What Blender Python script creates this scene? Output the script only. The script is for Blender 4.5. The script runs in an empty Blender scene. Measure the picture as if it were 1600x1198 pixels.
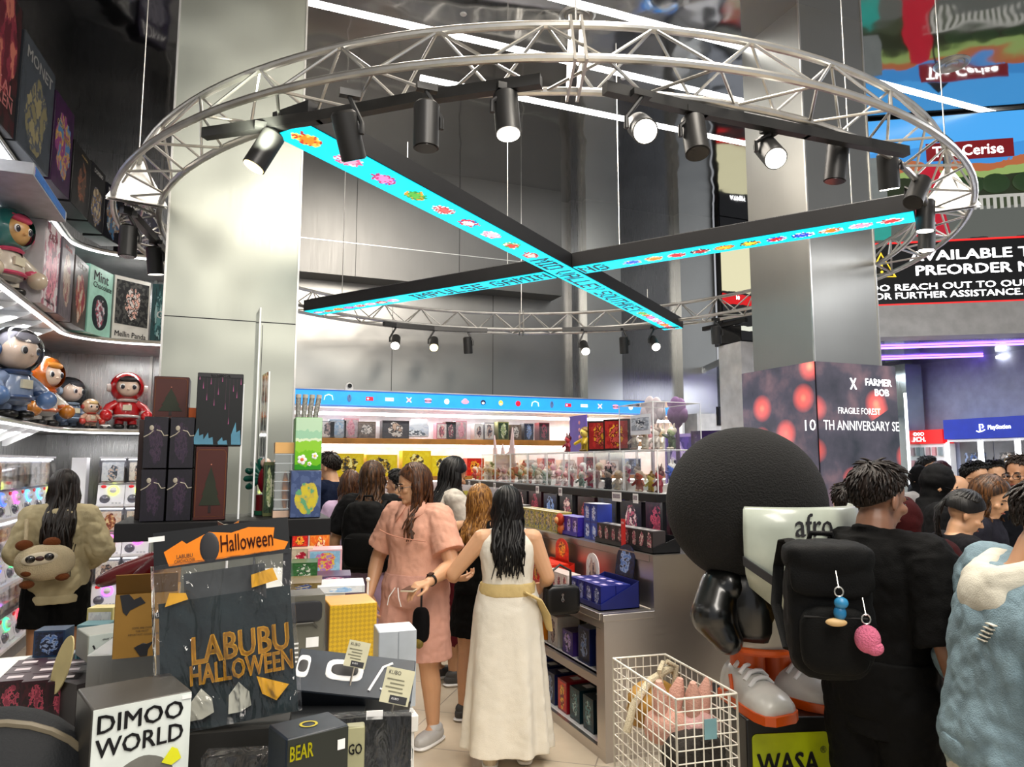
import bpy, math, random
from mathutils import Vector as V3, Matrix
random.seed(7)
S = bpy.context.scene
COL = S.collection
R_ = math.radians
PI = math.pi
# ------------------------------------------------------------------ camera (store axes: +Y along the aisle, +X along the back wall)
CH, CF = 1.70, 1109.0
PITCH = math.atan(123 / 1109.0)
YAW = R_(21.5)
cam = bpy.data.cameras.new('camera')
cam.sensor_width = 36.0
cam.lens = CF / 1600 * 36
cam.clip_start = 0.02
camo = bpy.data.objects.new('camera', cam)
COL.objects.link(camo)
camo.location = (0, 0, CH)
camo.rotation_euler = (PI / 2 + PITCH, 0, -YAW)
S.camera = camo
# ------------------------------------------------------------------ view and world
S.view_settings.view_transform = 'Standard'
S.view_settings.look = 'None'
S.view_settings.gamma = 1
S.view_settings.exposure = 0.2
S.view_settings.use_curve_mapping = False
try:
    S.cycles.max_bounces = 8
    S.cycles.transparent_max_bounces = 24
    S.cycles.sample_clamp_indirect = 4
    S.cycles.caustics_reflective = False
    S.cycles.caustics_refractive = False
    S.cycles.use_denoising = True
except Exception:
    pass
W = bpy.data.worlds.new('world')
S.world = W
W.use_nodes = True
W.node_tree.nodes['Background'].inputs[0].default_value = (0.93, 0.95, 1, 1)
W.node_tree.nodes['Background'].inputs[1].default_value = 0.42
# area fills added above the shop floor to brighten it, without fixtures
def area(name, loc, size, power, col=(1, .96, .9), rot=(0, 0, 0), sy=None):
    l = bpy.data.lights.new(name, 'AREA')
    l.energy = power; l.color = col; l.size = size
    if sy: l.shape = 'RECTANGLE'; l.size_y = sy
    o = bpy.data.objects.new(name, l)
    o.location = loc; o.rotation_euler = rot
    COL.objects.link(o)
    return o
area('ceiling_fill', (2.0, 1.0, 5.35), 1.2, 190, (1, .92, .80), (R_(12), 0, 0), 3)
area('ceiling_fill', (.4, -1.2, 4.6), 1.2, 150, (1, .93, .84), (R_(28), 0, 0), 2.5)  # fill added to brighten the dim foreground
area('ceiling_fill', (1.3, 5.4, 5.35), 1.0, 160, (1, .90, .78), (0, 0, 0), 3)
area('ceiling_fill', (2.5, 3.4, 5.35), 1.0, 110, (1, .91, .80), (0, 0, 0), 2)
area('hall_fill', (7.0, 6.8, 2.95), 1.0, 45, (.9, .94, 1), (0, 0, 0), 2)  # area fills for the hall side, no fixture modelled
area('hall_fill', (5.4, 2.6, 3.6), 1.0, 40, (.97, .97, 1), (0, 0, 0), 2)

def spot(name, loc, target, power, col=(1, .94, .84), ang=50, blend=.6, parent=None, size=.04):
    l = bpy.data.lights.new(name, 'SPOT')
    l.energy = power; l.color = col; l.spot_size = R_(ang); l.spot_blend = blend; l.shadow_soft_size = size
    o = bpy.data.objects.new(name, l)
    COL.objects.link(o)
    o.location = loc
    o.rotation_euler = (V3(target) - V3(loc)).to_track_quat('-Z', 'Y').to_euler()
    return o

# ------------------------------------------------------------------ measuring: a photo direction and a distance give a place in the shop
_cp, _sp, _cy, _sy = math.cos(PITCH), math.sin(PITCH), math.cos(YAW), math.sin(YAW)
def _ray(px, py):
    v = 599 - py
    fw = CF * _cp - v * _sp
    a = (px - 800) / fw
    return (a * _cy + _sy, -a * _sy + _cy, (v * _cp + CF * _sp) / fw)
def at(px, py, d):
    r = _ray(px, py)
    return V3((r[0] * d, r[1] * d, CH + r[2] * d))
def at_z(px, py, z): return at(px, py, (z - CH) / _ray(px, py)[2])
def at_Y(px, py, Y): return at(px, py, Y / _ray(px, py)[1])
def at_X(px, py, X): return at(px, py, X / _ray(px, py)[0])
FACE = -21.5    # heading (degrees) of somebody looking straight away from the viewer

# ------------------------------------------------------------------ materials
def _nodes(name):
    m = bpy.data.materials.new(name)
    m.use_nodes = True
    nt = m.node_tree
    b = nt.nodes['Principled BSDF']
    return m, nt, b
def c4(c): return (c[0], c[1], c[2], 1)
def hexc(h):
    h = h.lstrip('#')
    if len(h) == 3: h = ''.join(ch * 2 for ch in h)
    return tuple((int(h[i:i + 2], 16) / 255) ** 2.2 for i in (0, 2, 4))
def col(c): return hexc(c) if isinstance(c, str) else c
_mc = {}
def mat(c, rough=.5, metal=0., emit=0., var=.12, scale=9., bump=0., bscale=60., spec=.5, sheen=0., coat=0., name=None, ecol=None):
    key = (c, rough, metal, emit, var, scale, bump, bscale, spec, sheen, coat)
    if key in _mc: return _mc[key]
    cc = col(c)
    m, nt, b = _nodes(name or 'mat')
    N, L = nt.nodes, nt.links
    b.inputs['Roughness'].default_value = rough
    b.inputs['Metallic'].default_value = metal
    b.inputs['Specular IOR Level'].default_value = spec
    if coat: b.inputs['Coat Weight'].default_value = coat; b.inputs['Coat Roughness'].default_value = .08
    if sheen: b.inputs['Sheen Weight'].default_value = sheen
    tc = N.new('ShaderNodeTexCoord')
    no = N.new('ShaderNodeTexNoise')
    no.inputs['Scale'].default_value = scale; no.inputs['Detail'].default_value = 4
    L.new(tc.outputs['Object'], no.inputs['Vector'])
    r = N.new('ShaderNodeValToRGB')
    r.color_ramp.elements[0].color = c4([x * (1 - var) for x in cc]); r.color_ramp.elements[0].position = .3
    r.color_ramp.elements[1].color = c4([min(1, x * (1 + var)) for x in cc]); r.color_ramp.elements[1].position = .7
    L.new(no.outputs['Fac'], r.inputs[0])
    L.new(r.outputs[0], b.inputs['Base Color'])
    if emit:
        b.inputs['Emission Color'].default_value = c4(col(ecol) if ecol else cc)
        b.inputs['Emission Strength'].default_value = emit
    if bump:
        n2 = N.new('ShaderNodeTexNoise')
        n2.inputs['Scale'].default_value = bscale; n2.inputs['Detail'].default_value = 5
        L.new(tc.outputs['Object'], n2.inputs['Vector'])
        bp = N.new('ShaderNodeBump')
        bp.inputs['Strength'].default_value = bump; bp.inputs['Distance'].default_value = .01
        L.new(n2.outputs['Fac'], bp.inputs['Height'])
        L.new(bp.outputs[0], b.inputs['Normal'])
    _mc[key] = m
    return m
def brushed(c, rough=.32, wave=.02, axis=2, name='brushed_steel', stretch=70, metal=1.0):
    m, nt, b = _nodes(name)
    N, L = nt.nodes, nt.links
    cc = col(c)
    b.inputs['Metallic'].default_value = metal
    tc = N.new('ShaderNodeTexCoord')
    mp = N.new('ShaderNodeMapping')
    sc = [stretch] * 3; sc[axis] = 1.2
    mp.inputs['Scale'].default_value = sc
    L.new(tc.outputs['Object'], mp.inputs[0])
    no = N.new('ShaderNodeTexNoise'); no.inputs['Scale'].default_value = 3; no.inputs['Detail'].default_value = 3
    L.new(mp.outputs[0], no.inputs['Vector'])
    r = N.new('ShaderNodeMapRange')
    r.inputs['To Min'].default_value = rough - .07; r.inputs['To Max'].default_value = rough + .09
    L.new(no.outputs['Fac'], r.inputs['Value'])
    L.new(r.outputs[0], b.inputs['Roughness'])
    n2 = N.new('ShaderNodeTexNoise'); n2.inputs['Scale'].default_value = 1.3; n2.inputs['Detail'].default_value = 4
    L.new(tc.outputs['Object'], n2.inputs['Vector'])
    cr = N.new('ShaderNodeValToRGB')
    cr.color_ramp.elements[0].color = c4([x * .86 for x in cc]); cr.color_ramp.elements[1].color = c4([min(1, x * 1.1) for x in cc])
    L.new(n2.outputs['Fac'], cr.inputs[0]); L.new(cr.outputs[0], b.inputs['Base Color'])
    bp = N.new('ShaderNodeBump'); bp.inputs['Strength'].default_value = wave; bp.inputs['Distance'].default_value = .3
    n3 = N.new('ShaderNodeTexNoise'); n3.inputs['Scale'].default_value = 1.6; n3.inputs['Detail'].default_value = 1
    L.new(tc.outputs['Object'], n3.inputs['Vector'])
    L.new(n3.outputs['Fac'], bp.inputs['Height']); L.new(bp.outputs[0], b.inputs['Normal'])
    return m
def acrylic(tint=(1, 1, 1), refl=.03, name='clear_acrylic', haze=.015):
    m, nt, b = _nodes(name)
    N, L = nt.nodes, nt.links
    N.remove(b)
    out = N['Material Output']
    t = N.new('ShaderNodeBsdfTransparent'); t.inputs[0].default_value = c4(tint)
    g = N.new('ShaderNodeBsdfGlossy'); g.inputs['Roughness'].default_value = .06; g.inputs[0].default_value = (1, 1, 1, 1)
    d = N.new('ShaderNodeBsdfDiffuse'); d.inputs[0].default_value = (.9, .9, .95, 1)
    fr = N.new('ShaderNodeFresnel'); fr.inputs[0].default_value = 1.22
    ad = N.new('ShaderNodeMath'); ad.operation = 'ADD'; ad.inputs[1].default_value = refl; ad.use_clamp = True
    L.new(fr.outputs[0], ad.inputs[0])
    m1 = N.new('ShaderNodeMixShader'); m2 = N.new('ShaderNodeMixShader')
    m1.inputs[0].default_value = haze
    L.new(t.outputs[0], m1.inputs[1]); L.new(d.outputs[0], m1.inputs[2])
    L.new(ad.outputs[0], m2.inputs[0]); L.new(m1.outputs[0], m2.inputs[1]); L.new(g.outputs[0], m2.inputs[2])
    L.new(m2.outputs[0], out.inputs[0])
    return m
def crinkle(tint=(1, 1, 1), name='crinkled_film', haze=.008, refl=.03, scale=14, strength=1.):
    m = acrylic(tint, refl, name, haze)
    nt = m.node_tree; N, L = nt.nodes, nt.links
    tc = N.new('ShaderNodeTexCoord')
    mp = N.new('ShaderNodeMapping'); mp.inputs['Scale'].default_value = (1, 1, .35); mp.inputs['Rotation'].default_value = (0, .4, 0)
    L.new(tc.outputs['Object'], mp.inputs[0])
    no = N.new('ShaderNodeTexNoise'); no.inputs['Scale'].default_value = scale; no.inputs['Detail'].default_value = 3; no.inputs['Distortion'].default_value = 1.2
    L.new(mp.outputs[0], no.inputs['Vector'])
    bp = N.new('ShaderNodeBump'); bp.inputs['Strength'].default_value = strength; bp.inputs['Distance'].default_value = .035
    L.new(no.outputs['Fac'], bp.inputs['Height'])
    for n in N:
        if n.type in ('BSDF_GLOSSY', 'FRESNEL'): L.new(bp.outputs[0], n.inputs['Normal'])
    return m
_ac = {}
def art(bg1, bg2, f1, f2, f3, scale=3.0, fig=(.5, .5, .3, .42), emit=0., rough=.35):
    """printed carton art: a blotchy figure over a two-tone ground, different on every copy"""
    key = (bg1, bg2, f1, f2, f3, scale, fig, emit, rough)
    if key in _ac: return _ac[key]
    m, nt, b = _nodes('printed_art')
    N, L = nt.nodes, nt.links
    tc = N.new('ShaderNodeTexCoord')
    oi = N.new('ShaderNodeObjectInfo')
    sep = N.new('ShaderNodeSeparateXYZ')
    L.new(tc.outputs['Generated'], sep.inputs[0])
    off = N.new('ShaderNodeVectorMath'); off.operation = 'MULTIPLY_ADD'
    off.inputs[1].default_value = (0, 0, 0)
    cx = N.new('ShaderNodeCombineXYZ')
    ml = N.new('ShaderNodeMath'); ml.operation = 'MULTIPLY'; ml.inputs[1].default_value = 37.
    L.new(oi.outputs['Random'], ml.inputs[0]); L.new(ml.outputs[0], cx.inputs[1])
    va = N.new('ShaderNodeVectorMath'); va.operation = 'ADD'
    L.new(tc.outputs['Generated'], va.inputs[0]); L.new(cx.outputs[0], va.inputs[1])
    no = N.new('ShaderNodeTexNoise'); no.inputs['Scale'].default_value = scale; no.inputs['Detail'].default_value = 5; no.inputs['Roughness'].default_value = .6
    L.new(va.outputs[0], no.inputs['Vector'])
    def math_(op, a, bb):
        n = N.new('ShaderNodeMath'); n.operation = op
        for i, x in enumerate((a, bb)):
            if isinstance(x, (int, float)): n.inputs[i].default_value = x
            else: L.new(x, n.inputs[i])
        return n.outputs[0]
    dx = math_('DIVIDE', math_('SUBTRACT', sep.outputs[0], fig[0]), fig[2])
    dz = math_('DIVIDE', math_('SUBTRACT', sep.outputs[2], fig[1]), fig[3])
    rr = math_('ADD', math_('MULTIPLY', dx, dx), math_('MULTIPLY', dz, dz))
    val = math_('ADD', rr, math_('MULTIPLY', math_('SUBTRACT', no.outputs['Fac'], .5), 2.6))
    mask = math_('LESS_THAN', val, .8)
    def ramp(cols, src):
        r = N.new('ShaderNodeValToRGB'); r.color_ramp.interpolation = 'CONSTANT'
        e = r.color_ramp.elements
        while len(e) < len(cols): e.new(.5)
        for i, c in enumerate(cols):
            e[i].position = [0, .46, .54, .62][i] if len(cols) > 2 else [0, .52][i]
            e[i].color = c4(col(c))
        L.new(src, r.inputs[0]); return r.outputs[0]
    n2 = N.new('ShaderNodeTexNoise'); n2.inputs['Scale'].default_value = scale * 2.2; n2.inputs['Detail'].default_value = 4
    L.new(va.outputs[0], n2.inputs['Vector'])
    mx = N.new('ShaderNodeMix'); mx.data_type = 'RGBA'
    L.new(mask, mx.inputs[0])
    L.new(ramp((bg1, bg2), n2.outputs['Fac']), mx.inputs[6]); L.new(ramp((f1, f2, f3), n2.outputs['Fac']), mx.inputs[7])
    L.new(mx.outputs[2], b.inputs['Base Color'])
    b.inputs['Roughness'].default_value = rough
    if emit:
        L.new(mx.outputs[2], b.inputs['Emission Color']); b.inputs['Emission Strength'].default_value = emit
    _ac[key] = m
    return m

# ------------------------------------------------------------------ mesh builder
class MB:
    def __init__(s):
        s.v, s.f, s.mi, s.mats, s.T = [], [], [], [], Matrix.Identity(4)
    def _m(s, m):
        if m not in s.mats: s.mats.append(m)
        return s.mats.index(m)
    def add(s, vs, fs, m):
        o = len(s.v); k = s._m(m)
        s.v += [tuple(s.T @ V3(p)) for p in vs]
        for f in fs: s.f.append(tuple(i + o for i in f)); s.mi.append(k)
        return s
    def box(s, c, d, m, rz=0, taper=1.0):
        x, y, z = d[0] / 2, d[1] / 2, d[2] / 2
        M = Matrix.Translation(c) @ Matrix.Rotation(rz, 4, 'Z')
        p = [M @ V3((i * x * (taper if k > 0 else 1), j * y * (taper if k > 0 else 1), k * z)) for i in (-1, 1) for j in (-1, 1) for k in (-1, 1)]
        return s.add(p, [(0, 1, 3, 2), (4, 6, 7, 5), (0, 4, 5, 1), (2, 3, 7, 6), (0, 2, 6, 4), (1, 5, 7, 3)], m)
    def quad(s, a, b, c, d, m): return s.add([a, b, c, d], [(0, 1, 2, 3)], m)
    def rings(s, rs, m, closed=False, cap=True):
        """loft through lists of points of equal length"""
        n = len(rs[0]); vs = [p for r in rs for p in r]; fs = []
        K = len(rs)
        for i in range(K if closed else K - 1):
            for j in range(n):
                a, b = i * n + j, i * n + (j + 1) % n
                c, d = ((i + 1) % K) * n + (j + 1) % n, ((i + 1) % K) * n + j
                fs.append((a, b, c, d))
        if cap and not closed:
            fs.append(tuple(range(n - 1, -1, -1))); fs.append(tuple(range((K - 1) * n, K * n)))
        return s.add(vs, fs, m)
    def tube(s, pts, r, m, n=8, closed=False, cap=True, flat=1.0):
        pts = [V3(p) for p in pts]; K = len(pts)
        if not isinstance(r, (list, tuple)): r = [r] * K
        rs = []; up = None
        for i, p in enumerate(pts):
            a = pts[i - 1] if (i > 0 or closed) else p
            b = pts[(i + 1) % K] if (i < K - 1 or closed) else p
            t = (b - a)
            if t.length < 1e-9: t = V3((0, 0, 1))
            t.normalize()
            if up is None:
                up = V3((0, 0, 1)) if abs(t.z) < .9 else V3((1, 0, 0))
            x = t.cross(up)
            if x.length < 1e-6: x = t.orthogonal()
            x.normalize(); y = x.cross(t).normalized(); up = y
            rs.append([p + x * (r[i] * math.cos(2 * PI * k / n)) + y * (r[i] * flat * math.sin(2 * PI * k / n)) for k in range(n)])
        return s.rings(rs, m, closed, cap)
    def cyl(s, a, b, r, m, r2=None, n=16): return s.tube([a, b], [r, r if r2 is None else r2], m, n)
    def capsule(s, a, b, ra, rb, m, n=12, k=4):
        a, b = V3(a), V3(b); t = (b - a)
        L = t.length; t = t.normalized() if L > 1e-9 else V3((0, 0, 1))
        pts, rr = [], []
        for i in range(k):
            q = PI / 2 * (1 - i / k) ; pts.append(a - t * ra * math.sin(q)); rr.append(max(ra * math.cos(q), ra * .03))
        pts.append(a); rr.append(ra); pts.append(b); rr.append(rb)
        for i in range(1, k + 1):
            q = PI / 2 * i / k; pts.append(b + t * rb * math.sin(q)); rr.append(max(rb * math.cos(q), rb * .03))
        return s.tube(pts, rr, m, n)
    def ell(s, c, r, m, rot=None, n=16, k=10, e=1.0):
        """ellipsoid; e<1 gives a rounded box"""
        if isinstance(r, (int, float)): r = (r, r, r)
        sg = lambda w: math.copysign(abs(w) ** e, w)
        M = Matrix.Translation(c) @ (rot.to_4x4() if rot is not None else Matrix.Identity(4))
        rs = []
        for i in range(k + 1):
            q = -PI / 2 + PI * (i * .985 + .0075 * k) / k
            rs.append([M @ V3((r[0] * sg(math.cos(q)) * sg(math.cos(2 * PI * j / n)), r[1] * sg(math.cos(q)) * sg(math.sin(2 * PI * j / n)), r[2] * sg(math.sin(q)))) for j in range(n)])
        return s.rings(rs, m)
    def lathe(s, prof, m, c=(0, 0, 0), n=20, cap=True):
        c = V3(c)
        return s.rings([[c + V3((r * math.cos(2 * PI * j / n), r * math.sin(2 * PI * j / n), z)) for j in range(n)] for r, z in prof], m, False, cap)
    def secs(s, S_, m, n=20, e=1.0):
        """vertical loft: sections (z, cx, cy, rx, ry)"""
        sg = lambda w: math.copysign(abs(w) ** e, w)
        return s.rings([[V3((cx + rx * sg(math.cos(2 * PI * j / n)), cy + ry * sg(math.sin(2 * PI * j / n)), z)) for j in range(n)] for z, cx, cy, rx, ry in S_], m)
    def prism(s, poly, y0, y1, m):
        """polygon in the x-z plane pushed from y0 to y1"""
        n = len(poly)
        vs = [(x, y0, z) for x, z in poly] + [(x, y1, z) for x, z in poly]
        fs = [tuple(range(n)), tuple(range(2 * n - 1, n - 1, -1))] + [(i, i + n, (i + 1) % n + n, (i + 1) % n) for i in range(n)]
        return s.add(vs, fs, m)
    def text(s, txt, o, w, h, m, x=(1, 0, 0), y=(0, 0, 1), bold=.0, depth=.0):
        """lettering fitted into w by h round o, reading along x"""
        vs, fs = text_shape(txt, bold)
        o, x, y = V3(o), V3(x), V3(y); nrm = x.cross(y).normalized() * (.0012 + depth)
        if w is None: w = h * text_ratio(txt, bold)
        return s.add([o + x * (p[0] * w) + y * (p[1] * h) + nrm for p in vs], fs, m)
    def build(s, name, parent=None, loc=None, rz=0, smooth=35, bevel=0):
        me = bpy.data.meshes.new(name)
        me.from_pydata(s.v, [], s.f)
        for m in s.mats: me.materials.append(m)
        me.polygons.foreach_set('material_index', s.mi)
        me.update()
        if smooth:
            me.shade_smooth()
            me.set_sharp_from_angle(angle=R_(smooth))
        o = bpy.data.objects.new(name, me)
        COL.objects.link(o)
        if parent: o.parent = parent
        if loc is not None: o.location = loc
        if rz: o.rotation_euler = (0, 0, rz)
        if bevel:
            b = o.modifiers.new('bevel', 'BEVEL'); b.width = bevel; b.segments = 2; b.limit_method = 'ANGLE'
        return o
_tc = {}
def text_shape(txt, bold=0.):
    """flat letter outlines in a unit box; bold letters are laid down several times a little apart"""
    key = (txt, bold)
    if key in _tc: return _tc[key]
    cu = bpy.data.curves.new('t', 'FONT'); cu.body = txt; cu.resolution_u = 2
    ob = bpy.data.objects.new('t', cu)
    me = ob.to_mesh()
    v0 = [tuple(v.co) for v in me.vertices]; f0 = [tuple(p.vertices) for p in me.polygons]
    ob.to_mesh_clear(); bpy.data.objects.remove(ob); bpy.data.curves.remove(cu)
    if not v0: v0, f0 = [(0, 0, 0)], []
    vs, fs = [], []
    k = bold * .9
    for dx, dy in ([(0, 0)] if not bold else [(0, 0), (k, 0), (-k, 0), (0, k * .6), (0, -k * .6), (k, k * .6), (-k, -k * .6)]):
        o = len(vs); vs += [(v[0] + dx, v[1] + dy, 0) for v in v0]; fs += [tuple(q + o for q in f) for f in f0]
    x0, x1 = min(v[0] for v in vs), max(v[0] for v in vs); y0, y1 = min(v[1] for v in vs), max(v[1] for v in vs)
    w, h = max(x1 - x0, 1e-6), max(y1 - y0, 1e-6)
    _tc[key] = ([((v[0] - x0) / w - .5, (v[1] - y0) / h - .5) for v in vs], fs)
    _tc[key + ('r',)] = w / h
    return _tc[key]
def text_ratio(txt, bold=0.):
    text_shape(txt, bold); return _tc[(txt, bold, 'r')]

def lett(par, txt, o, w, h, m, **k):
    a = MB(); a.text(txt, o, w, h, m, **k)
    return a.build('lettering', par, smooth=0)
def tag(o, label, cat, group=None, kind=None):
    if label: o['label'] = label
    if cat: o['category'] = cat
    if group: o['group'] = group
    if kind: o['kind'] = kind
    return o
def thing(name, label, cat, loc=(0, 0, 0), rz=0, group=None):
    o = bpy.data.objects.new(name, None)
    o.empty_display_size = .05
    COL.objects.link(o)
    o.location = loc; o.rotation_euler = (0, 0, rz)
    return tag(o, label, cat, group)
def struct(name, mb, **k):
    o = mb.build(name, **k); o['kind'] = 'structure'
    return o
_kids = {}
def tree(o, loc, rz=None, label=None, scale=None):
    """copy of a thing with its parts and their parts"""
    def cp(q, par):
        n = q.copy(); COL.objects.link(n)
        if par: n.parent = par
        for ch in [c for c in bpy.data.objects if c.parent == q] if q.name not in _kids else _kids[q.name]: cp(ch, n)
        return n
    r = cp(o, None); r.location = loc
    if rz is not None: r.rotation_euler = (0, 0, rz)
    if label: r['label'] = label
    if scale: r.scale = (scale,) * 3
    return r
ORD = ['first', 'second', 'third', 'fourth', 'fifth', 'sixth', 'seventh', 'eighth', 'ninth', 'tenth', 'eleventh', 'twelfth', 'thirteenth', 'fourteenth', 'fifteenth', 'sixteenth', 'seventeenth', 'eighteenth', 'nineteenth', 'twentieth'] + ['twenty-' + w for w in ('first', 'second', 'third', 'fourth', 'fifth', 'sixth', 'seventh', 'eighth', 'ninth')]

# common materials
STEEL = brushed((.37, .365, .35), .32, .03)
STEEL_LIGHT = brushed((.72, .73, .70), .34, .02, name='pale_brushed_steel')
STEEL_DARK = brushed((.30, .30, .30), .28, .03, name='dark_brushed_steel')
ALU = mat((.62, .61, .58), .3, .9, name='aluminium')
BLACK = mat((.008, .008, .009), .5, spec=.25, name='black_paint')
BLACK_GLOSS = mat((.01, .01, .011), .18, name='gloss_black')
WHITE = mat((.82, .82, .82), .4, var=.04, name='white_paint')
CREAM = mat((.75, .68, .52), .5, name='cream')
GLASS = acrylic()
SHELF_GLOW = mat((1, .98, .95), .4, emit=7, name='shelf_light')
GOLD = mat((.85, .55, .12), .25, 1., name='gold')
INK = mat((.015, .015, .018), .5, name='ink')
# ================================================================== SETTING
CEIL = 5.5
def floor_mat():
    m, nt, b = _nodes('stone_tiles')
    N, L = nt.nodes, nt.links
    tc = N.new('ShaderNodeTexCoord'); mp = N.new('ShaderNodeMapping')
    mp.inputs['Rotation'].default_value = (0, 0, R_(36))
    L.new(tc.outputs['Object'], mp.inputs[0])
    br = N.new('ShaderNodeTexBrick'); br.offset = 0; br.inputs['Scale'].default_value = 1
    br.inputs['Brick Width'].default_value = .6; br.inputs['Row Height'].default_value = .6; br.inputs['Mortar Size'].default_value = .004
    br.inputs['Color1'].default_value = (.62, .53, .41, 1); br.inputs['Color2'].default_value = (.58, .49, .37, 1); br.inputs['Mortar'].default_value = (.30, .25, .2, 1)
    L.new(mp.outputs[0], br.inputs['Vector'])
    no = N.new('ShaderNodeTexNoise'); no.inputs['Scale'].default_value = 5; no.inputs['Detail'].default_value = 6
    L.new(tc.outputs['Object'], no.inputs['Vector'])
    mr = N.new('ShaderNodeMapRange'); mr.inputs['To Min'].default_value = .8; mr.inputs['To Max'].default_value = 1.15
    L.new(no.outputs['Fac'], mr.inputs['Value'])
    mx = N.new('ShaderNodeVectorMath'); mx.operation = 'SCALE'
    L.new(br.outputs['Color'], mx.inputs[0]); L.new(mr.outputs[0], mx.inputs['Scale'])
    L.new(mx.outputs[0], b.inputs['Base Color'])
    b.inputs['Roughness'].default_value = .28
    return m
mb = MB(); mb.box((3.5, 4.5, -.05), (15, 15, .1), floor_mat()); struct('floor', mb)
def mirror_mat():
    m, nt, b = _nodes('wavy_mirror_ceiling')
    N, L = nt.nodes, nt.links
    b.inputs['Metallic'].default_value = 1; b.inputs['Roughness'].default_value = .07
    b.inputs['Base Color'].default_value = (.62, .62, .62, 1)
    tc = N.new('ShaderNodeTexCoord')
    no = N.new('ShaderNodeTexNoise'); no.inputs['Scale'].default_value = 1.1; no.inputs['Detail'].default_value = 2
    L.new(tc.outputs['Object'], no.inputs['Vector'])
    bp = N.new('ShaderNodeBump'); bp.inputs['Strength'].default_value = .16; bp.inputs['Distance'].default_value = .12
    L.new(no.outputs['Fac'], bp.inputs['Height']); L.new(bp.outputs[0], b.inputs['Normal'])
    return m
mb = MB(); mb.box((3.0, 4.6, CEIL + .05), (11.2, 11, .1), mirror_mat()); struct('ceiling', mb)
STRIPL = mat((1, .98, .94), .4, emit=9, name='strip_light')
k = 0
for Y, x0, x1 in ((5.75, -1.2, 6.3), (4.95, -1.2, 8.2), (6.55, 1.6, 5.9)):
    a = MB(); a.box(((x0 + x1) / 2, 0, 0), (x1 - x0, .035, .02), STRIPL)
    o = a.build('ceiling_light_strip', loc=(0, Y, CEIL - .012))
    tag(o, ['long white light strip across the mirror ceiling, middle one behind the truss', 'long white light strip across the mirror ceiling, nearest one above the truss', 'short white light strip across the ceiling closest to the back wall'][k], 'ceiling light', 'ceiling light strips'); k += 1
a = MB(); a.lathe([(.0, .0), (.05, -.012), (.06, 0), (.1, -.014), (.11, 0), (.14, -.016), (.155, -.004), (.16, .0)], mat((.5, .5, .48), .35, .6))
p = at_z(902, 24, CEIL); tag(a.build('ceiling_diffuser', loc=(p.x, p.y, CEIL - .001)), 'round grey ringed air diffuser in the mirror ceiling', 'vent')
p = at_z(1487, 100, CEIL); tag(a.build('ceiling_diffuser', loc=(p.x, p.y, CEIL - .001)), 'round grey ringed air diffuser beside the big screen on the right', 'vent')
for i, (px, py) in enumerate(((724, 22), (974, 122))):
    a = MB(); a.lathe([(0, -.01), (.025, -.008), (.03, 0)], WHITE); p = at_z(px, py, CEIL)
    tag(a.build('sprinkler_cap', loc=(p.x, p.y, CEIL)), ['small white round cap in the ceiling near the top edge', 'small white round cap in the ceiling behind the near truss'][i], 'sprinkler')

# back walls -----------------------------------------------------------
mb = MB(); mb.box((-.75, 9.7, 2.75), (3.1, .1, 5.5), STEEL_DARK); struct('wall_corner', mb)
for i, x in enumerate((-.95, -.2)):
    mb = MB(); mb.box((x, 9.62, 2.75), (.03, .06, 5.5), STEEL); struct('trim_%d' % (i + 1), mb)
mb = MB(); mb.box((-2.05, 5.0, 2.75), (.1, 9.5, 5.5), STEEL_DARK); struct('wall_left', mb)
mb = MB()
mb.box((3.6, 9.15, 2.75), (6.9, .1, 5.5), STEEL)
for x in (1.9, 3.3, 5.85): mb.box((x, 9.098, 2.75), (.006, .006, 5.5), INK)
struct('wall_back', mb)
mb = MB()                                                       # projecting bulkhead over the shelving
mb.box((2.42, 8.93, 4.75), (3.55, .36, 1.5), brushed((.20, .20, .195), .45, .03, name='bulkhead_steel'))
for x in (1.35, 2.7): mb.box((x, 8.748, 4.75), (.006, .006, 1.5), INK)
mb.box((2.42, 8.748, 4.42), (3.55, .006, .008), STEEL_LIGHT)
struct('wall_bulkhead', mb)
for i, (x0, x1, y, m) in enumerate(((4.46, 4.64, 8.98, STEEL_DARK), (4.64, 5.2, 8.86, STEEL_LIGHT), (5.2, 6.24, 9.0, STEEL_DARK), (6.24, 6.85, 8.86, STEEL_LIGHT))):
    mb = MB(); mb.box(((x0 + x1) / 2, (y + 9.1) / 2, 2.75), (x1 - x0, 9.1 - y, 5.5), m); struct('wall_pilaster_%d' % (i + 1), mb)
# pale pier and white service panel right of the shelving
p0, p1 = at(1142, 530, 8.3), at(1182, 530, 8.3)
mb = MB(); mb.box(((p0.x + p1.x) / 2 + .1, (p0.y + p1.y) / 2, 1.54), (.62, .4, 3.08), mat((.62, .62, .62), .45, .2)); struct('wall_pier', mb)
mb = MB(); mb.box((6.55, 8.7, 1.2), (.62, .3, 2.4), mat((.72, .70, .68), .5)); struct('wall_service', mb)
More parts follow.
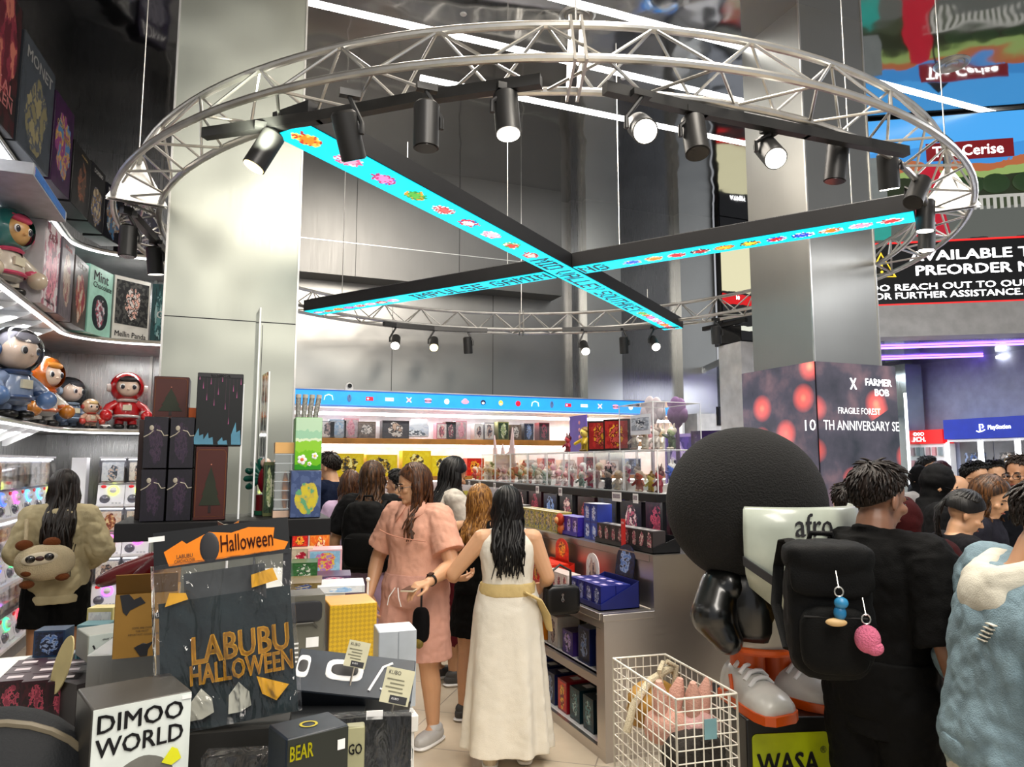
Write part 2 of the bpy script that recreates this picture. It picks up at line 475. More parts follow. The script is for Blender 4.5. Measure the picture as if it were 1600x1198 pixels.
# tall advertising screen on the back wall
def screen_art(cols, pos, axis=2, emit=1.1, noise=.06, nscale=4, const=True, extra=None):
    m, nt, b = _nodes('screen_picture'); N, L = nt.nodes, nt.links
    tc = N.new('ShaderNodeTexCoord'); sp = N.new('ShaderNodeSeparateXYZ'); L.new(tc.outputs['Generated'], sp.inputs[0])
    no = N.new('ShaderNodeTexNoise'); no.inputs['Scale'].default_value = nscale; no.inputs['Detail'].default_value = 6; L.new(tc.outputs['Generated'], no.inputs[0])
    ad = N.new('ShaderNodeMath'); ad.operation = 'MULTIPLY_ADD'; ad.inputs[1].default_value = noise
    L.new(no.outputs['Fac'], ad.inputs[0]); L.new(sp.outputs[axis], ad.inputs[2])
    r = N.new('ShaderNodeValToRGB'); r.color_ramp.interpolation = 'CONSTANT' if const else 'LINEAR'
    e = r.color_ramp.elements
    while len(e) < len(cols): e.new(.5)
    for i, c in enumerate(cols): e[i].position = pos[i]; e[i].color = c4(col(c))
    L.new(ad.outputs[0], r.inputs[0])
    b.inputs['Base Color'].default_value = (.01, .01, .01, 1); b.inputs['Roughness'].default_value = .3
    L.new(r.outputs[0], b.inputs['Emission Color']); b.inputs['Emission Strength'].default_value = emit
    return m
RED_E = mat((.75, .02, .02), .4, emit=1.0, name='lit_red'); WHITE_E = mat((1, 1, 1), .4, emit=1.3, name='lit_white')
t = thing('advertising_screen', 'tall narrow lit screen with red and cream bands hanging between the back columns', 'screen', (7.2, 8.75, 3.55))
a = MB(); a.box((0, .05, .98), (.62, .1, 1.96), BLACK); a.build('housing', t)
a = MB(); a.box((0, -.004, .98), (.58, .01, 1.92), screen_art(('#0b0b0c', '#cfd0c0', '#101010', '#c40a12', '#161616', '#cfc9a4', '#cfc9a4', '#101012'), (0, .09, .13, .3, .38, .40, .44, .80), noise=.03)); pn = a.build('display_panel', t)
lett(pn, '10', (0, -.012, .68), .06, .06, WHITE_E, bold=.02); lett(pn, 'ATMIX', (.06, -.012, 1.63), .3, .07, WHITE_E, bold=.02)
# dark equipment under it
def speaker(px, py, d, s, lab, rz=-.4):
    p = at(px, py, d); t = thing('wall_speaker', lab, 'speaker', p, rz)
    a = MB(); a.box((0, .1, 0), (s, .2, s * .85), BLACK); a.build('cabinet', t, bevel=.008)
    a = MB(); a.box((0, -.004, 0), (s * .88, .008, s * .74), mat((.03, .03, .03), .8, bump=.6, bscale=300)); a.build('grille', t)
    a = MB(); a.box((0, .25, 0), (.06, .12, .1), INK); a.build('bracket', t)
speaker(1141, 523, 8.3, .27, 'black wall speaker above the pale pier beside the right column')
t = thing('wall_tablet', 'small black display on the white service panel beside the purple carton', 'tablet', at_Y(1129, 650, 8.54))
a = MB(); a.box((0, 0, 0), (.2, .03, .27), BLACK); a.build('frame', t)
a = MB(); a.box((0, -.018, 0), (.17, .006, .23), BLACK_GLOSS); a.build('glass', t)
# columns ------------------------------------------------------------------
COLM = brushed((.35, .365, .32), .34, .08, name='column_steel')
mb = MB(); mb.box((-.03, 5.3, 2.75), (.80, .80, 5.5), COLM)
mb.box((.374, 4.899, 2.75), (.012, .012, 5.5), ALU); mb.box((-.434, 4.899, 2.75), (.012, .012, 5.5), ALU)
mb.box((-.03, 4.899, 2.62), (.8, .003, .006), INK); mb.box((.16, 4.899, 1.3), (.004, .003, 2.6), INK)
struct('column_left', mb)
CX, CY, CW = 4.24, 4.27, .70
mb = MB(); mb.box((CX + CW / 2, CY + CW / 2, 2.75), (CW, CW, 5.5), brushed((.36, .36, .34), .40, .03, name='column_steel_grey'))
mb.box((CX, CY, 2.75), (.014, .014, 5.5), ALU); mb.box((CX + CW, CY, 2.75), (.014, .014, 5.5), ALU)
struct('column_right', mb)
# screen wrapped round the right column
def city_mat(seed, warm):
    m, nt, b = _nodes('screen_night_city'); N, L = nt.nodes, nt.links
    tc = N.new('ShaderNodeTexCoord'); mp = N.new('ShaderNodeMapping'); mp.inputs['Location'].default_value = (seed, seed * 2, seed)
    L.new(tc.outputs['Object'], mp.inputs[0])
    n1 = N.new('ShaderNodeTexNoise'); n1.inputs['Scale'].default_value = 3; n1.inputs['Detail'].default_value = 6; L.new(mp.outputs[0], n1.inputs[0])
    r1 = N.new('ShaderNodeValToRGB'); e = r1.color_ramp.elements
    e[0].position = .3; e[0].color = (.012, .016, .022, 1); e[1].position = .72; e[1].color = (.17, .10, .11, 1)
    x = e.new(.52); x.color = (.05, .045, .06, 1)
    L.new(n1.outputs['Fac'], r1.inputs[0])
    vo = N.new('ShaderNodeTexVoronoi'); vo.inputs['Scale'].default_value = 3.4; L.new(mp.outputs[0], vo.inputs['Vector'])
    r2 = N.new('ShaderNodeValToRGB'); e = r2.color_ramp.elements
    e[0].position = .0; e[0].color = (1.3, .32, .14, 1); e[1].position = .42; e[1].color = (0, 0, 0, 1); x = e.new(.16); x.color = (.7, .07, .04, 1)
    L.new(vo.outputs['Distance'], r2.inputs[0])
    sel = N.new('ShaderNodeSeparateColor'); L.new(vo.outputs['Color'], sel.inputs[0])
    gt = N.new('ShaderNodeMath'); gt.operation = 'GREATER_THAN'; gt.inputs[1].default_value = 1 - warm; L.new(sel.outputs[0], gt.inputs[0])
    sc = N.new('ShaderNodeVectorMath'); sc.operation = 'SCALE'; L.new(r2.outputs[0], sc.inputs[0]); L.new(gt.outputs[0], sc.inputs['Scale'])
    ad = N.new('ShaderNodeVectorMath'); ad.operation = 'ADD'; L.new(r1.outputs[0], ad.inputs[0]); L.new(sc.outputs[0], ad.inputs[1])
    b.inputs['Base Color'].default_value = (.01, .01, .012, 1); b.inputs['Roughness'].default_value = .25
    L.new(ad.outputs[0], b.inputs['Emission Color']); b.inputs['Emission Strength'].default_value = 1.6
    return m
BX, BY, BW, BZ = 4.17, 4.2, .84, 2.475
t = thing('column_screen', 'black screen box wrapped round the right column showing a dark red-lit scene', 'screen', (BX, BY, 0))
mb = MB(); w_ = BW; h_ = BZ - .1
for c, d in (((w_ / 2, .03, h_ / 2 + .1), (w_, .06, h_)), ((.03, w_ / 2 + .03, h_ / 2 + .1), (.06, w_ - .06, h_)), ((w_ - .03, w_ / 2 + .03, h_ / 2 + .1), (.06, w_ - .06, h_)), ((w_ / 2, w_ - .03, h_ / 2 + .1), (w_ - .12, .06, h_))): mb.box(c, d, BLACK)
mb.build('housing', t)
mb = MB(); mb.box((w_ / 2, -.006, h_ / 2 + .12), (w_ - .01, .01, h_ - .04), city_mat(1.7, .3)); f1 = mb.build('front_display', t)
mb = MB(); mb.box((-.006, w_ / 2, h_ / 2 + .12), (.01, w_ - .01, h_ - .04), city_mat(7.3, .55)); f2 = mb.build('side_display', t)
lett(f1, 'X', (.37, -.013, 2.315), .07, .09, WHITE_E, bold=.02); lett(f1, 'FARMER', (.64, -.013, 2.335), .28, .055, WHITE_E, bold=.008); lett(f1, 'BOB', (.67, -.013, 2.255), .15, .055, WHITE_E, bold=.008)
lett(f1, 'FRAGILE FOREST', (.42, -.013, 2.10), .44, .05, WHITE_E); lett(f1, 'TH ANNIVERSARY SE', (.44, -.013, 1.985), .79, .075, WHITE_E)
lett(f2, '10', (-.013, .06, 1.985), .11, .085, WHITE_E, x=(0, -1, 0))

# ================================================================== right side: big screen wall and the hall behind it
Q0 = at(1480, 470, 7.4)
ang = math.atan2(.523, -.853) + PI                         # wall direction, reading left to right
def big_screen():
    t = thing('video_wall', 'huge lit video wall with a park picture over a black preorder notice', 'screen', (Q0.x, Q0.y, 0), ang)
    mb = MB(); mb.box((.1, .12, 4.42), (3.4, .2, 2.12), BLACK); mb.build('housing', t)
    zb, zs = 3.375, 4.06
    mb = MB(); mb.box((.1, .01, (zs + 5.46) / 2 + .0), (3.36, .02, 5.46 - zs), screen_art(('#2c2c2c', '#5a5d58', '#38412c', '#232c16', '#8fa860', '#b0633c', '#3d8fd8', '#4aa6f0'), (0, .10, .34, .42, .58, .66, .72, .85), noise=.2, nscale=9, emit=.9)); pc = mb.build('picture_panel', t)
    mb = MB(); mb.box((.1, .01, (zb + zs) / 2), (3.36, .02, zs - zb), mat((.004, .004, .004), .3, emit=.02)); bn = mb.build('notice_panel', t)
    mb = MB()
    mb.box((.1, -.004, zs), (3.36, .012, .018), RED_E); mb.box((.1, -.004, zb + .008), (3.36, .012, .014), RED_E)
    mb.build('red_border', bn)
    lett(bn, 'AVAILABLE TO', (.33, 0, 3.905), 1.35, .11, WHITE_E, bold=.03); lett(bn, 'PREORDER NOW', (.46, 0, 3.745), 1.5, .11, WHITE_E, bold=.03)
    lett(bn, 'DO REACH OUT TO OUR FRIENDLY STAFF', (.55, 0, 3.57), 2.62, .07, WHITE_E, bold=.025); lett(bn, 'FOR FURTHER ASSISTANCE.', (-.02, 0, 3.478), 1.5, .07, WHITE_E, bold=.025)
    mb = MB(); Y_E = mat((.9, .65, .05), .4, emit=1)
    mb.tube([(-.76, -.01, 3.69), (-.5, -.01, 3.69), (-.63, -.01, 3.95)], .014, Y_E, closed=True, n=6)
    mb.cyl((-.63, -.01, 3.78), (-.63, -.01, 3.86), .012, Y_E, n=8); mb.ell((-.63, -.01, 3.745), .015, Y_E, n=8, k=6); mb.build('warning_triangle', bn)
    # picture content
    mb = MB(); mb.box((.32, -.006, 5.05), (.86, .012, .2), mat((.16, .005, .008), .4, emit=.7)); cpn = mb.build('caption', pc); lett(cpn, 'The Cerise', (.3, -.013, 5.05), .7, .12, WHITE_E, bold=.02)
    mb = MB(); RC = mat((.35, .006, .02), .5, emit=.8); bl = mat((.012, .012, .014), .5)
    mb.prism([(-.28, 4.12), (.08, 4.12), (.02, 4.45), (.05, 4.72), (-.02, 4.9), (-.1, 4.93), (-.2, 4.86), (-.26, 4.6)], -.014, -.004, RC); mb.build('red_coat', pc)
    mb = MB(); mb.box((.06, -.008, 4.7), (.018, .01, .6), bl); mb.prism([(0, 5.0), (.12, 5.0), (.15, 5.14), (-.03, 5.14)], -.012, -.004, bl); mb.prism([(-.05, 5.16), (.17, 5.16), (.06, 5.28)], -.012, -.004, bl); mb.build('street_lantern', pc)
    mb = MB(); W2 = mat((.45, .45, .42), .5, emit=.6); mb.box((.7, -.008, 4.52), (1.5, .012, .03), W2)
    for i in range(22): mb.box((-.0 + i * .066, -.008, 4.45), (.03, .012, .13), W2)
    mb.build('balustrade', pc)
    mb = MB(); G = mat((.02, .05, .015), .5, emit=.35)
    for x in (.3, .55, .85, 1.1): mb.ell((x, -.006, 4.66), (.14, .012, .11), G)
    mb.build('topiary', pc)
    mb = MB(); T = mat((.02, .28, .24), .5, emit=.6); mb.prism([(-1.1, 4.1), (-.52, 4.1), (-.5, 4.36), (-.6, 4.45), (-.72, 4.4), (-.8, 4.62), (-1.1, 4.7)], -.012, -.004, T); mb.box((-.68, -.008, 4.78), (.3, .01, .5), mat((.18, .2, .2), .5, emit=.4)); mb.build('building_facade', pc)
big_screen()
def W2L(x, y, z):                                            # a point of the screen wall in shop axes
    return V3((Q0.x + x * math.cos(ang) - y * math.sin(ang), Q0.y + x * math.sin(ang) + y * math.cos(ang), z))
FASC = mat((.44, .44, .44), .45, .3)
mb = MB(); mb.box((.1, .12, 3.2), (3.6, .3, .34), FASC); mb.box((.1, .3, 4.4), (3.6, .08, 2.1), FASC)
struct('wall_fascia', mb, loc=(Q0.x, Q0.y, 0), rz=ang)
# hall behind: ceiling, side wall with shop fronts
mb = MB()
hall = [W2L(-1.8, .28, 3.03), W2L(1.9, .28, 3.03), V3((10, 4.0, 3.03)), V3((10, 9.7, 3.03)), V3((6.9, 9.7, 3.03))]
mb.add(hall + [v + V3((0, 0, .1)) for v in hall], [(4, 3, 2, 1, 0), (5, 6, 7, 8, 9)] + [(i, (i + 1) % 5, (i + 1) % 5 + 5, i + 5) for i in range(5)], brushed((.6, .62, .66), .12, .03, name='hall_ceiling_metal'))
struct('ceiling_hall', mb)
PUR = mat((.25, .1, 1), .4, emit=7, name='purple_neon')
for i, (d, q0, q1, yy0, yy1) in enumerate(((8.1, 1373, 1640, 544, 536), (8.95, 1373, 1536, 561, 556))):
    a, b = at_z(q0, yy0, 3.015), at_z(q1, yy1, 3.015)
    m_ = MB(); m_.tube([a, b], .012, PUR, n=6); tag(m_.build('neon_tube'), ['long purple neon line under the front of the hall ceiling', 'short purple neon line deeper along the hall ceiling'][i], 'neon light', 'purple neon lines')
a, b = at_z(1408, 605, 2.98), at_z(1570, 555, 2.98)
m_ = MB(); m_.box((0, 0, 0), ((b - a).length, .05, .03), STRIPL); o = m_.build('hall_light_strip', loc=(a + b) / 2, rz=math.atan2((b - a).y, (b - a).x)); tag(o, 'slim white light strip running under the hall ceiling toward the blue sign', 'ceiling light')
WX = 8.45
mb = MB(); mb.box((WX + .3, 6.2, 1.55), (.1, 7.2, 3.1), mat((.30, .33, .45), .5)); struct('wall_right', mb)
mb = MB(); mb.box((7.9, 9.65, 1.55), (3.2, .1, 3.1), mat((.42, .46, .46), .35, .5)); struct('wall_hall_end', mb)
def shopfront(name, lab, y0, y1, zb, zt, color, txts):
    t = thing(name, lab, 'sign', (WX, (y0 + y1) / 2, zb), -PI / 2)
    w = abs(y1 - y0); mb = MB(); mb.box((0, .1, (zt - zb) / 2), (w, .2, zt - zb), color); f = mb.build('panel', t)
    for s, x, z, ww, hh in txts: lett(f, s, (x, -.002, z), ww, hh, WHITE_E, bold=.006)
    if name == 'blue_shop_sign':                             # the looped letter mark beside the name
        mb = MB(); mb.tube([(-.63, -.008, .075), (-.63, -.008, .17), (-.60, -.008, .165), (-.585, -.008, .14), (-.60, -.008, .12)], .008, WHITE_E, n=6)
        mb.tube([(-.675, -.008, .09), (-.645, -.008, .075), (-.6, -.008, .085), (-.57, -.008, .10)], .007, WHITE_E, n=6); mb.build('looped_mark', f)
shopfront('blue_shop_sign', 'long blue shop sign with white lettering over the lit cabinets', 6.42, 4.2, 1.99, 2.235, mat((.012, .03, .30), .4, emit=.55), [('PlayStation', -.40, .12, .27, .065)])
shopfront('red_shop_sign', 'small red shop sign with white lettering left of the long blue sign', 7.06, 6.44, 1.94, 2.12, mat((.75, .012, .012), .4, emit=.6), [('INTENDO', -.1, .13, .3, .045), ('SWITCH.', -.1, .06, .34, .06)])
# lit display cabinets under the blue sign
CABL = mat((.92, .95, 1), .4, emit=3.2, name='cabinet_light')
for i in range(5):
    y = 6.4 - .44 * i
    t = thing('display_cabinet', 'lit white display cabinet under the blue sign, %s from the red sign' % ORD[i], 'cabinet', (WX, y - .22, 0), -PI / 2, 'lit cabinets under the blue sign')
    mb = MB(); mb.box((0, .26, 1.0), (.43, .04, 1.98), mat((.16, .16, .17), .5)); mb.box((0, .12, .25), (.43, .24, .5), WHITE); mb.box((0, .14, 1.97), (.43, .24, .03), WHITE); mb.build('body', t)
    for sx in (-1, 1):
        mb = MB(); mb.box((sx * .205, .01, 1.2), (.022, .03, 1.5), CABL); mb.build('light_strip', t)
    for z in (.95, 1.5):
        mb = MB(); mb.box((0, .14, z), (.39, .22, .015), WHITE); mb.build('shelf', t)
    for j, z in enumerate((.96, 1.51)):
        c_ = [('#26344a', '#9aa', '#d8c8b0', '#202028', '#5a6a88'), ('#3a3a40', '#7788aa', '#e0e4ee', '#18181c', '#405a90'), ('#222', '#8a8078', '#c9a060', '#101010', '#ddd')][(i + j) % 3]
        mb = MB(); mb.box((0.02 * (i % 2), .12, .15), (.24, .1, .3), art(*c_, emit=.05)); o = mb.build('game_poster', loc=(WX + .12, y - .22 + .02 * (i % 2), z + .008), rz=-PI / 2)
        tag(o, 'printed game box on the %s shelf of the lit cabinet, %s from the red sign' % (('lower', 'upper')[j], ORD[i]), 'game box', 'game boxes in the lit cabinets')
# slatted wall with hanging goods under the red sign
t = thing('pegboard_wall', 'white pegboard rack of small hanging packs under the red sign', 'rack', (WX + .02, 6.75, 0), -PI / 2)
mb = MB(); mb.box((0, .1, .97), (.62, .2, 1.94), WHITE); mb.build('panel', t)
for r in range(4):
    mb = MB()
    for q in range(7): mb.box((-.26 + q * .087, -.014, 1.84 - r * .17), (.05, .025, .11), mat((.25 + .2 * ((r + q) % 3), .3, .32), .5))
    o = mb.build('hanging_pack_row', t); o['kind'] = 'stuff'
# lit slim mirror column and dark screen left of the signs
p = at(1417, 640, 9.4)
mb = MB(); mb.box((0, 0, 1.55), (.3, .3, 2.9), brushed((.62, .70, .70), .15, .02, name='mirror_column')); struct('column_hall', mb, loc=(p.x + .1, p.y + .1, 0))
t = thing('column_light', 'thin white light strip standing along the hall column edge', 'light', (p.x - .15, p.y - .11, .0))
mb = MB(); mb.box((0, 0, 1.3), (.025, .025, 2.6), CABL); mb.build('tube', t); mb = MB(); mb.box((0, 0, .02), (.05, .05, .04), BLACK); mb.build('foot', t)
p = at(1447, 642, 9.6)
t = thing('hanging_screen', 'black switched-off screen hanging above the red sign', 'screen', (p.x, p.y, 2.18), -PI / 2 + .2)
mb = MB(); mb.box((0, .04, .37), (.42, .06, .72), BLACK_GLOSS); mb.build('panel', t); mb = MB(); mb.box((0, .04, .79), (.04, .04, .16), BLACK); mb.build('hanger', t)

# ================================================================== truss ring, tracks, lights
RC_ = V3((2.367, 5.463, 0))
def rp(r, th, z): return V3((RC_.x + r * math.cos(th), RC_.y + r * math.sin(th), z))
t = thing('circular_truss', 'large round aluminium lighting truss hanging under the mirror ceiling', 'truss', RC_)
def ringpts(r, z, n=120): return [rp(r, 2 * PI * i / n, z) - RC_ for i in range(n)]
RO, RI, RM, ZL, ZU = 3.17, 2.9, 3.04, 3.37, 3.60
for r, z in ((RO, ZL), (RI, ZL), (RM, ZU)):
    a = MB(); a.tube(ringpts(r, z), .019, ALU, n=10, closed=True); a.build('chord', t)
def lacing(ra, za, rb, zb, n=40):
    a = MB()
    for i in range(n):
        q0, q1, q2 = 2 * PI * i / n, 2 * PI * (i + .5) / n, 2 * PI * (i + 1) / n
        a.tube([rp(ra, q0, za) - RC_, rp(rb, q1, zb) - RC_], .0075, ALU, n=6); a.tube([rp(rb, q1, zb) - RC_, rp(ra, q2, za) - RC_], .0075, ALU, n=6)
    a.build('lacing', t)
lacing(RO, ZL, RM, ZU); lacing(RI, ZL, RM, ZU); lacing(RO, ZL, RI, ZL)
for i in range(6):
    q = R_(-110) + i * PI / 3
    a = MB(); e = V3((-math.sin(q), math.cos(q), 0)) * .03
    for s in (-1, 1):
        tri = [rp(RO + .04, q, ZL - .03) - RC_, rp(RI - .04, q, ZL - .03) - RC_, rp(RM, q, ZU + .05) - RC_]
        a.add([v + e * s * 1.0 for v in tri] + [v + e * s * .6 for v in tri], [(0, 1, 2), (5, 4, 3), (0, 3, 4, 1), (1, 4, 5, 2), (2, 5, 3, 0)], ALU)
    a.build('joint_plate', t)
    a = MB(); a.cyl(rp(RM, q, ZU) - RC_, rp(RM, q, CEIL) - RC_, .004, ALU, n=6); a.build('suspension_wire', t)
# glowing cross
CYAN = (.0, .62, .80)
def led_mat():
    m, nt, b = _nodes('led_panel_cyan'); N, L = nt.nodes, nt.links
    tc = N.new('ShaderNodeTexCoord'); vo = N.new('ShaderNodeTexChecker'); vo.inputs['Scale'].default_value = 90
    vo.inputs[1].default_value = (.0, .70, .86, 1); vo.inputs[2].default_value = (.0, .56, .74, 1)
    L.new(tc.outputs['Object'], vo.inputs[0])
    b.inputs['Base Color'].default_value = (.01, .05, .06, 1)
    L.new(vo.outputs[0], b.inputs['Emission Color']); b.inputs['Emission Strength'].default_value = 1.6
    return m
LEDM = led_mat()
GLY = {'M': '10001 11011 10101 10101 10001 10001 10001', 'I': '111 010 010 010 010 010 111', 'D': '11110 10001 10001 10001 10001 10001 11110', 'V': '10001 10001 10001 10001 10001 01010 00100',
       'A': '01110 10001 10001 11111 10001 10001 10001', 'L': '10000 10000 10000 10000 10000 10000 11111', 'E': '11111 10000 10000 11110 10000 10000 11111', 'Y': '10001 10001 01010 00100 00100 00100 00100',
       'S': '01111 10000 10000 01110 00001 00001 11110', 'O': '01110 10001 10001 10001 10001 10001 01110', 'U': '10001 10001 10001 10001 10001 10001 01110', 'T': '11111 00100 00100 00100 00100 00100 00100',
       'H': '10001 10001 10001 11111 10001 10001 10001', 'K': '10001 10010 10100 11000 10100 10010 10001', 'P': '11110 10001 10001 11110 10000 10000 10000', 'G': '01110 10001 10000 10111 10001 10001 01110', 'N': '10001 11001 10101 10011 10001 10001 10001', ' ': '000 000 000 000 000 000 000'}
def pix_text(a, s, x0, px, m, z=-.004):
    for ch in s:
        g = GLY[ch].split()
        for r, row in enumerate(g):
            for c, bit in enumerate(row):
                if bit == '1': a.box((x0 + (c + .5) * px, (r - 3) * px * 1.1, z), (px * .96, px * 1.06, .003), m)
        x0 += (len(g[0]) + 1) * px
    return x0
LEDINK = mat((.004, .02, .05), .4, emit=.0)
_ec = {}
def em(c, s=1.0): return mat(c, .4, emit=s)
PAL = [('#e8902c', '#c02828', '#f4d060'), ('#f4a8c8', '#e86090', '#ffffff'), ('#ff8fd0', '#c03070', '#7060c0'), ('#58b848', '#2f8f3f', '#e8a030'), ('#f06868', '#b82030', '#ffffff'),
       ('#f4f4f4', '#d83048', '#3048a0'), ('#f8c8d8', '#e87898', '#ffffff'), ('#e84838', '#48a048', '#f4e0d0'), ('#f0d8d0', '#c84848', '#a03030')]
PAL2 = [('#3060e0', '#88a8f0', '#f0c090'), ('#f09030', '#f4d8a0', '#c05020'), ('#e02838', '#f4b0b0', '#801820'), ('#c82030', '#402020', '#f0e0d0'), ('#f0d030', '#e09028', '#c03020'), ('#f0e040', '#303030', '#e89030'), ('#e02828', '#3050c0', '#f4f4f4'), ('#3858e8', '#f4f4f4', '#1830a0'), ('#f09028', '#f4f4f4', '#b05818'), ('#f4a8c8', '#f4f4f4', '#d06090'), ('#e03838', '#f4f4f4', '#901820')]
def sprite(par, x, pal, seed, px=.0125):
    rnd = random.Random(seed); a = MB(); w, h = 7, 10
    for r in range(-h // 2, h // 2):
        for c in range(-w, w):
            e = (c / w) ** 2 + (r / (h * .5)) ** 2
            if e + rnd.uniform(-.35, .35) < .78:
                a.box((x + c * px, r * px, -.004), (px, px, .003), em(pal[0 if e < .35 + rnd.uniform(-.25, .25) else (1 if rnd.random() < .6 else 2)], .9))
    a.build('pixel_icon', par)
def led_bar(p, q, lab, w=.225):
    p, q = V3(p), V3(q); L = (q - p).length
    t = thing('led_ceiling_bar', lab, 'led sign', (p + q) / 2, math.atan2((q - p).y, (q - p).x), 'glowing LED cross under the truss')
    a = MB(); a.box((0, 0, .06), (L, w + .02, .116), BLACK); a.box((0, 0, .13), (L * .98, w * .5, .03), STEEL_DARK); a.build('housing', t)
    a = MB(); a.box((0, 0, .0), (L - .01, w, .006), LEDM); s = a.build('display_panel', t)
    for x in (-L * .35, L * .35):
        a = MB(); a.tube([(x, 0, .12), (x, 0, .30 if abs(x) > 1.9 else 1.9)], .004, ALU, n=6); a.build('suspension_wire', t)
    return t, s, L
pA, pB, pC, pD = at_z(452, 202, 3.3), at_z(1052, 514, 3.3), at_z(488, 489, 3.3), at_z(1430, 338, 3.3)
t, s, L = led_bar(pA, pB, 'longest cyan LED bar of the cross, running from the left column to the far shelves')
def pix_words(words, x, px, par):
    for w_ in words:
        a = MB(); x = pix_text(a, w_, x, px, LEDINK) + px * 3; a.build('lettering', par)
    return x - px * 3
x0 = L * -.075; x1 = pix_words(('MID', 'VALLEY', 'SOUTHKEY'), x0, .0215, s)
for i in range(9): sprite(s, -L / 2 + .12 + i * (x0 - .25 + L / 2) / 8, PAL[i], i)
for i in range(9): sprite(s, x1 + .1 + i * (L / 2 - x1 - .2) / 8, PAL[(i * 4 + 3) % 9], 30 + i, .011)
u = (pB - pA).normalized(); n2 = V3((-u.y, u.x, 0)); dC, dD = (pC - pA).dot(n2), (pD - pA).dot(n2)
crossp = pC + (pD - pC) * (dC / (dC - dD)); v = (pD - pC).normalized()
t, s, L = led_bar(pC, crossp - v * .135, 'cyan LED bar of the cross reaching left behind the column edge')
pix_words(('IMPULSE', 'GAMIN'), -.02 * L, .0215, s)
for i in range(8): sprite(s, -L / 2 + .1 + i * (.46 * L - .15) / 8, PAL[(i * 2 + 5) % 9], 50 + i, .010)
t, s, L = led_bar(crossp + v * .135, pD, 'cyan LED bar of the cross reaching right in front of the grey column')
a = MB(); pix_text(a, 'NG', -L / 2 + .02, .0215, LEDINK); a.build('lettering', s)
for i in range(11): sprite(s, -L / 2 + .48 + i * (L - .62) / 10, PAL2[i], 70 + i, .0115)

# track rails and heads
TRK = mat((.015, .015, .015), .4, name='track_black')
def rail(pts, lab):
    a = MB(); pts = [V3(p) for p in pts]; c = sum(pts, V3()) / len(pts)
    for p, q in zip(pts, pts[1:]):
        d = q - p; a.T = Matrix.Translation((p + q) / 2 - c) @ d.to_track_quat('X', 'Z').to_matrix().to_4x4(); a.box((0, 0, 0), (d.length + .02, .045, .05), TRK)
    tag(a.build('track_rail', loc=c), lab, 'track rail', 'track rails under the truss')
    return pts
ZT = ZL - .055
railA = rail([at_z(322, 209, ZT), at_z(500, 183, ZT), at_z(660, 153, ZT), at_z(842, 127, ZT)], 'black track rail under the near left arc of the truss')
railB = rail([at_z(948, 138, ZT), at_z(1100, 175, ZT), at_z(1260, 207, ZT), at_z(1414, 237, ZT)], 'black track rail under the near right arc of the truss')
def hz_(px, py, d): p = at(px, py, d); return V3((p.x, p.y, ZT))
railC = rail([hz_(880, 543, 8.58), hz_(913, 543, 8.55), hz_(975, 540, 8.5), hz_(1022, 536, 8.4), hz_(1060, 534, 8.3)], 'black track rail under the far truss arc beside the cross end')
railD = rail([hz_(600, 533, 8.2), hz_(618, 534, 8.3), hz_(678, 537, 8.5), hz_(731, 540, 8.6), hz_(760, 540, 8.62)], 'black track rail under the far truss arc left of its plate')
railE = rail([at_z(1100, 514, ZT), at_z(1165, 500, ZT)], 'short black track rail under the truss left of the right column')
def ring_d(px, py, d0):
    best = min((abs((V3((at(px, py, d0 + k * .01).x, at(px, py, d0 + k * .01).y, 0)) - RC_).length - 2.95), d0 + k * .01) for k in range(-150, 150)); return best[1]
dF1, dF2 = ring_d(200, 378, 5.5), ring_d(242, 408, 6.2)
railF = rail([hz_(190, 365, ring_d(190, 365, 5.3)), hz_(200, 378, dF1), hz_(242, 408, dF2), hz_(252, 415, ring_d(252, 415, 6.4))], 'black track rail under the left truss arc beside the poster boxes')
LENS = mat((1, .93, .8), .3, emit=14, name='lit_lens'); LENSW = mat((1, .75, .3), .3, emit=9, name='warm_lens'); LENS0 = mat((.02, .02, .02), .15, name='unlit_lens')
def head(px, py, d, aim, lab, lit=0, power=60, s=1.0, z=ZT):
    """a cylinder spotlight whose body centre stands at the photo point on the plane under the rail"""
    c = at(px, py, d); aim = V3(aim).normalized()
    t = thing('track_spotlight', lab, 'spotlight', (c.x, c.y, c.z), 0, 'track spotlights on the truss')
    top = V3((0, 0, z - c.z))
    L, r = .19 * s, .055 * s
    a = MB(); a.cyl(-aim * L / 2, aim * L / 2, r, TRK, n=24); a.cyl(-aim * (L / 2 + .012), -aim * L / 2, r * .8, TRK, r, n=24); a.build('barrel', t)
    a = MB(); a.cyl(aim * (L / 2 - .004), aim * (L / 2 + .004), r * .88, (LENS0, LENS, LENSW)[lit], n=24); a.build('lens', t)
    side = aim.cross(V3((0, 0, 1)));  side = side.normalized() if side.length > .1 else V3((1, 0, 0))
    a = MB(); a.tube([top, top + V3((0, 0, -.03)), side * (r + .012) + V3((0, 0, .05)), side * (r + .012)], .011 * s, TRK, n=8); a.build('yoke', t)
    a = MB(); a.box(top + V3((0, 0, -.012)), (.09 * s, .035, .03), TRK); a.build('adapter', t)
    if lit: spot('spot_lamp', c + aim * (L / 2 + .02), c + aim * 3, power, ang=55).parent = None
dn = (.1, .1, -1)
head(412, 236, 3.25, (-.42, .0, -.85), 'lit track spotlight aimed at the pale left column', 2, 90)
spot('spot_lamp', at(412, 236, 3.25) + V3((.0, -.12, .0)), (-.05, 4.9, 4.6), 75, (.97, 1, .78), 75, .9)  # extra spot added without its own fixture, brightens the left column
head(545, 214, 2.95, (.35, .35, -1), 'dark track spotlight overlapping the near end of the longest LED bar')
head(666, 198, 2.9, (0, 0, -1), 'dark track spotlight hanging straight down right of the LED bar end')
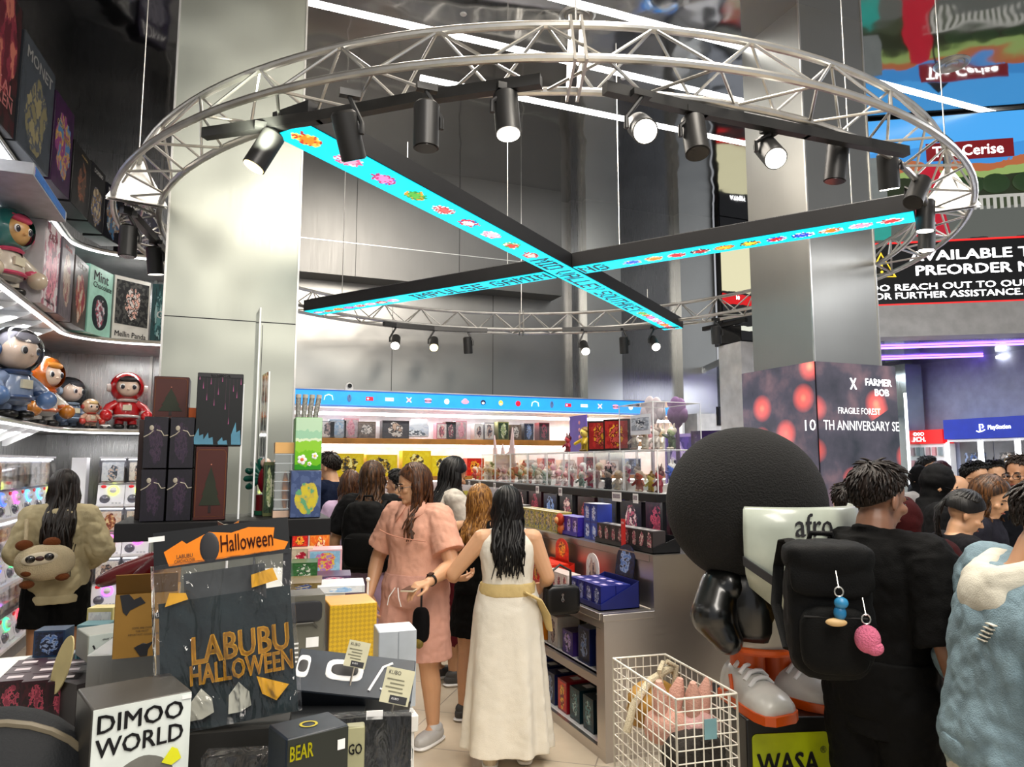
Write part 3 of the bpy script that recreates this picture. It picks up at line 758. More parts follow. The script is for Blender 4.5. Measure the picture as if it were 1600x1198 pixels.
head(792, 180, 2.9, (.0, -.2, -1), 'lit track spotlight at the right end of the near left rail', 1, 70)
head(1003, 200, 2.95, (-.35, -.85, -.62), 'glaring track spotlight facing outward on the near right rail', 1, 60)
head(1086, 214, 3.1, (-.1, -.3, -1), 'unlit track spotlight beside the glaring one on the near right rail')
head(1203, 237, 3.3, (-.3, -.75, -.75), 'second glaring track spotlight facing outward in front of the right column', 1, 60)
head(1307, 255, 3.55, (-.1, .1, -1), 'unlit track spotlight in front of the right column edge')
head(1388, 268, 3.8, (.25, .2, -1), 'lit track spotlight at the right end of the near right rail', 1, 60)
head(1433, 300, 4.05, (-.5, -.1, -.7), 'tilted dark track spotlight near the right LED bar end', 0, 0)
head(1446, 338, 4.5, (.0, .1, -1), 'lit track spotlight just beyond the right LED bar end', 1, 40)
head(1448, 370, 4.9, (.0, .1, -1), 'lowest lit track spotlight on the right truss arc', 1, 40)
head(242, 408, dF2, (.1, .2, -1), 'lit track spotlight beside the poster boxes on the left', 1, 50)
head(200, 378, dF1, (.0, .0, -1), 'dark track spotlight in front of the tall poster boxes')
for px, py, d, l, ln in ((618, 534, 8.3, 1, 'leftmost lit'), (678, 537, 8.5, 2, 'warm orange lit'), (731, 540, 8.6, 0, 'tilted dark'), (913, 543, 8.55, 1, 'brightest lit'), (975, 540, 8.5, 0, 'dark downward'), (1022, 536, 8.4, 1, 'rightmost lit')):
    head(px, py, d, (-.2, -.75, -.6) if l else dn, ln + ' track spotlight on the far arc of the truss over the shelves', l, 45)
head(1119, 524, 7.9, dn, 'dark track spotlight left of the wall speaker')
# ================================================================== left wall: capsule machines, shelves, figures
def zpx(px, py, P):
    """height seen at photo row py over the floor point P"""
    d = P.x * _sy + P.y * _cy
    return CH + _ray(px, py)[2] * d
MWHITE = mat((.80, .80, .86), .3, var=.03, name='machine_white')
MLIGHT = mat((.92, .93, 1), .4, emit=2.6, name='machine_light')
DIALS = [('green', (.05, .9, .25)), ('blue', (.05, .12, 1)), ('magenta', (1, .1, .7)), ('sky blue', (.1, .45, 1)), ('yellow', (.8, .95, .12)), ('pink', (1, .12, .5)), ('purple', (.5, .12, 1)), ('red', (1, .05, .08))]
CARDS = [('#e9dcc8', '#d8c8b4', '#4a3a34', '#9a6a50', '#e8b080'), ('#eee6dc', '#d4ccc8', '#2c2c34', '#7a6a68', '#c8a890'), ('#f0e0d0', '#e8c8b0', '#803820', '#c88050', '#f0d8a0'), ('#dfe4ec', '#ccd4e0', '#30343c', '#78889c', '#e0c8b8')]
MW, MD, MH = .265, .38, .53
KNOBW = mat((.85, .85, .88), .25, name='knob_white'); REDB = mat((.65, .01, .02), .3, emit=.25, name='red_badge')
CHUTE = mat((.10, .10, .14), .1, coat=1., name='smoked_dome')
def machine(dial, card):
    t = thing('capsule_machine', '', 'capsule machine')
    a = MB(); w = MW - .006
    a.box((0, MD / 2 + .03, .115), (w, MD - .06, .23), MWHITE); a.box((0, MD - .03, .38), (w, .06, .3), MWHITE)
    a.box((0, MD / 2, .52), (w, MD, .018), MWHITE); a.box((0, .0, .012), (w, .12, .024), MWHITE)
    a.add([(-w / 2, .03, .23), (w / 2, .03, .23), (w / 2, -.02, .02), (-w / 2, -.02, .02)], [(3, 2, 1, 0)], MWHITE)
    a.build('body', t, smooth=0)
    a = MB(); a.box((0, .03, .50), (w * .9, .02, .012), MLIGHT); a.build('light_strip', t)
    a = MB(); pr = [(.03, .235), (.0, .25), (-.006, .36), (.006, .46), (.05, .508)]
    a.rings([[V3((-w / 2, y, z)), V3((w / 2, y, z))] for y, z in pr], GLASS, cap=False)
    for sx in (-1, 1): a.add([(sx * w / 2, y, z) for y, z in pr] + [(sx * w / 2, MD - .06, .508), (sx * w / 2, MD - .06, .235)], [tuple(range(7))], GLASS)
    a.build('window', t)
    a = MB(); a.box((0, .05, .37), (w * .82, .01, .2), art(*CARDS[card], scale=3.2)); a.box((0, .17, .33), (w * .8, .2, .18), mat((.55, .5, .48), .5, var=.5, scale=25)); a.build('card', t)
    n, c = DIALS[dial]
    a = MB(); q = V3((.02, .016, .165))
    a.T = Matrix.Translation(q) @ Matrix.Rotation(PI / 2 - .23, 4, 'X')
    a.lathe([(.040, .0), (.043, .012), (.056, .012), (.058, .0)], mat(c, .4, emit=2.2), n=24, cap=False)
    d_ = a.build('dial_ring', t)
    a = MB(); a.T = Matrix.Translation(q) @ Matrix.Rotation(PI / 2 - .23, 4, 'X'); a.lathe([(0, .03), (.034, .026), (.04, 0)], KNOBW, n=20); a.box((0, 0, .036), (.062, .018, .022), KNOBW); a.build('knob', t)
    a = MB(); a.ell((-.055, -.002, .075), (.052, .035, .048), CHUTE); a.build('chute_dome', t)
    a = MB(); a.ell((-.075, .022, .208), (.026, .008, .017), REDB); a.build('badge', t)
    a = MB()
    for i in range(3): a.box((.025 + i * .033, -.023, .03), (.029, .004, .034), WHITE); 
    for i in range(3): a.box((.025 + i * .033, -.0255, .03), (.02, .002, .022), mat((.5, .5, .55), .5))
    a.build('price_slip', t)
    return t
protos = {}
def put_machine(dial, card, loc, rz, lab, sx=1.0):
    k = (dial, card)
    if k not in protos:
        o = machine(dial, card); protos[k] = o; o.location = loc; o.rotation_euler = (0, 0, rz); o['label'] = lab
    else:
        o = tree(protos[k], loc, rz, lab)
    o['group'] = 'capsule machines'; o.scale = (sx, 1, 1)
ROWN = ['bottom', 'middle', 'top']
MX = -1.70
for r in range(3):
    for c in range(6):
        y = 8.50 - c * MW * 1.5
        dl = ([7, 0, 7, 0, 7, 0, 7, 2], [4, 3, 6, 0, 1, 0, 5, 0], [4, 3, 3, 2, 1, 0, 6, 4])[r][c]
        put_machine(dl, (r + c) % 4, (MX, y, .17 + r * MH), PI / 2, 'capsule machine with %s dial, %s row of the left wall, %s from corner' % (DIALS[dl][0], ROWN[r], ORD[c]), 1.5)
    for c in range(3):
        dl = ((6, 2, 7), (5, 2, 1), (4, 4, 0))[r][c]
        put_machine(dl, (r + 2 * c + 1) % 4, (-1.19 + c * MW, 8.80, .17 + r * MH), 0, 'capsule machine with %s dial facing the aisle, %s row, %s from corner' % (DIALS[dl][0], ROWN[r], ORD[c]))
mb = MB(); mb.box((-1.86, 7.45, .085), (.3, 2.7, .17), mat((.25, .25, .25), .5)); mb.box((-.85, 8.99, .085), (1.0, .34, .17), mat((.25, .25, .25), .5)); struct('baseboard_left', mb)
mb = MB(); mb.box((-1.52, 8.98, .95), (.14, .2, 1.6), MWHITE); struct('trim_corner_post', mb)

# shelves round the corner
SHELF_M = mat((.62, .62, .64), .35, .5, name='shelf_metal')
def wall_shelf(z, dep, lab):
    x0 = -2.0 + dep
    path = [(x0, 2.5), (x0, 8.05)] + [(x0 + .5 - .5 * math.cos(q * PI / 2 / 8), 8.05 + .5 * math.sin(q * PI / 2 / 8)) for q in range(1, 9)] + [(-.46, 8.55)]
    poly = path + [(-.46, 9.64), (-2.0, 9.64), (-2.0, 2.5)]
    t = thing('wall_shelf', lab, 'shelf', (0, 0, z), 0, 'curved wall shelves on the left')
    a = MB(); n = len(poly)
    a.add([(x, y, 0) for x, y in poly] + [(x, y, -.035) for x, y in poly], [tuple(range(n - 1, -1, -1)), tuple(range(n, 2 * n))] + [(i, (i + 1) % n, (i + 1) % n + n, i + n) for i in range(n)], SHELF_M)
    a.build('board', t)
    a = MB(); a.tube([(x - .03 if i < 10 else x, y + (.03 if i > 8 else 0), -.042) for i, (x, y) in enumerate(path)], .010, SHELF_GLOW, n=6); a.build('light_strip', t)
    a = MB(); a.tube([(x + .004, y - (.004 if i > 8 else 0), -.016) for i, (x, y) in enumerate(path)], .016, ALU, n=6); a.build('edge_trim', t)
    for y in [4.6 + .42 * i for i in range(9)]:
        a = MB(); a.prism([(-2.0, -.036), (x0 - .05, -.036), (x0 - .07, -.055), (-1.97, -.20), (-2.0, -.20)], y - .006, y + .006, WHITE); a.build('bracket', t)
    return t
wall_shelf(2.05, .36, 'lowest curved wall shelf, holding the helmeted dolls above the capsule machines')
wall_shelf(3.02, .40, 'middle curved wall shelf, holding the printed figure boxes')
wall_shelf(3.97, .40, 'highest curved wall shelf, holding the tall dark poster boxes')
for z in (2.0, 2.97, 3.92):
    area('shelf_lamp', (-1.78, 6.9, z - .03), .05, 14, (1, .98, .95), (0, R_(8), 0), 3.4)
    area('shelf_lamp', (-1.0, 8.95, z - .03), 1.0, 7, (1, .98, .95), (0, 0, 0), .05)

def panel_box(name, lab, cat, L, R, zt, dep, side, front, texts=(), zb=None, group=None, bev=.004):
    """upright carton whose front bottom corners are L and R"""
    L, R = V3(L), V3(R)
    if zb is None: zb = L.z
    w = (R - L).to_2d().length; rz = math.atan2(R.y - L.y, R.x - L.x); h = zt - zb
    t = thing(name, lab, cat, ((L.x + R.x) / 2, (L.y + R.y) / 2, zb), rz, group)
    a = MB(); a.box((0, dep / 2, h / 2), (w * .985, dep, h), side); a.build('carton', t, bevel=bev)
    a = MB(); a.box((0, -.0015, h / 2), (w * .985 - .004, .003, h - .004), front); f = a.build('printed_front', t)
    for s, x, z, ww, hh, m in texts: lett(f, s, (x * w, -.004, z * h), ww * w, hh * h, m, bold=.02)
    return t, f, w, h
def shelfbox(zsh, bl, br, tl, lab, side, front, texts=(), dep=.2, name='figure_box'):
    L, R = at_z(bl[0], bl[1], zsh), at_z(br[0], br[1], zsh)
    zt = min(zpx(tl[0], tl[1], L), zsh + (.72 if zsh < 3.5 else 1.2))
    return panel_box(name, lab, 'box', L, R, zt, dep, mat(side, .4), front, texts)
GREYT = mat((.62, .62, .6), .4, name='pale_print'); GOLDT = mat((.75, .55, .25), .4, name='gold_print'); PINKT = mat((.85, .35, .35), .4, name='pink_print'); WT = mat((.85, .85, .84), .4, name='white_print')
Z3 = 3.972
shelfbox(Z3, (-30, 160), (20, 218), (-15, -60), 'maroon and black poster box cut by the top left frame edge', '#181012', art('#1a1013', '#3a1018', '#5a1828', '#82283c', '#c07060', 2.4, (.5, .62, .5, .45)), [('KAL', .1, .30, .55, .09, PINKT), ('KEN', .12, .2, .5, .09, PINKT)])
shelfbox(Z3, (25, 220), (75, 277), (42, 45), 'grey poster box with pale title and gold frame picture on the top shelf', '#2c3036', art('#3c434c', '#333a42', '#8a8262', '#4a5058', '#787256', 3, (.5, .4, .36, .36)), [('MONET', .5 - .5, .86, .8, .11, GREYT)])
shelfbox(Z3, (78, 280), (107, 312), (91, 140), 'purple poster box with gold characters on the top shelf', '#2a1030', art('#37103e', '#2a0c34', '#7a3a70', '#b08a4c', '#4a70a0', 4, (.5, .5, .42, .4)), [('OCEAN', -.2, .7, .35, .06, GOLDT), ('NIGHT', .2, .6, .35, .06, GOLDT)])
shelfbox(Z3, (110, 315), (136, 344), (121, 217), 'black poster box with a brown figure right of the purple one', '#0c0b0c', art('#100f10', '#0c0b0c', '#4a3a30', '#80503a', '#241a18', 3, (.55, .5, .25, .35)), [('ANIMA', .1, .9, .4, .04, GOLDT)])
shelfbox(Z3, (137, 346), (159, 366), (144, 250), 'black poster box with yellow and blue figures on the top shelf curve', '#0d0d0f', art('#101013', '#0c0c10', '#80683a', '#3a5078', '#b0a080', 4, (.5, .35, .4, .35)), [('DOMINO', .0, .9, .6, .07, WT)])
shelfbox(Z3, (160, 368), (188, 385), (163, 283), 'dark poster box with white lettering left of the purple lettered one', '#101016', art('#14141c', '#0e0e14', '#406080', '#806040', '#90a0a8', 4, (.5, .4, .4, .38)), [('NANCY', .0, .9, .7, .08, WT), ('DOK', -.1, .8, .4, .08, WT)])
shelfbox(Z3, (193, 388), (246, 402), (194, 305), 'dark purple poster box with big white lettering beside the left column', '#14101e', art('#1a1530', '#120e22', '#4a4a58', '#787880', '#2a2838', 4, (.5, .35, .42, .36)), [('JOKER', .0, .82, .85, .2, WT)])
Z2 = 3.022
shelfbox(Z2, (-60, 395), (56, 470), (-60, 232), 'big blue and magenta figure box behind the capped doll', '#b8bcc8', art('#1f5fae', '#2a6cc0', '#a01870', '#c02888', '#7a1468', 2.4, (.4, .5, .42, .42)), [('SPACE', .3, .82, .3, .07, PINKT)], dep=.10)[0].location.x -= .22
tb = shelfbox(Z2, (63, 473), (87, 489), (78, 338), 'white bordered figure box with a pink figure on the middle shelf', '#c8c4c8', art('#d8d0d4', '#a05068', '#c05878', '#e090a0', '#703048', 3, (.5, .45, .4, .4)), [('ZAZA', .0, .86, .6, .09, mat((.4, .05, .1), .4)), ('MOON', .0, .07, .6, .03, INK)])
shelfbox(Z2, (90, 490), (109, 503), (101, 364), 'muted grey figure box right of the white bordered one', '#5a5660', art('#6a6068', '#544c56', '#a89080', '#c0b0a0', '#8a4a50', 3), [('STAR', 0, .9, .6, .05, PINKT)])
shelfbox(Z2, (111, 504), (132, 517), (121, 397), 'dark brown figure box with white panels left of the mint one', '#38302e', art('#4a3a36', '#2c2422', '#c8b8a8', '#a86a50', '#8a1c38', 3, (.5, .45, .38, .42)), [('COCO', 0, .9, .7, .09, WT)])
t_, f_, w_, h_ = shelfbox(Z2, (134, 518), (171, 530), (140, 411), 'mint green figure box with a dark arched window', '#7fb8a8', mat('#9fd2c0', .4), [('Mint', -.02, .86, .62, .15, INK), ('Chocolate', .05, .73, .78, .085, INK)])
a = MB(); a.prism([(.33 * w_ * math.cos(q * PI / 12), (.36 + (.24 if q < 13 else -.28) * abs(math.sin(q * PI / 12)) ** .7) * h_) for q in range(24)], -.006, -.004, art('#20282c', '#2c3438', '#c8ccd0', '#a85060', '#485058', 3)); a.build('arched_window', f_)
t_, f_, w_, h_ = shelfbox(Z2, (173, 530), (231, 539), (180, 427), 'white figure box with black foliage picture and doll portrait', '#c8c8c4', mat('#d6d4cc', .4), [('Mellin Panda', .0, .11, .84, .085, INK)])
a = MB(); a.box((0, -.005, .6 * h_), (.88 * w_, .004, .68 * h_), art('#1c1c1c', '#4a4a46', '#d0c8c4', '#181818', '#e0b0a0', 5, (.5, .5, .22, .38))); a.build('picture', f_)
shelfbox(Z2, (233, 539), (256, 540), (238, 443), 'dark teal figure box half hidden behind the left column', '#16383a', art('#1c4446', '#123032', '#5a8a8a', '#204a4c', '#90b0b0', 2), [('G', .1, .5, .4, .12, WT)])
p = at_X(22, 330, -1.72)
t = thing('lying_box', 'white and blue box lying flat on top of the big magenta figure box', 'box', (-1.60, 6.35, 3.745))
a = MB(); a.box((0, 0, .045), (.4, 1.1, .09), mat('#b8bcc4', .4)); a.build('carton', t, bevel=.004)
a = MB(); a.box((.2015, 0, .045), (.003, 1.0, .07), art('#2a6cc0', '#3a7cd0', '#c02888', '#d860a8', '#e8e8f0', 2)); a.build('printed_front', t)

# generic helmeted dolls ------------------------------------------------------
SKIN_D = mat((.80, .62, .50), .35, name='doll_skin'); EYE_D = mat((.02, .02, .03), .1, name='doll_eye'); EYEW = mat((.85, .85, .85), .2, name='doll_eye_white')
def doll(loc, rz, s, lab, suit, trim, helm, hair, mitt, clear=True, boots='#141414', skin=SKIN_D):
    """toy with a big round head; faces local -Y, height about 1 before scaling"""
    t = thing('toy_doll', lab, 'doll', loc, rz)
    k = lambda *p: tuple(s * q for q in p)
    m1, m2, m3, m4, m5 = mat(suit, .3, coat=.5), mat(trim, .3, coat=.5), mat(helm, .2, coat=1.), mat(hair, .5), mat(mitt, .25, coat=.6)
    for sx in (-1, 1):
        a = MB(); a.capsule(k(sx * .09, 0, .18), k(sx * .1, 0, .07), .075 * s, .07 * s, m1); a.build('leg', t)
        a = MB(); a.ell(k(sx * .1, -.03, .05), k(.085, .125, .05), mat(boots, .3), e=.8); a.build('boot', t)
    a = MB(); a.secs([(z * s, 0, 0, rx * s, ry * s) for z, rx, ry in ((.14, .12, .1), (.18, .18, .15), (.26, .2, .165), (.36, .185, .15), (.46, .14, .12), (.5, .09, .09))], m1); b = a.build('torso', t)
    a = MB(); a.lathe([(.19 * s, .20 * s), (.21 * s, .22 * s), (.19 * s, .245 * s)], m2, n=24, cap=False); a.build('suit_band', b)
    a = MB(); a.lathe([(.145 * s, .46 * s), (.165 * s, .485 * s), (.14 * s, .51 * s)], m2, n=24, cap=False); a.build('suit_band', b)
    a = MB(); a.box(k(0, -.158, .36), k(.13, .03, .09), mat((.7, .66, .5), .3)); a.build('chest_pack', b)
    for sx in (-1, 1):
        a = MB(); a.tube([k(sx * .14, 0, .43), k(sx * .25, -.02, .36), k(sx * .29, -.08, .27)], [.075 * s, .075 * s, .085 * s], m1, n=12); a.ell(k(sx * .285, -.07, .285), k(.09, .09, .06), m2); ar = a.build('arm', t)
        a = MB(); a.ell(k(sx * .30, -.13, .22), k(.095, .105, .1), m5); a.build('mitten', ar)
    a = MB(); a.ell(k(0, -.01, .70), k(.205, .19, .185), skin, n=24, k=16); a.ell(k(0, -.2, .66), k(.02, .02, .016), skin); h = a.build('head', t)
    a = MB(); a.ell(k(0, .03, .73), k(.212, .18, .19), m4, n=24, k=14); a.ell(k(0, -.13, .84), k(.15, .08, .05), m4, rot=Matrix.Rotation(.5, 3, 'X')); a.build('hair', h)
    for sx in (-1, 1):
        a = MB(); a.ell(k(sx * .085, -.182, .705), k(.042, .016, .045), EYEW); a.ell(k(sx * .085, -.194, .70), k(.03, .012, .036), EYE_D); a.build('eye', h)
    if clear:
        a = MB(); a.ell(k(0, 0, .71), k(.26, .25, .25), GLASS, n=28, k=18); a.build('helmet_visor', t)
    a = MB()
    rs = []
    for i in range(9):                                            # shell open at the face
        th = i / 8 * PI * (.5 if clear else .76)
        rs.append([V3(k(.265 * math.sin(th) * math.cos(2 * PI * j / 24), .02 + .26 * math.cos(th), .71 + .258 * math.sin(th) * math.sin(2 * PI * j / 24))) for j in range(24)])
    a.rings(rs, m3, cap=False); a.build('helmet_shell', t)
    for sx in (-1, 1):
        a = MB(); a.cyl(k(sx * .24, 0, .69), k(sx * .30, 0, .69), .075 * s, m2, .06 * s, n=20); a.build('ear_disc', t)
    return t
ZF = 2.052
def dollat(px, X=None, Y=None):
    p = at_X(px, 660, X) if X is not None else at_Y(px, 660, Y)
    return (p.x, p.y, ZF)
doll(dollat(16, X=-1.70), R_(60), .80, 'blue and white helmeted doll nearest the left frame edge on the lowest shelf', '#7a8aa8', '#3a5078', '#b8c0cc', '#8a8a98', '#5a78a8')
doll(dollat(64, X=-1.78), R_(62), .74, 'orange helmeted doll with white suit and orange cuffs on the lowest shelf', '#c8c4bc', '#c05a10', '#c86818', '#c88028', '#b8701c', clear=False)
doll(dollat(106, X=-1.74), R_(60), .64, 'grey blue helmeted doll with dark hair right of the orange helmeted one', '#5a6a80', '#8a9cb0', '#6a7888', '#2a2c34', '#3a5070')
doll(dollat(141, Y=8.62), R_(35), .33, 'small cream and red doll standing left of the big red doll', '#c8a088', '#a03028', '#d8b898', '#e0c080', '#c83a2c', clear=False)
doll(dollat(196, Y=8.80), R_(12), .66, 'glossy red helmeted doll with red mittens on the lowest shelf corner', '#b00a12', '#c8c0bc', '#a80810', '#1c1414', '#c00c14', clear=False)
p = at_X(10, 400, -1.735)
doll((p.x, p.y, Z2), R_(62), .74, 'tan doll with pink brimmed teal cap in front of the magenta box', '#c8c0b0', '#c84868', '#1c7068', '#c84868', '#c8b8a0', clear=False, skin=mat((.62, .36, .14), .35))
t = thing('toy_robot', 'small silver toy car beside the red doll on the lowest shelf', 'toy', (at_Y(165, 668, 8.62).x, 8.62, ZF))
a = MB(); a.ell((0, 0, .03), (.06, .035, .022), ALU, e=.7); a.ell((-.01, 0, .055), (.03, .025, .02), GLASS); a.build('body', t)
for sx in (-1, 1):
    for sy in (-1, 1): a = MB(); a.cyl((sx * .035, sy * .03, .016), (sx * .035, sy * .04, .016), .016, INK); a.build('wheel', t)
# ================================================================== shelving along the back wall
BYF = 8.5
XS0, XS1 = .62, 5.98
t = thing('wall_shelving', 'long white back wall shelving with wooden edged lit shelves', 'shelf', (0, BYF, 0))
a = MB(); a.box(((XS0 + XS1) / 2, .42, 1.3), (XS1 - XS0, .04, 2.6), mat((.70, .68, .74), .5)); a.build('back_panel', t)
WOOD = mat((.42, .18, .03), .45, var=.25, scale=6, name='orange_wood')
def wslab(z, th, y0, m, nm='shelf_board'):
    b = MB(); b.box(((XS0 + XS1) / 2, (y0 + .4) / 2, z - th / 2), (XS1 - XS0, .4 - y0, th), m); b.build(nm, t, bevel=.004)
wslab(1.985, .065, .02, WOOD); wslab(1.53, .05, -.02, WOOD); wslab(1.0, .05, -.02, WOOD)
b = MB(); b.box(((XS0 + XS1) / 2, .2, .45), (XS1 - XS0, .4, .9), WHITE); b.build('base_cabinet', t)
for z, e in ((2.275, 5), (1.905, 5), (1.47, 3)):
    b = MB(); b.box(((XS0 + XS1) / 2, .06 if z > 2 else .3, z), (XS1 - XS0 - .04, .03, .035), mat((1, .97, .9), .4, emit=e)); b.build('light_strip', t)
b = MB(); b.box(((XS0 + XS1) / 2, .21, 2.45), (XS1 - XS0, .38, .2), WHITE); b.build('canopy', t)
b = MB(); b.box(((XS0 + XS1) / 2 - .3, .04, 2.08), (XS1 - XS0 - 1.2, .006, .18), GLASS); b.build('front_pane', t)
for x in (XS0 + .02, XS1 - .02):
    b = MB(); b.box((x, .2, 1.3), (.04, .42, 2.5), WHITE); b.build('side_panel', t)
area('shelf_lamp', ((XS0 + XS1) / 2, BYF + .15, 2.24), XS1 - XS0 - .2, 26, (1, .97, .9), (0, 0, 0), .06)
area('shelf_lamp', ((XS0 + XS1) / 2, BYF + .15, 1.89), XS1 - XS0 - .2, 18, (1, .93, .75), (0, 0, 0), .06)
t = thing('icon_light_box', 'long bright blue light box with a row of small icons along the back shelving', 'sign', ((XS0 + XS1) / 2, BYF - .05, 2.45))
BLUE_E = mat((.02, .30, .80), .4, emit=.95, name='lit_blue'); BLUE_E2 = mat((.01, .12, .45), .4, emit=.6)
Lb = XS1 - XS0 - .02
a = MB(); a.box((0, .02, 0), (Lb, .05, .158), BLUE_E); p_ = a.build('lit_face', t)
a = MB(); a.box((0, .02, .085), (Lb, .06, .012), BLUE_E2); a.build('frame_edge', t)
eW, eR, eP, eD, eG, eY = em('#f4f8ff', .9), em('#e02038', .8), em('#f0a0b8', .8), mat('#1c2c5c', .4), em('#5878a8', .5), em('#f0c850', .8)
for i in range(21):
    x = -Lb / 2 + .40 + i * .238; kd = (0, 1, 2, 3, 4, 5, 6, 7, 8, 9, 10)[i % 11]; a = MB(); y = -.009
    if kd == 0:
        a.tube([(x - .05, y, -.03), (x - .04, y, .02), (x, y, .035), (x + .04, y, .02), (x + .05, y, -.03)], [.012, .018, .022, .018, .012], eW, n=8, flat=.3)
    elif kd == 1: a.ell((x, y, 0), (.026, .004, .045), eG); a.box((x, y - .004, .02), (.006, .003, .03), eD)
    elif kd == 2: a.box((x, y, 0), (.09, .006, .045), eR, taper=.9); a.ell((x - .02, y - .003, 0), (.012, .003, .012), eW)
    elif kd == 3:
        a.box((x, y, 0), (.1, .006, .04), eW)
        for q in range(6): a.box((x - .037 + q * .015, y - .004, .004), (.009, .003, .01), eG)
    elif kd == 4:
        for q in range(4): a.tube([(x, y, 0), (x + .042 * math.cos(PI / 4 + q * PI / 2), y, .042 * math.sin(PI / 4 + q * PI / 2))], .006, eW, n=6)
        a.ell((x, y, .0), (.022, .004, .022), eR)
    elif kd == 5: a.ell((x, y, .012), (.045, .004, .018), eP); a.box((x, y, -.004), (.085, .005, .012), eD); a.ell((x, y, -.018), (.042, .004, .012), eP)
    elif kd == 6: a.ell((x, y, -.004), (.033, .004, .034), eW)
    elif kd == 7: a.ell((x, y, 0), (.05, .004, .028), eP); a.ell((x, y, .014), (.03, .0045, .028), eP)
    elif kd == 8: a.ell((x, y, 0), (.034, .004, .032), eD); a.ell((x, y - .002, -.008), (.02, .004, .016), eW)
    elif kd == 9: a.ell((x, y, 0), (.03, .004, .034), eY); a.ell((x, y - .002, -.012), (.016, .004, .01), eW)
    else: a.ell((x, y, 0), (.036, .004, .036), eR)
    a.build('icon', p_)
p = at_Y(546, 603, 8.62)
t = thing('security_camera', 'small white dome security camera above the blue light box', 'camera', (p.x, 8.66, 2.552))
a = MB(); a.lathe([(.055, 0), (.055, .05), (.05, .075), (.02, .085)], WHITE, n=20); a.build('base', t)
a = MB(); a.ell((0, -.02, .06), .045, WHITE); a.build('dome', t)
a = MB(); a.cyl((0, -.06, .06), (0, -.072, .06), .026, BLACK_GLOSS); a.build('lens', t)

# ------------------------------------------------------------------ cartons
_gm = {}
def goods(lab, dims, loc, rz, side, front, cat='box', group=None, name='product_box', strip=None, lift=0):
    """small printed carton, facing local -Y, origin at its base"""
    k = (dims, side, front, strip)
    if k not in _gm:
        w, d, h = dims; a = MB(); a.box((0, 0, h / 2), (w, d, h), mat(side, .35))
        a.quad((-w * .44, -d / 2 - .0006, h * .06), (w * .44, -d / 2 - .0006, h * .06), (w * .44, -d / 2 - .0006, h * .94), (-w * .44, -d / 2 - .0006, h * .94), art(*front) if isinstance(front, tuple) else mat(front, .4))
        if strip: a.box((0, 0, h), (w * .5, d * .3, .001), mat(strip, .4))
        o = a.build(name, smooth=0, bevel=0); _gm[k] = o.data
        o.data.name = name
    else:
        o = bpy.data.objects.new(name, _gm[k]); COL.objects.link(o)
    o.location = loc; o.rotation_euler = (0, 0, rz)
    return tag(o, lab, cat, group)
A = dict(blue=('#141c60', '#20308a', '#8890c8', '#202850', '#d0d4f0'), blue2=('#1a3a9a', '#3058c0', '#a8c0f0', '#e8ecff', '#405098'), pinkw=('#e8dcd8', '#d8c4c0', '#c06070', '#402838', '#f0a8a0'), red=('#c81810', '#e03818', '#f08828', '#f8c848', '#801008'),
         orange=('#e87018', '#f09838', '#f8d060', '#c83010', '#fff0c0'), yellow=('#c8b850', '#40506a', '#283048', '#e0d0a0', '#806848'), teal=('#0c2c34', '#184850', '#508890', '#182028', '#a0c0c0'), dark=('#101216', '#1c2028', '#a05060', '#403038', '#d0b0a8'),
         maroon=('#200c12', '#38141c', '#702838', '#a04050', '#180a0e'), navy=('#0e1428', '#182444', '#5070a8', '#90a0c0', '#101830'), green=('#20301c', '#40583a', '#c0c890', '#708858', '#e0e0c0'), purple=('#403080', '#5840a0', '#a890e0', '#e0d0f8', '#201848'),
         white=('#e4e0dc', '#d4d0d0', '#504850', '#a89090', '#c8b0a0'), yel2=('#e8d018', '#f0dc30', '#f8f0a0', '#b09020', '#303030'))
# top shelf of the wall: pale plush and figure boxes behind the pane
def wallx(px, py): return at_Y(px, py, BYF + .1).x
tops = [(512, 22, 'grey'), (528, 28, 'pale blue'), (548, 24, 'pink'), (572, 30, 'brown'), (618, 44, 'black'), (652, 0, ''), (690, 18, 'rose'), (704, 18, 'dark brown'), (720, 20, 'pink'), (748, 16, 'white'), (764, 18, 'grey'), (786, 20, 'olive'), (806, 20, 'brown'), (826, 18, 'dark grey'), (850, 20, 'maroon')]
cols_ = {'grey': ('#8a8890', A['white']), 'pale blue': ('#88a0b8', ('#a8b0b8', '#9098a8', '#88a8c8', '#a0b8d0', '#c8d0d8')), 'pink': ('#c08898', ('#b8a8ac', '#a89498', '#d890a0', '#e0a8b0', '#c87888')), 'brown': ('#6a584c', ('#78685c', '#5c4c44', '#d0c8c0', '#2c2420', '#e8e0d8')), 'black': ('#2a2628', ('#343034', '#24202a', '#e0d8d0', '#181418', '#c8a890')), 'rose': ('#b07080', A['pinkw']), 'dark brown': ('#3c2c28', A['dark']), 'white': ('#c8c4c0', A['white']), 'olive': ('#7a7850', A['green']), 'maroon': ('#5a2024', A['maroon'])}
cols_['dark grey'] = ('#48484c', A['navy'])
for i, (px, w, cn) in enumerate(tops):
    if not cn: continue
    c_, f_ = cols_[cn]; x = wallx(px, 680); ww = w / 1109 * 8.3
    goods('%s figure box on the upper back shelf, %s from the left column' % (cn, ORD[i]), (round(ww, 3), .16, (.20, .22, .235)[i % 3]), (x, BYF + .17, 1.986), 0, c_, f_, group='figure boxes on the upper back shelf')
for j, px in enumerate((557, 570, 583)):
    for r in range(2): pass
x = wallx(652, 668)
t = thing('picture_sign', 'white mountain picture on a small stand on the upper back shelf', 'sign', (x, BYF + .13, 1.986), -.15)
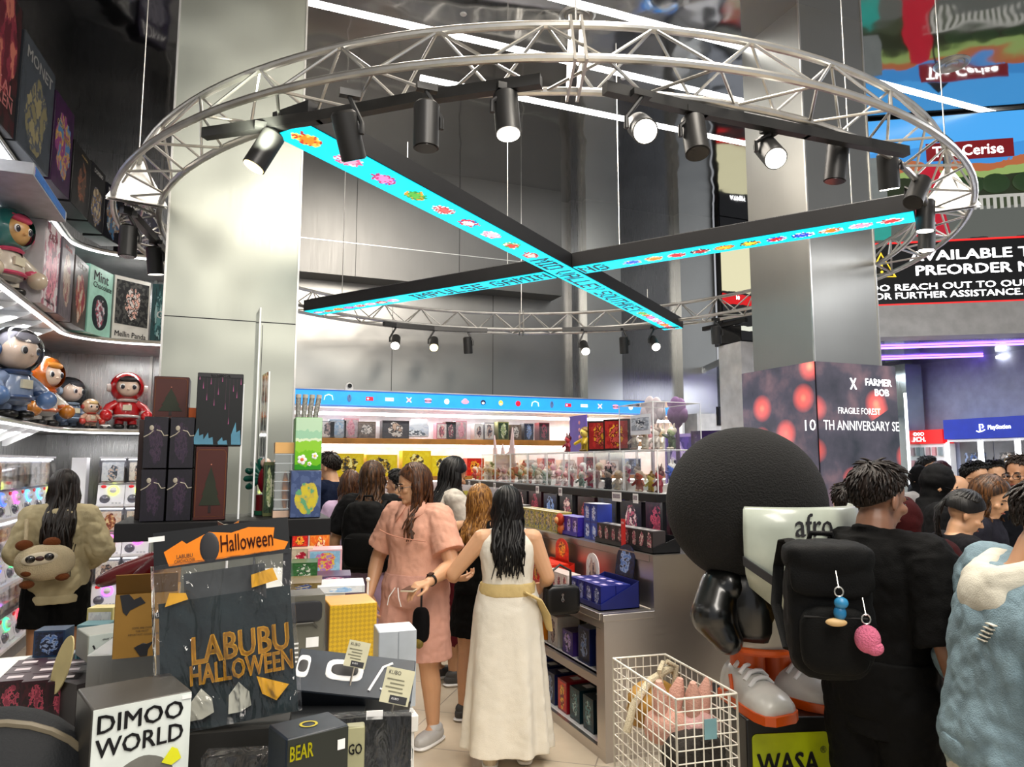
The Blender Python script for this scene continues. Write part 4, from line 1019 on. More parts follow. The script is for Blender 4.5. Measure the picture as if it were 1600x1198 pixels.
a = MB(); a.box((0, 0, .10), (.30, .012, .14), mat('#c8d4e4', .4)); a.quad((-.14, -.0075, .04), (.14, -.0075, .04), (.14, -.0075, .165), (-.14, -.0075, .165), art('#d8e0ec', '#c0cce0', '#586878', '#e8f0f8', '#384858', 2, (.5, .3, .4, .3))); a.build('card', t)
a = MB(); a.box((.03, 0, .2), (.2, .012, .09), mat('#d8e0ec', .4)); a.build('upper_card', t)
a = MB(); a.tube([(-.2, -.03, .0), (-.17, .02, .19)], .008, WHITE); a.tube([(-.17, .02, .03), (.14, .02, .03)], .008, WHITE); a.build('easel', t)
# lit lower shelf: yellow gift boxes
ylw = [(560, 70, .25), (640, 52, .30), (672, 44, .24)]
for i, (px, w, h) in enumerate([(545, 46, .27), (596, 50, .26), (650, 48, .31), (700, 40, .0), (692, 44, .25)]):
    if not h: continue
    goods('bright yellow gift box on the lit back shelf, %s from the left' % ORD[i], (round(w / 1109 * 8.2, 3), .2, h), (wallx(px, 720), BYF + .16, 1.531), 0, '#e8cc10', A['yel2'], group='yellow gift boxes on the lit back shelf')
goods('purple box at the left end of the lit back shelf', (.14, .16, .24), (wallx(508, 720), BYF + .16, 1.531), 0, '#5a3a90', A['purple'])
for i, (px, w, h, c, f, ln) in enumerate(((742, 30, .22, '#c02a18', 'red', 'red'), (775, 26, .18, '#b8c8a8', 'green', 'pale green'), (800, 20, .16, '#d89060', 'orange', 'orange'), (828, 24, .2, '#d8ccc0', 'white', 'cream'), (856, 24, .22, '#a04838', 'red', 'brick red'), (886, 26, .2, '#d0b8a8', 'pinkw', 'beige'), (920, 26, .24, '#905050', 'maroon', 'wine'), (955, 26, .2, '#c8b8b0', 'white', 'stone grey'), (990, 26, .22, '#7080a0', 'navy', 'slate blue'))):
    goods('%s box on the lit back shelf behind the acrylic cases' % ln, (round(w / 1109 * 8.4, 3), .18, h), (wallx(px, 720), BYF + .16, 1.531), 0, c, A[f])
for i in range(14):
    x = .95 + i * .36; kx = list(A)[i % len(A)]
    goods('%s printed box on the low back shelf, %s from the left column' % (('boxed', 'wide', 'slim')[i % 3], ORD[i]), (.24, .2, .24 + .05 * (i % 3)), (x, BYF + .17, 1.001), 0, A[kx][0], A[kx], group='boxes on the low back shelf')

# ================================================================== aisle gondola on the right
GY0, GY1, GX0, GX1, GX2 = 3.75, 7.7, 2.05, 2.39, 3.30
GST = brushed((.58, .54, .51), .32, .02, name='gondola_steel', axis=0)
t = thing('steel_gondola', 'long stepped stainless steel gondola along the right of the aisle', 'shelf', (GX0, GY0, 0))
GL = GY1 - GY0; gd = GX1 - GX0
a = MB(); a.box(((GX2 - GX0) / 2 + .17, .02, .57), (GX2 - GX1, .04, 1.14), GST); a.box((gd / 2, .02, .41), (gd, .04, .82), GST); a.build('end_panel', t)
a = MB(); a.box(((GX2 - GX0) / 2 + .17, GL - .02, .57), (GX2 - GX1, .04, 1.14), GST); a.box((gd / 2, GL - .02, .41), (gd, .04, .82), GST); a.build('end_panel', t)
a = MB(); a.box((gd / 2 - .004, GL / 2, .80), (gd + .008, GL - .084, .04), GST); a.box((gd / 2 - .004, -.004, .80), (gd + .008, .006, .04), GST); a.build('ledge', t, bevel=.003)
a = MB(); a.box((gd + .02, GL / 2, .96), (.036, GL - .084, .27), GST); a.build('riser', t)
a = MB(); a.box((gd + .451, GL / 2, 1.12), (.91, GL - .084, .04), GST); a.build('top_board', t)
a = MB(); a.box((.028, GL / 2, .755), (.05, GL - .09, .045), GST); a.box((.028, GL / 2, .42), (.05, GL - .09, .05), GST); a.box((.028, GL / 2, .03), (.05, GL - .09, .06), GST)
for y in [0.075] + [GL * q / 3 for q in (1, 2)] + [GL - .075]: a.box((.026, y, .39), (.044, .06, .68), GST)
a.build('front_frame', t)
for z in (.435, .05):
    a = MB(); a.box((gd / 2 + .03, GL / 2, z), (gd, GL - .08, .02), WHITE); a.build('shelf_board', t)
a = MB(); a.box((gd + .06, GL / 2, .4), (.03, GL - .08, .74), mat((.12, .12, .13), .5)); a.build('back_panel', t)
t = thing('black_shelf', 'long black shelf carrying acrylic cases above the steel gondola', 'shelf', (2.42, GY0, 1.455))
a = MB(); a.box((.44, GL / 2, .025), (.88, GL, .05), BLACK); a.build('board', t, bevel=.003)
for y in (.35, 1.7, 3.2):
    for x in (.28, .8):
        a = MB(); a.box((x, y, -.1575), (.03, .03, .315), BLACK); a.build('post', t)
a = MB(); a.box((.45, GL / 2, .0515), (.80, GL - .06, .003), WHITE); a.build('top_mat', t)
area('shelf_lamp', (2.62, 5.7, 1.445), .05, 9, (1, .95, .9), (0, 0, 0), 3.6)
RX = -PI / 2
def tray(lab, cat, x0, y0, w, d, h, c, header=None, hh=.18):
    """open display carton on the gondola; faces the aisle (-X), runs from y0 to y0 + w"""
    t = thing('display_tray', lab, cat, (x0, y0 + w / 2, header[3] if header else 0), RX)
    m = mat(c, .4); a = MB()
    a.box((0, d / 2, .003), (w, d, .006), m); a.box((0, .002, .018), (w, .004, .036), m); a.box((0, d - .002, h * .5), (w, .004, h), m)
    for sx in (-1, 1): a.add([(sx * w / 2, 0, 0), (sx * w / 2, d, 0), (sx * w / 2, d, h), (sx * w / 2, 0, .036), (sx * (w / 2 - .003), 0, 0), (sx * (w / 2 - .003), d, 0), (sx * (w / 2 - .003), d, h), (sx * (w / 2 - .003), 0, .036)], [(0, 1, 2, 3), (7, 6, 5, 4), (2, 6, 7, 3)], m)
    a.build('tray_body', t, smooth=0)
    if header and header[0]:
        a = MB(); pts = [(-w * .26, h)] + [(w * .26 * -math.cos(q * PI / 10), h + hh * .55 + hh * .45 * math.sin(q * PI / 10)) for q in range(11)] + [(w * .26, h)]
        a.T = Matrix.Translation((0, d - .006, 0)) @ Matrix.Rotation(header[1], 4, 'X'); a.prism(pts, 0, .004, art(*header[2])); a.build('header_card', t)
    return t
def row(lab, n, dims, x, y0, z, side, front, group, depth_rows=1, gap=.004, strip=None):
    k = 0
    for r in range(depth_rows):
        for i in range(n):
            goods(lab % ((ORD[i],) if depth_rows == 1 else (('front', 'back', 'rear')[r], ORD[i])), dims, (x + dims[1] / 2 + .006 + r * (dims[1] + gap), y0 + dims[0] / 2 + .005 + i * (dims[0] + gap), z), RX, side, front, group=group, strip=strip)
ZL_ = .8205; ZT_ = 1.1405
tray('dark blue open display tray of figure boxes at the near end of the steel ledge', 'display tray', 2.075, 3.84, .43, .27, .16, '#1c2468', (1, -.15, A['navy'], ZL_), .2)
row('blue figure box, %s row of the dark blue tray, %s from near end', 4, (.1, .1, .135), 2.08, 3.845, ZL_ + .007, '#1a2478', A['blue'], 'blue boxes in the dark blue tray', 2, strip='#c8b8e8')
row('white and pink box on the steel ledge beside the blue tray, %s from it', 4, (.085, .1, .14), 2.08, 4.30, ZL_, '#d8ccc8', A['pinkw'], 'white and pink boxes on the ledge')
t = thing('standee_card', 'rounded white standee card behind the white and pink boxes', 'standee', (2.30, 4.36, ZL_), RX)
a = MB(); a.prism([(-.09, 0)] + [(-.09 * math.cos(q * PI / 10), .18 + .09 * math.sin(q * PI / 10)) for q in range(11)] + [(.09, 0)], 0, .006, art(*A['white'])); a.build('card', t); a = MB(); a.box((0, .03, .05), (.05, .05, .1), WHITE); a.build('foot', t)
tray('red open display tray of boxes halfway along the steel ledge', 'display tray', 2.10, 4.72, .42, .25, .15, '#d02818', (1, .0, A['red'], ZL_), .16)
row('red box, %s row of the red tray, %s from its near end', 4, (.098, .095, .14), 2.105, 4.725, ZL_ + .007, '#d83018', A['red'], 'red boxes in the red tray', 2)
tray('orange open display tray of boxes beyond the red tray', 'display tray', 2.10, 5.22, .42, .25, .15, '#e87818', (1, .0, A['orange'], ZL_), .16)
row('orange box, %s row of the orange tray, %s from its near end', 4, (.098, .095, .14), 2.105, 5.225, ZL_ + .007, '#f08828', A['orange'], 'orange boxes in the orange tray', 2)
row('small mixed box along the far half of the steel ledge, %s past the orange tray', 12, (.13, .13, .17), 2.10, 5.75, ZL_, '#c8b8a0', A['green'], 'boxes at the far half of the ledge')
# on the gondola top
tray('black open display tray at the near corner of the gondola top', 'display tray', 2.42, 3.80, .74, .2, .10, '#14161a', (0, 0, 0, ZT_))
row('dark smoky figure box in the black tray, %s from the near corner', 8, (.086, .09, .13), 2.425, 3.805, ZT_ + .007, '#3a3638', A['dark'], 'dark boxes in the black tray', strip='#c8c0b8')
t = thing('red_divider_card', 'narrow red card standing in front of the dark boxes on the gondola top', 'card', (2.41, 4.13, ZT_), RX)
a = MB(); a.box((0, 0, .09), (.05, .004, .2), mat((.62, .01, .01), .4)); a.build('card', t); lett(t, 'NEW', (0, -.003, .165), .035, .015, WT); a = MB(); a.box((0, .012, .003), (.05, .03, .004), mat((.62, .01, .01), .4)); a.build('foot', t)
for r in range(2):
    for i in range(2):
        goods('blue and white box, %s of the stack beyond dark boxes, %s column' % (('bottom', 'top')[r], ('near', 'far')[i]), (.1, .12, .13), (2.51, 4.61 + i * .104, ZT_ + r * .1305), RX, '#2a3a90', A['blue2'], group='blue and white box stack')
tray('violet open display tray beyond the blue stack on the gondola top', 'display tray', 2.43, 4.84, .32, .16, .12, '#4030a0', (0, 0, 0, ZT_))
row('violet figure box in the violet tray, %s from its near end', 3, (.1, .12, .14), 2.435, 4.845, ZT_ + .007, '#4838a8', A['purple'], 'violet boxes in the violet tray')
row('yellow topped figure box along the gondola top, %s past the violet tray', 7, (.11, .13, .16), 2.43, 5.2, ZT_, '#a89840', A['yellow'], 'yellow topped boxes on the gondola top', strip='#202428')
row('dark boxed toy along the far gondola top, %s past the yellow boxes', 10, (.13, .14, .17), 2.43, 6.05, ZT_, '#4a4440', A['dark'], 'dark boxes on the far gondola top')
t = thing('lion_figure', 'orange maned lion toy standing before the yellow topped boxes', 'toy', (2.38 + .06, 5.12, ZT_), RX)
a = MB(); a.ell((0, 0, .04), (.03, .04, .045), mat('#c8642c', .5)); a.build('body', t); a = MB(); a.ell((0, -.02, .115), (.05, .03, .05), mat('#a8320c', .7, bump=.5)); a.build('mane', t); a = MB(); a.ell((0, -.045, .11), (.026, .02, .026), mat('#e0a060', .5)); a.build('face', t)
# dark soft goods hanging behind, under the black shelf
for i in range(9):
    y = 3.95 + i * .36; cN, cc, ff = [('black', '#0c0c10', A['navy']), ('maroon', '#30101a', A['maroon']), ('charcoal', '#1a181c', A['dark'])][i % 3]
    goods('%s bagged toy leaning at the back of the gondola top, %s from the near end' % (cN, ORD[i]), (.3, .06, .27 + .02 * (i % 2)), (2.82, y, ZT_), RX, cc, ff, cat='toy pack', group='dark toy packs under the black shelf', name='toy_pack')
# lower shelf goods
lowA = [('navy', '#141c3c'), ('navy', '#141c3c'), ('purple', '#30205c'), ('white', '#c8c4c0'), ('orange', '#e08020'), ('green', '#4a5a40')]
for i in range(16):
    kx, cc = [('navy', '#1c2450'), ('teal', '#10343c'), ('purple', '#3a2868'), ('white', '#cfcac4'), ('orange', '#d88028'), ('green', '#46583c')][(0, 0, 2, 3, 4, 1, 3, 0, 5, 2, 4, 3, 0, 1, 5, 2)[i]]
    goods('%s box on the middle gondola shelf, %s from the near end' % ({'navy': 'navy', 'teal': 'teal', 'purple': 'purple', 'white': 'white', 'orange': 'orange', 'green': 'green'}[kx], ORD[i]), (.155, .17, (.2, .22, .15)[i % 3]), (2.20, 3.90 + i * .235, .446), RX, cc, A[kx], group='boxes on the middle gondola shelf')
    goods('tall %s box at the back of the middle gondola shelf, %s from the near end' % (('green', 'tan')[i % 2], ORD[i]), (.16, .08, .27), (2.355, 3.98 + i * .232, .446), RX, ('#203020', '#8a7050')[i % 2], A[('green', 'white')[i % 2]], group='tall boxes on the middle gondola shelf')
for i in range(20):
    kx, cc = [('red', '#b01818'), ('teal', '#0c2830'), ('teal', '#0c2830'), ('red', '#8a1424'), ('navy', '#1a2450'), ('navy', '#1a2450'), ('blue2', '#2440a0')][0 if i == 0 else 1 + (i - 1) % 6]
    goods('%s box on the bottom gondola shelf, %s from the near end' % ({'red': 'red', 'teal': 'dark teal', 'navy': 'navy', 'blue2': 'blue'}[kx], ORD[i]), (.135, .2, .2 if i else .26), (2.21, 3.89 + i * .186, .061), RX, cc, A[kx], group='boxes on the bottom gondola shelf', strip='#d8d8d8')
# ------------------------------------------------------------------ acrylic cases and figurines on the black shelf
ZB = 1.5085
EDGE = mat((.85, .88, .9), .2, name='acrylic_edge')
def case(lab, x0, y0, z, w, d, h, group='acrylic display cases on the black shelf'):
    t = thing('display_case', lab, 'display case', (x0 + d / 2, y0 + w / 2, z), RX, group)
    a = MB()
    for sx in (-1, 1): a.quad((sx * w / 2, -d / 2, 0), (sx * w / 2, d / 2, 0), (sx * w / 2, d / 2, h), (sx * w / 2, -d / 2, h), GLASS)
    for sy in (-1, 1): a.quad((-w / 2, sy * d / 2, 0), (w / 2, sy * d / 2, 0), (w / 2, sy * d / 2, h), (-w / 2, sy * d / 2, h), GLASS)
    a.quad((-w / 2, -d / 2, h), (w / 2, -d / 2, h), (w / 2, d / 2, h), (-w / 2, d / 2, h), GLASS); a.build('acrylic_panels', t, smooth=0)
    a = MB(); e = .0022
    for sx in (-1, 1):
        for sy in (-1, 1): a.box((sx * w / 2, sy * d / 2, h / 2), (e * 2, e * 2, h), EDGE)
        a.box((sx * w / 2, 0, h), (e * 2, d, e * 2), EDGE)
    for sy in (-1, 1): a.box((0, sy * d / 2, h), (w, e * 2, e * 2), EDGE)
    a.build('acrylic_edges', t, smooth=0)
    return t
_fm = {}
FIGC = [('#f0d8d8', '#e8a0b0', '#f4c8c8'), ('#d8d0c8', '#f0e8e0', '#a09088'), ('#8a2030', '#c04048', '#501018'), ('#c8a828', '#f0d870', '#806010'), ('#a02c20', '#d86850', '#f0d8c0'), ('#1c3ca0', '#4870d8', '#f0f0f0'), ('#e87848', '#f4c8a8', '#b83018'), ('#f0e8d8', '#d8b890', '#e8d8c0'), ('#506048', '#a0b088', '#e0d8c8'), ('#d04868', '#f8c0d0', '#ffffff'), ('#383840', '#e8d8d0', '#181820'), ('#88a8a0', '#d0e0d8', '#f0e0d8')]
FIGN = ['pale pink', 'off white', 'crimson', 'golden', 'brick red', 'blue', 'orange', 'cream', 'olive', 'rose', 'charcoal', 'mint']
def figurine(ci, loc, s, lab, rz=RX, group=None, pose=0):
    k = (ci, pose)
    if k not in _fm:
        c1, c2, c3 = [mat(c, .35) for c in FIGC[ci]]; a = MB(); rnd = random.Random(ci * 7 + pose)
        for sx in (-1, 1): a.capsule((sx * .12, 0, .08), (sx * .1, 0, .3), .10, .09, c1, 10, 3); a.ell((sx * .12, -.05, .05), (.09, .14, .05), c3, n=10, k=6)
        a.secs([(z, 0, 0, rx, ry) for z, rx, ry in ((.22, .14, .12), (.3, .2, .16), (.45, .18, .14), (.55, .1, .1))], c1, n=12)
        for sx in (-1, 1): a.capsule((sx * .16, 0, .48), (sx * (.28 + .1 * rnd.random()), -.05 - .2 * rnd.random(), .3 + .35 * rnd.random() * (pose % 2)), .07, .06, c1, 8, 3)
        a.ell((0, -.01, .73), (.2, .18, .2), c2, n=14, k=9); a.ell((0, .03, .80), (.22, .19, .17), c3, n=14, k=9)
        if pose % 3 == 0: a.capsule((-.13, .02, .92), (-.17, .02, 1.08), .05, .03, c3, 8, 3); a.capsule((.13, .02, .92), (.17, .02, 1.08), .05, .03, c3, 8, 3)
        if pose % 3 == 1: a.tube([(0, .02, .95), (.05, .03, 1.06), (.14, .04, 1.05)], [.08, .06, .02], c3, n=8)
        if pose % 3 == 2: a.tube([(-.18, .08, .8), (-.3, .1, .6), (-.32, .06, .45)], [.08, .07, .02], c3, n=8); a.tube([(.18, .08, .8), (.3, .1, .6), (.32, .06, .45)], [.08, .07, .02], c3, n=8)
        for sx in (-1, 1): a.ell((sx * .075, -.175, .72), (.026, .014, .034), EYE_D, n=8, k=5)
        o = a.build('figurine', smooth=60); _fm[k] = o.data
    else:
        o = bpy.data.objects.new('figurine', _fm[k]); COL.objects.link(o)
    o.location = loc; o.rotation_euler = (0, 0, rz); o.scale = (s, s, s)
    return tag(o, lab, 'figurine', group or 'figurines in the acrylic cases')
CASEW = .40
for i in range(8):
    y = 3.80 + i * (CASEW + .02)
    case('clear acrylic case of figurines on the black shelf, %s from its near end' % ORD[i], 2.47, y, ZB, CASEW, .36, .27)
    pal = [(2, 3, 4, 5, 1), (1, 7, 10, 1, 9), (0, 9, 11, 0, 7), (9, 0, 0, 9, 1), (8, 11, 1, 8, 0), (4, 7, 8, 0, 11), (6, 7, 0, 6, 4), (6, 4, 7, 6, 1)][i]
    for j, ci in enumerate(pal):
        b = j >= 3
        figurine(ci, (2.53 + .12 * b + .012 * (j % 2), y + .075 + (j - (2.5 if b else 0)) * .12, ZB + (.045 if b else 0)), (.15, .125, .14)[(i + j) % 3], '%s figurine, %s in the %s acrylic case from the near end' % (FIGN[ci], ORD[j], ORD[i]), RX + .3 * ((j % 3) - 1), pose=(i + j) % 4)
        if b: pass
    g = MB(); g.box((0, 0, .0225), (CASEW - .03, .13, .045), WHITE)
    tag(g.build('display_step', loc=(2.70, y + CASEW / 2, ZB), rz=RX), 'white step inside the %s acrylic case from the near end' % ORD[i], 'display step', 'steps in the acrylic cases')
# second tier
ZC = ZB + .274
case('taller acrylic case of white dolls stacked on top at the near end', 2.47, 3.84, ZC, .42, .36, .30)
for j in range(6): figurine((1, 7, 1, 8, 7, 0)[j], (2.54 + .12 * (j // 3), 3.92 + .13 * (j % 3), ZC + .002), .15, '%s figurine, %s in the stacked acrylic case at the near end' % (FIGN[(1, 7, 1, 8, 7, 0)[j]], ORD[j]), RX, 'figurines in the stacked acrylic case', j % 4)
t = thing('picture_sign', 'white card with a small photo taped on the stacked acrylic case', 'sign', (2.462, 3.98, ZC + .10), RX)
a = MB(); a.box((0, 0, .06), (.24, .003, .13), mat('#d8dce8', .4)); a.build('card', t); a = MB(); a.box((0, -.002, .065), (.21, .002, .08), art('#8890a0', '#b8c0d0', '#303848', '#e8ecf4', '#586478', 3)); a.build('photo', t)
for i in range(2):
    goods('black and red patterned box on top of the acrylic cases, %s one' % ('nearer', 'farther')[i], (.20, .10, .22), (2.56, 4.42 + i * .24, ZC + .001), RX + .6, '#18100f', ('#8c1c1c', '#a82c28', '#c05048', '#701414', '#d8a030'), group='black and red boxes on the cases', name='patterned_box')
figurine(3, (2.56, 4.95, ZC + .001), .20, 'biggest golden figurine standing on top of the acrylic cases', RX, 'figurines on top of the cases', 2)
figurine(2, (2.56, 5.25, ZC + .001), .14, 'crimson figurine before the violet board on top of the cases', RX, 'figurines on top of the cases', 0)
t = thing('violet_board', 'tall violet standee board on top of the acrylic cases', 'standee', (2.66, 5.26, ZC + .001), RX)
a = MB(); a.box((0, 0, .15), (.30, .01, .30), mat('#6a50b8', .4)); a.build('board', t); a = MB(); a.box((0, .05, .005), (.2, .1, .008), mat('#6a50b8', .4)); a.build('foot', t)
for q, z in enumerate((.24, .18, .12)): a = MB(); a.ell((.03, -.006, z), (.016, .003, .016), PINKT); a.build('dot_mark', t)
for i, (c, nm) in enumerate((('#d8ccd4', 'white'), ('#8a6a98', 'mauve'))):
    t = thing('cloud_standee', '%s cloud shaped standee above the stacked acrylic case' % nm, 'standee', (2.66, 4.30 - i * .20, ZC + .22), RX)
    if not i: t.location = (2.86, 4.46, ZC + .20)
    else: t.location = (2.87, 4.16, ZC + .17)
    m = mat(c, .5); a = MB()
    for x, z, r in ((-.1, .08, .06), (-.03, .13, .075), (.06, .12, .07), (.12, .07, .055), (0, .06, .08)): a.ell((x * (1 - .4 * i), 0, z), (r, .012, r), m)
    a.build('cloud', t); a = MB(); a.box((0, 0, -.24), (.02, .02, .50), m); a.build('post', t)
bx = goods('dark purple figure carton standing behind the near end of the cases', (.34, .22, .40), (3.06, 3.93, ZB), RX + .55, '#2c1c48', ('#38245c', '#2a1a48', '#8878a0', '#a898b8', '#d0c8d8'), name='figure_carton')
goods('lilac carton beside the dark purple carton behind the round black hair', (.26, .2, .40), (3.16, 3.84 + .62, ZB), RX + .3, '#9a88c8', A['purple'], name='figure_carton')
goods('pink carton under the purple carton at the near shelf end', (.2, .12, .26), (2.93, 3.84, ZB + 0), RX + .5, '#d84868', A['pinkw'], name='figure_carton').location = (3.17, 4.16, ZB)
t = thing('crown_standee', 'pale pink pointed standee at the far end of the cases', 'standee', (2.62, 6.9, ZB + .18), RX)
a = MB(); m = mat('#e8c8c8', .5); a.prism([(-.32, 0), (-.28, .30), (-.2, .1), (-.08, .08), (-.03, .2), (.03, .08), (.16, .12), (.25, .36), (.32, 0)], 0, .012, m); a.build('board', t); a = MB(); a.box((0, .03, -.09), (.5, .05, .18), m); a.build('foot', t)
figurine(6, (2.56, 7.42, ZB), .17, 'biggest orange figurine at the far end of the black shelf', RX, pose=1); figurine(7, (2.56, 7.26, ZB), .16, 'cream figurine in the open at the far end of the black shelf', RX, pose=0); figurine(4, (2.54, 7.58, ZB), .15, 'brick red figurine last at the far end of the black shelf', RX, pose=2)
# price cards along the shelf edge
for i, y in enumerate((3.98, 4.22, 5.1, 5.55, 6.15, 6.6, 7.05, 7.4)):
    w = .12 if i == 1 else .06
    t = thing('price_card', 'white price card on the black shelf edge, %s from its near end' % ORD[i], 'price card', (2.416, y, 1.44), RX, 'price cards on the black shelf')
    a = MB(); a.box((0, 0, .03), (w, .003, .06), WHITE); a.build('card', t, smooth=0)
    a = MB(); a.box((0, -.002, .035), (w * .8, .001, .028), mat('#8a8088', .5, var=.6, scale=80)); a.build('print_block', t)
# ================================================================== display counters in the foreground
CW_ = mat((.70, .70, .67), .35, name='counter_white')
def counter(lab, x0, x1, y0, y1, z):
    t = thing('display_counter', lab, 'counter', ((x0 + x1) / 2, (y0 + y1) / 2, 0))
    a = MB(); a.box((0, 0, (z - .05 + .08) / 2), (x1 - x0 - .02, y1 - y0 - .02, z - .05 - .08), CW_); a.build('body', t, bevel=.004)
    a = MB(); a.box((0, 0, z - .025), (x1 - x0, y1 - y0, .05), CW_); a.build('worktop', t, bevel=.004)
    a = MB(); a.box((0, 0, .04), (x1 - x0 - .1, y1 - y0 - .1, .08), BLACK); a.build('plinth', t)
counter('white display counter under the black shelf, stacked with cartons along the aisle', -.25, .575, 2.25, 4.35, .92)
counter('low front display counter under the packed shirts and the grey doll carton', -.25, .44, 1.36, 2.22, .90)
counter('white display counter at the left carrying the maroon boxes', -1.02, -.27, 2.46, 3.5, .92)
ZI, ZJ = .921, .901
def pbox(name, lab, cat, xl, xr, yb, dl, dr, ytop, z0, dep, side, front, texts=(), group=None):
    L, R = at(xl, yb, dl), at(xr, yb, dr)
    zt = zpx((xl + xr) / 2, ytop, (L + R) / 2)
    L.z = R.z = z0
    return panel_box(name, lab, cat, L, R, zt, dep, side if not isinstance(side, str) else mat(side, .4), front, texts, z0, group)
# grey doll carton with big black title
WB = mat('#d2dad6', .35)
t, f, w, h = pbox('figure_carton', 'white carton titled in big black letters standing at the bottom left front', 'box', 140, 298, 1150, 1.44, 1.56, 1093, ZJ, .17, '#4c4a46', WB,
                  [('DIMOO', -.02, .905, .84, .11, INK), ('WORLD', -.02, .765, .86, .11, INK)])
a = MB(); a.ell((.02 * w, -.002, .43 * h), (.38 * w, .003, .25 * h), mat('#6a6a64', .4, var=.3)); a.ell((-.12 * w, -.004, .38 * h), (.1 * w, .003, .12 * h), mat('#34322e', .4)); a.ell((.22 * w, -.004, .36 * h), (.1 * w, .003, .12 * h), mat('#34322e', .4)); a.build('grey_round_print', f)
a = MB(); a.prism([(.2 * w, .60 * h), (.3 * w, .68 * h), (.36 * w, .66 * h), (.40 * w, .60 * h), (.3 * w, .57 * h)], -.0065, -.005, mat('#d8d820', .4)); a.build('yellow_mark', f)
a = MB(); a.box((.43 * w, -.005, .972 * h), (.1 * w, .001, .024 * h), WT); a.build('price_sticker', f)
# packed shirt --------------------------------------------------------------
def lean(loc, pitch, roll, rz, name, lab, cat):
    t = thing(name, lab, cat, loc, rz); t.rotation_euler = (pitch, roll, rz); return t
FZ = R_(-21.5 - 0)
c = at(362, 1128, 1.70)
t = lean((c.x, c.y, c.z), R_(-9), R_(-6), R_(-21.5 + 16), 'packed_shirt', 'halloween shirt in a crinkled clear bag with orange and black header card', 'packed shirt')
ww, hh = .305, .43
def cloth_sheet(w, h, z0, m, amp=.012, y=0., n=26, seed=1, thick=.012):
    rnd = random.Random(seed); k = [(rnd.uniform(8, 40), rnd.uniform(6, 30), rnd.uniform(0, 6)) for _ in range(6)]
    f = lambda x, z: sum(math.sin(a_ * x + b_ * z + c_) for a_, b_, c_ in k) / 6 * amp
    a = MB(); vs = [(x, y + f(x, z), z) for j in range(n + 1) for i in range(n + 1) for x, z in [(-w / 2 + w * i / n, z0 + h * j / n)]]
    vb = [(v[0], v[1] + thick, v[2]) for v in vs]; N = n + 1
    fs = [(j * N + i, j * N + i + 1, (j + 1) * N + i + 1, (j + 1) * N + i) for j in range(n) for i in range(n)]
    o = N * N; fb = [tuple(q + o for q in reversed(g)) for g in fs]
    rim = [i for i in range(N)] + [j * N + n for j in range(1, N)] + [n * N + i for i in range(n - 1, -1, -1)] + [j * N for j in range(n - 1, 0, -1)]
    fr = [(rim[(i + 1) % len(rim)], rim[i], rim[i] + o, rim[(i + 1) % len(rim)] + o) for i in range(len(rim))]
    a.add(vs + vb, fs + fb + fr, m); return a
SH = mat('#0d2226', .75, var=.35, scale=14, bump=.4, bscale=30, name='dark_teal_cloth')
a = cloth_sheet(ww * .96, hh * .66, .0, SH, .008, y=.002, seed=3); sh = a.build('shirt', t, smooth=80)
a = cloth_sheet(ww * .60, hh * .28, hh * .52, mat('#3c4042', .7, var=.5, scale=12), .010, y=.004, seed=8); a.build('folded_hood', t, smooth=80)
YEL = mat('#f2b012', .5, name='yellow_print')
for s, x, z, w_, h_ in (('LABUBU', .03, .168, .215, .062), ('HALLOWEEN', .03, .115, .225, .045)): lett(sh, s, (x, -.010, z), w_, h_, YEL, bold=.035, y=(0, 0, 1))
for pts in (((-.14, .01), (-.09, .05), (-.11, .07), (-.14, .05)), ((.06, .09), (.13, .06), (.10, .03), (.07, .05)), ((-.13, .275), (-.08, .285), (-.085, .30), (-.12, .305)), ((.06, .29), (.12, .30), (.11, .33), (.06, .32))):
    a = MB(); a.prism(list(pts), -.0115, -.0100, YEL); a.build('yellow_patch', sh)
for x in (-.06, .02): a = MB(); a.prism([(x - .025, .02), (x - .022, .06), (x, .085), (x + .022, .06), (x + .025, .03), (x, .02)], -.0115, -.0100, mat('#c8c8b8', .5)); a.build('pale_patch', sh)
a = MB(); a.box((0, .0, hh * .94), (ww, .006, hh * .2), mat('#141618', .4)); hd = a.build('header_card', t)
OR_ = mat('#e88008', .4, name='orange_print')
a = MB(); a.prism([(-.12, hh * .85), (-.13, hh * .93), (-.09, hh * .98), (-.08, hh * .96), (-.03, hh * 1.01), (.02, hh * .99), (.06, hh * 1.01), (.12, hh * .99), (.115, hh * .93), (.15, hh * .90), (.14, hh * .86)], -.005, -.0032, OR_); og = a.build('orange_splash', hd)
lett(og, 'Halloween', (.055, -.006, hh * .935), .12, .04, mat('#5a2408', .4), bold=.01)
lett(og, 'LABUBU', (-.085, -.006, hh * .895), .035, .009, INK); lett(og, 'CARDHOLDER', (-.085, -.006, hh * .87), .045, .008, INK)
a = MB(); a.ell((-.03, -.005, hh * .925), (.022, .002, .036), INK); a.build('dark_oval_print', og)
a = MB(); a.box((-.145, -.0045, hh * 1.005), (.035, .001, .012), WT); a.build('price_sticker', hd)
FILM = crinkle()
a = cloth_sheet(ww * 1.02, hh * .86, 0, FILM, .010, y=-.022, seed=5, thick=.034, n=34); a.build('clear_bag', t, smooth=80)
# prop under it
k = at(362, 1128, 1.74)
tag(MB().box((0, 0, (c.z - ZJ) / 2 - .004), (.24, .14, c.z - ZJ - .010), mat('#1c1b18', .6)).build('support_carton', loc=(c.x + .01, c.y + .03, ZJ + .002), rz=R_(-8)), 'plain dark carton under the bagged halloween shirt', 'box')
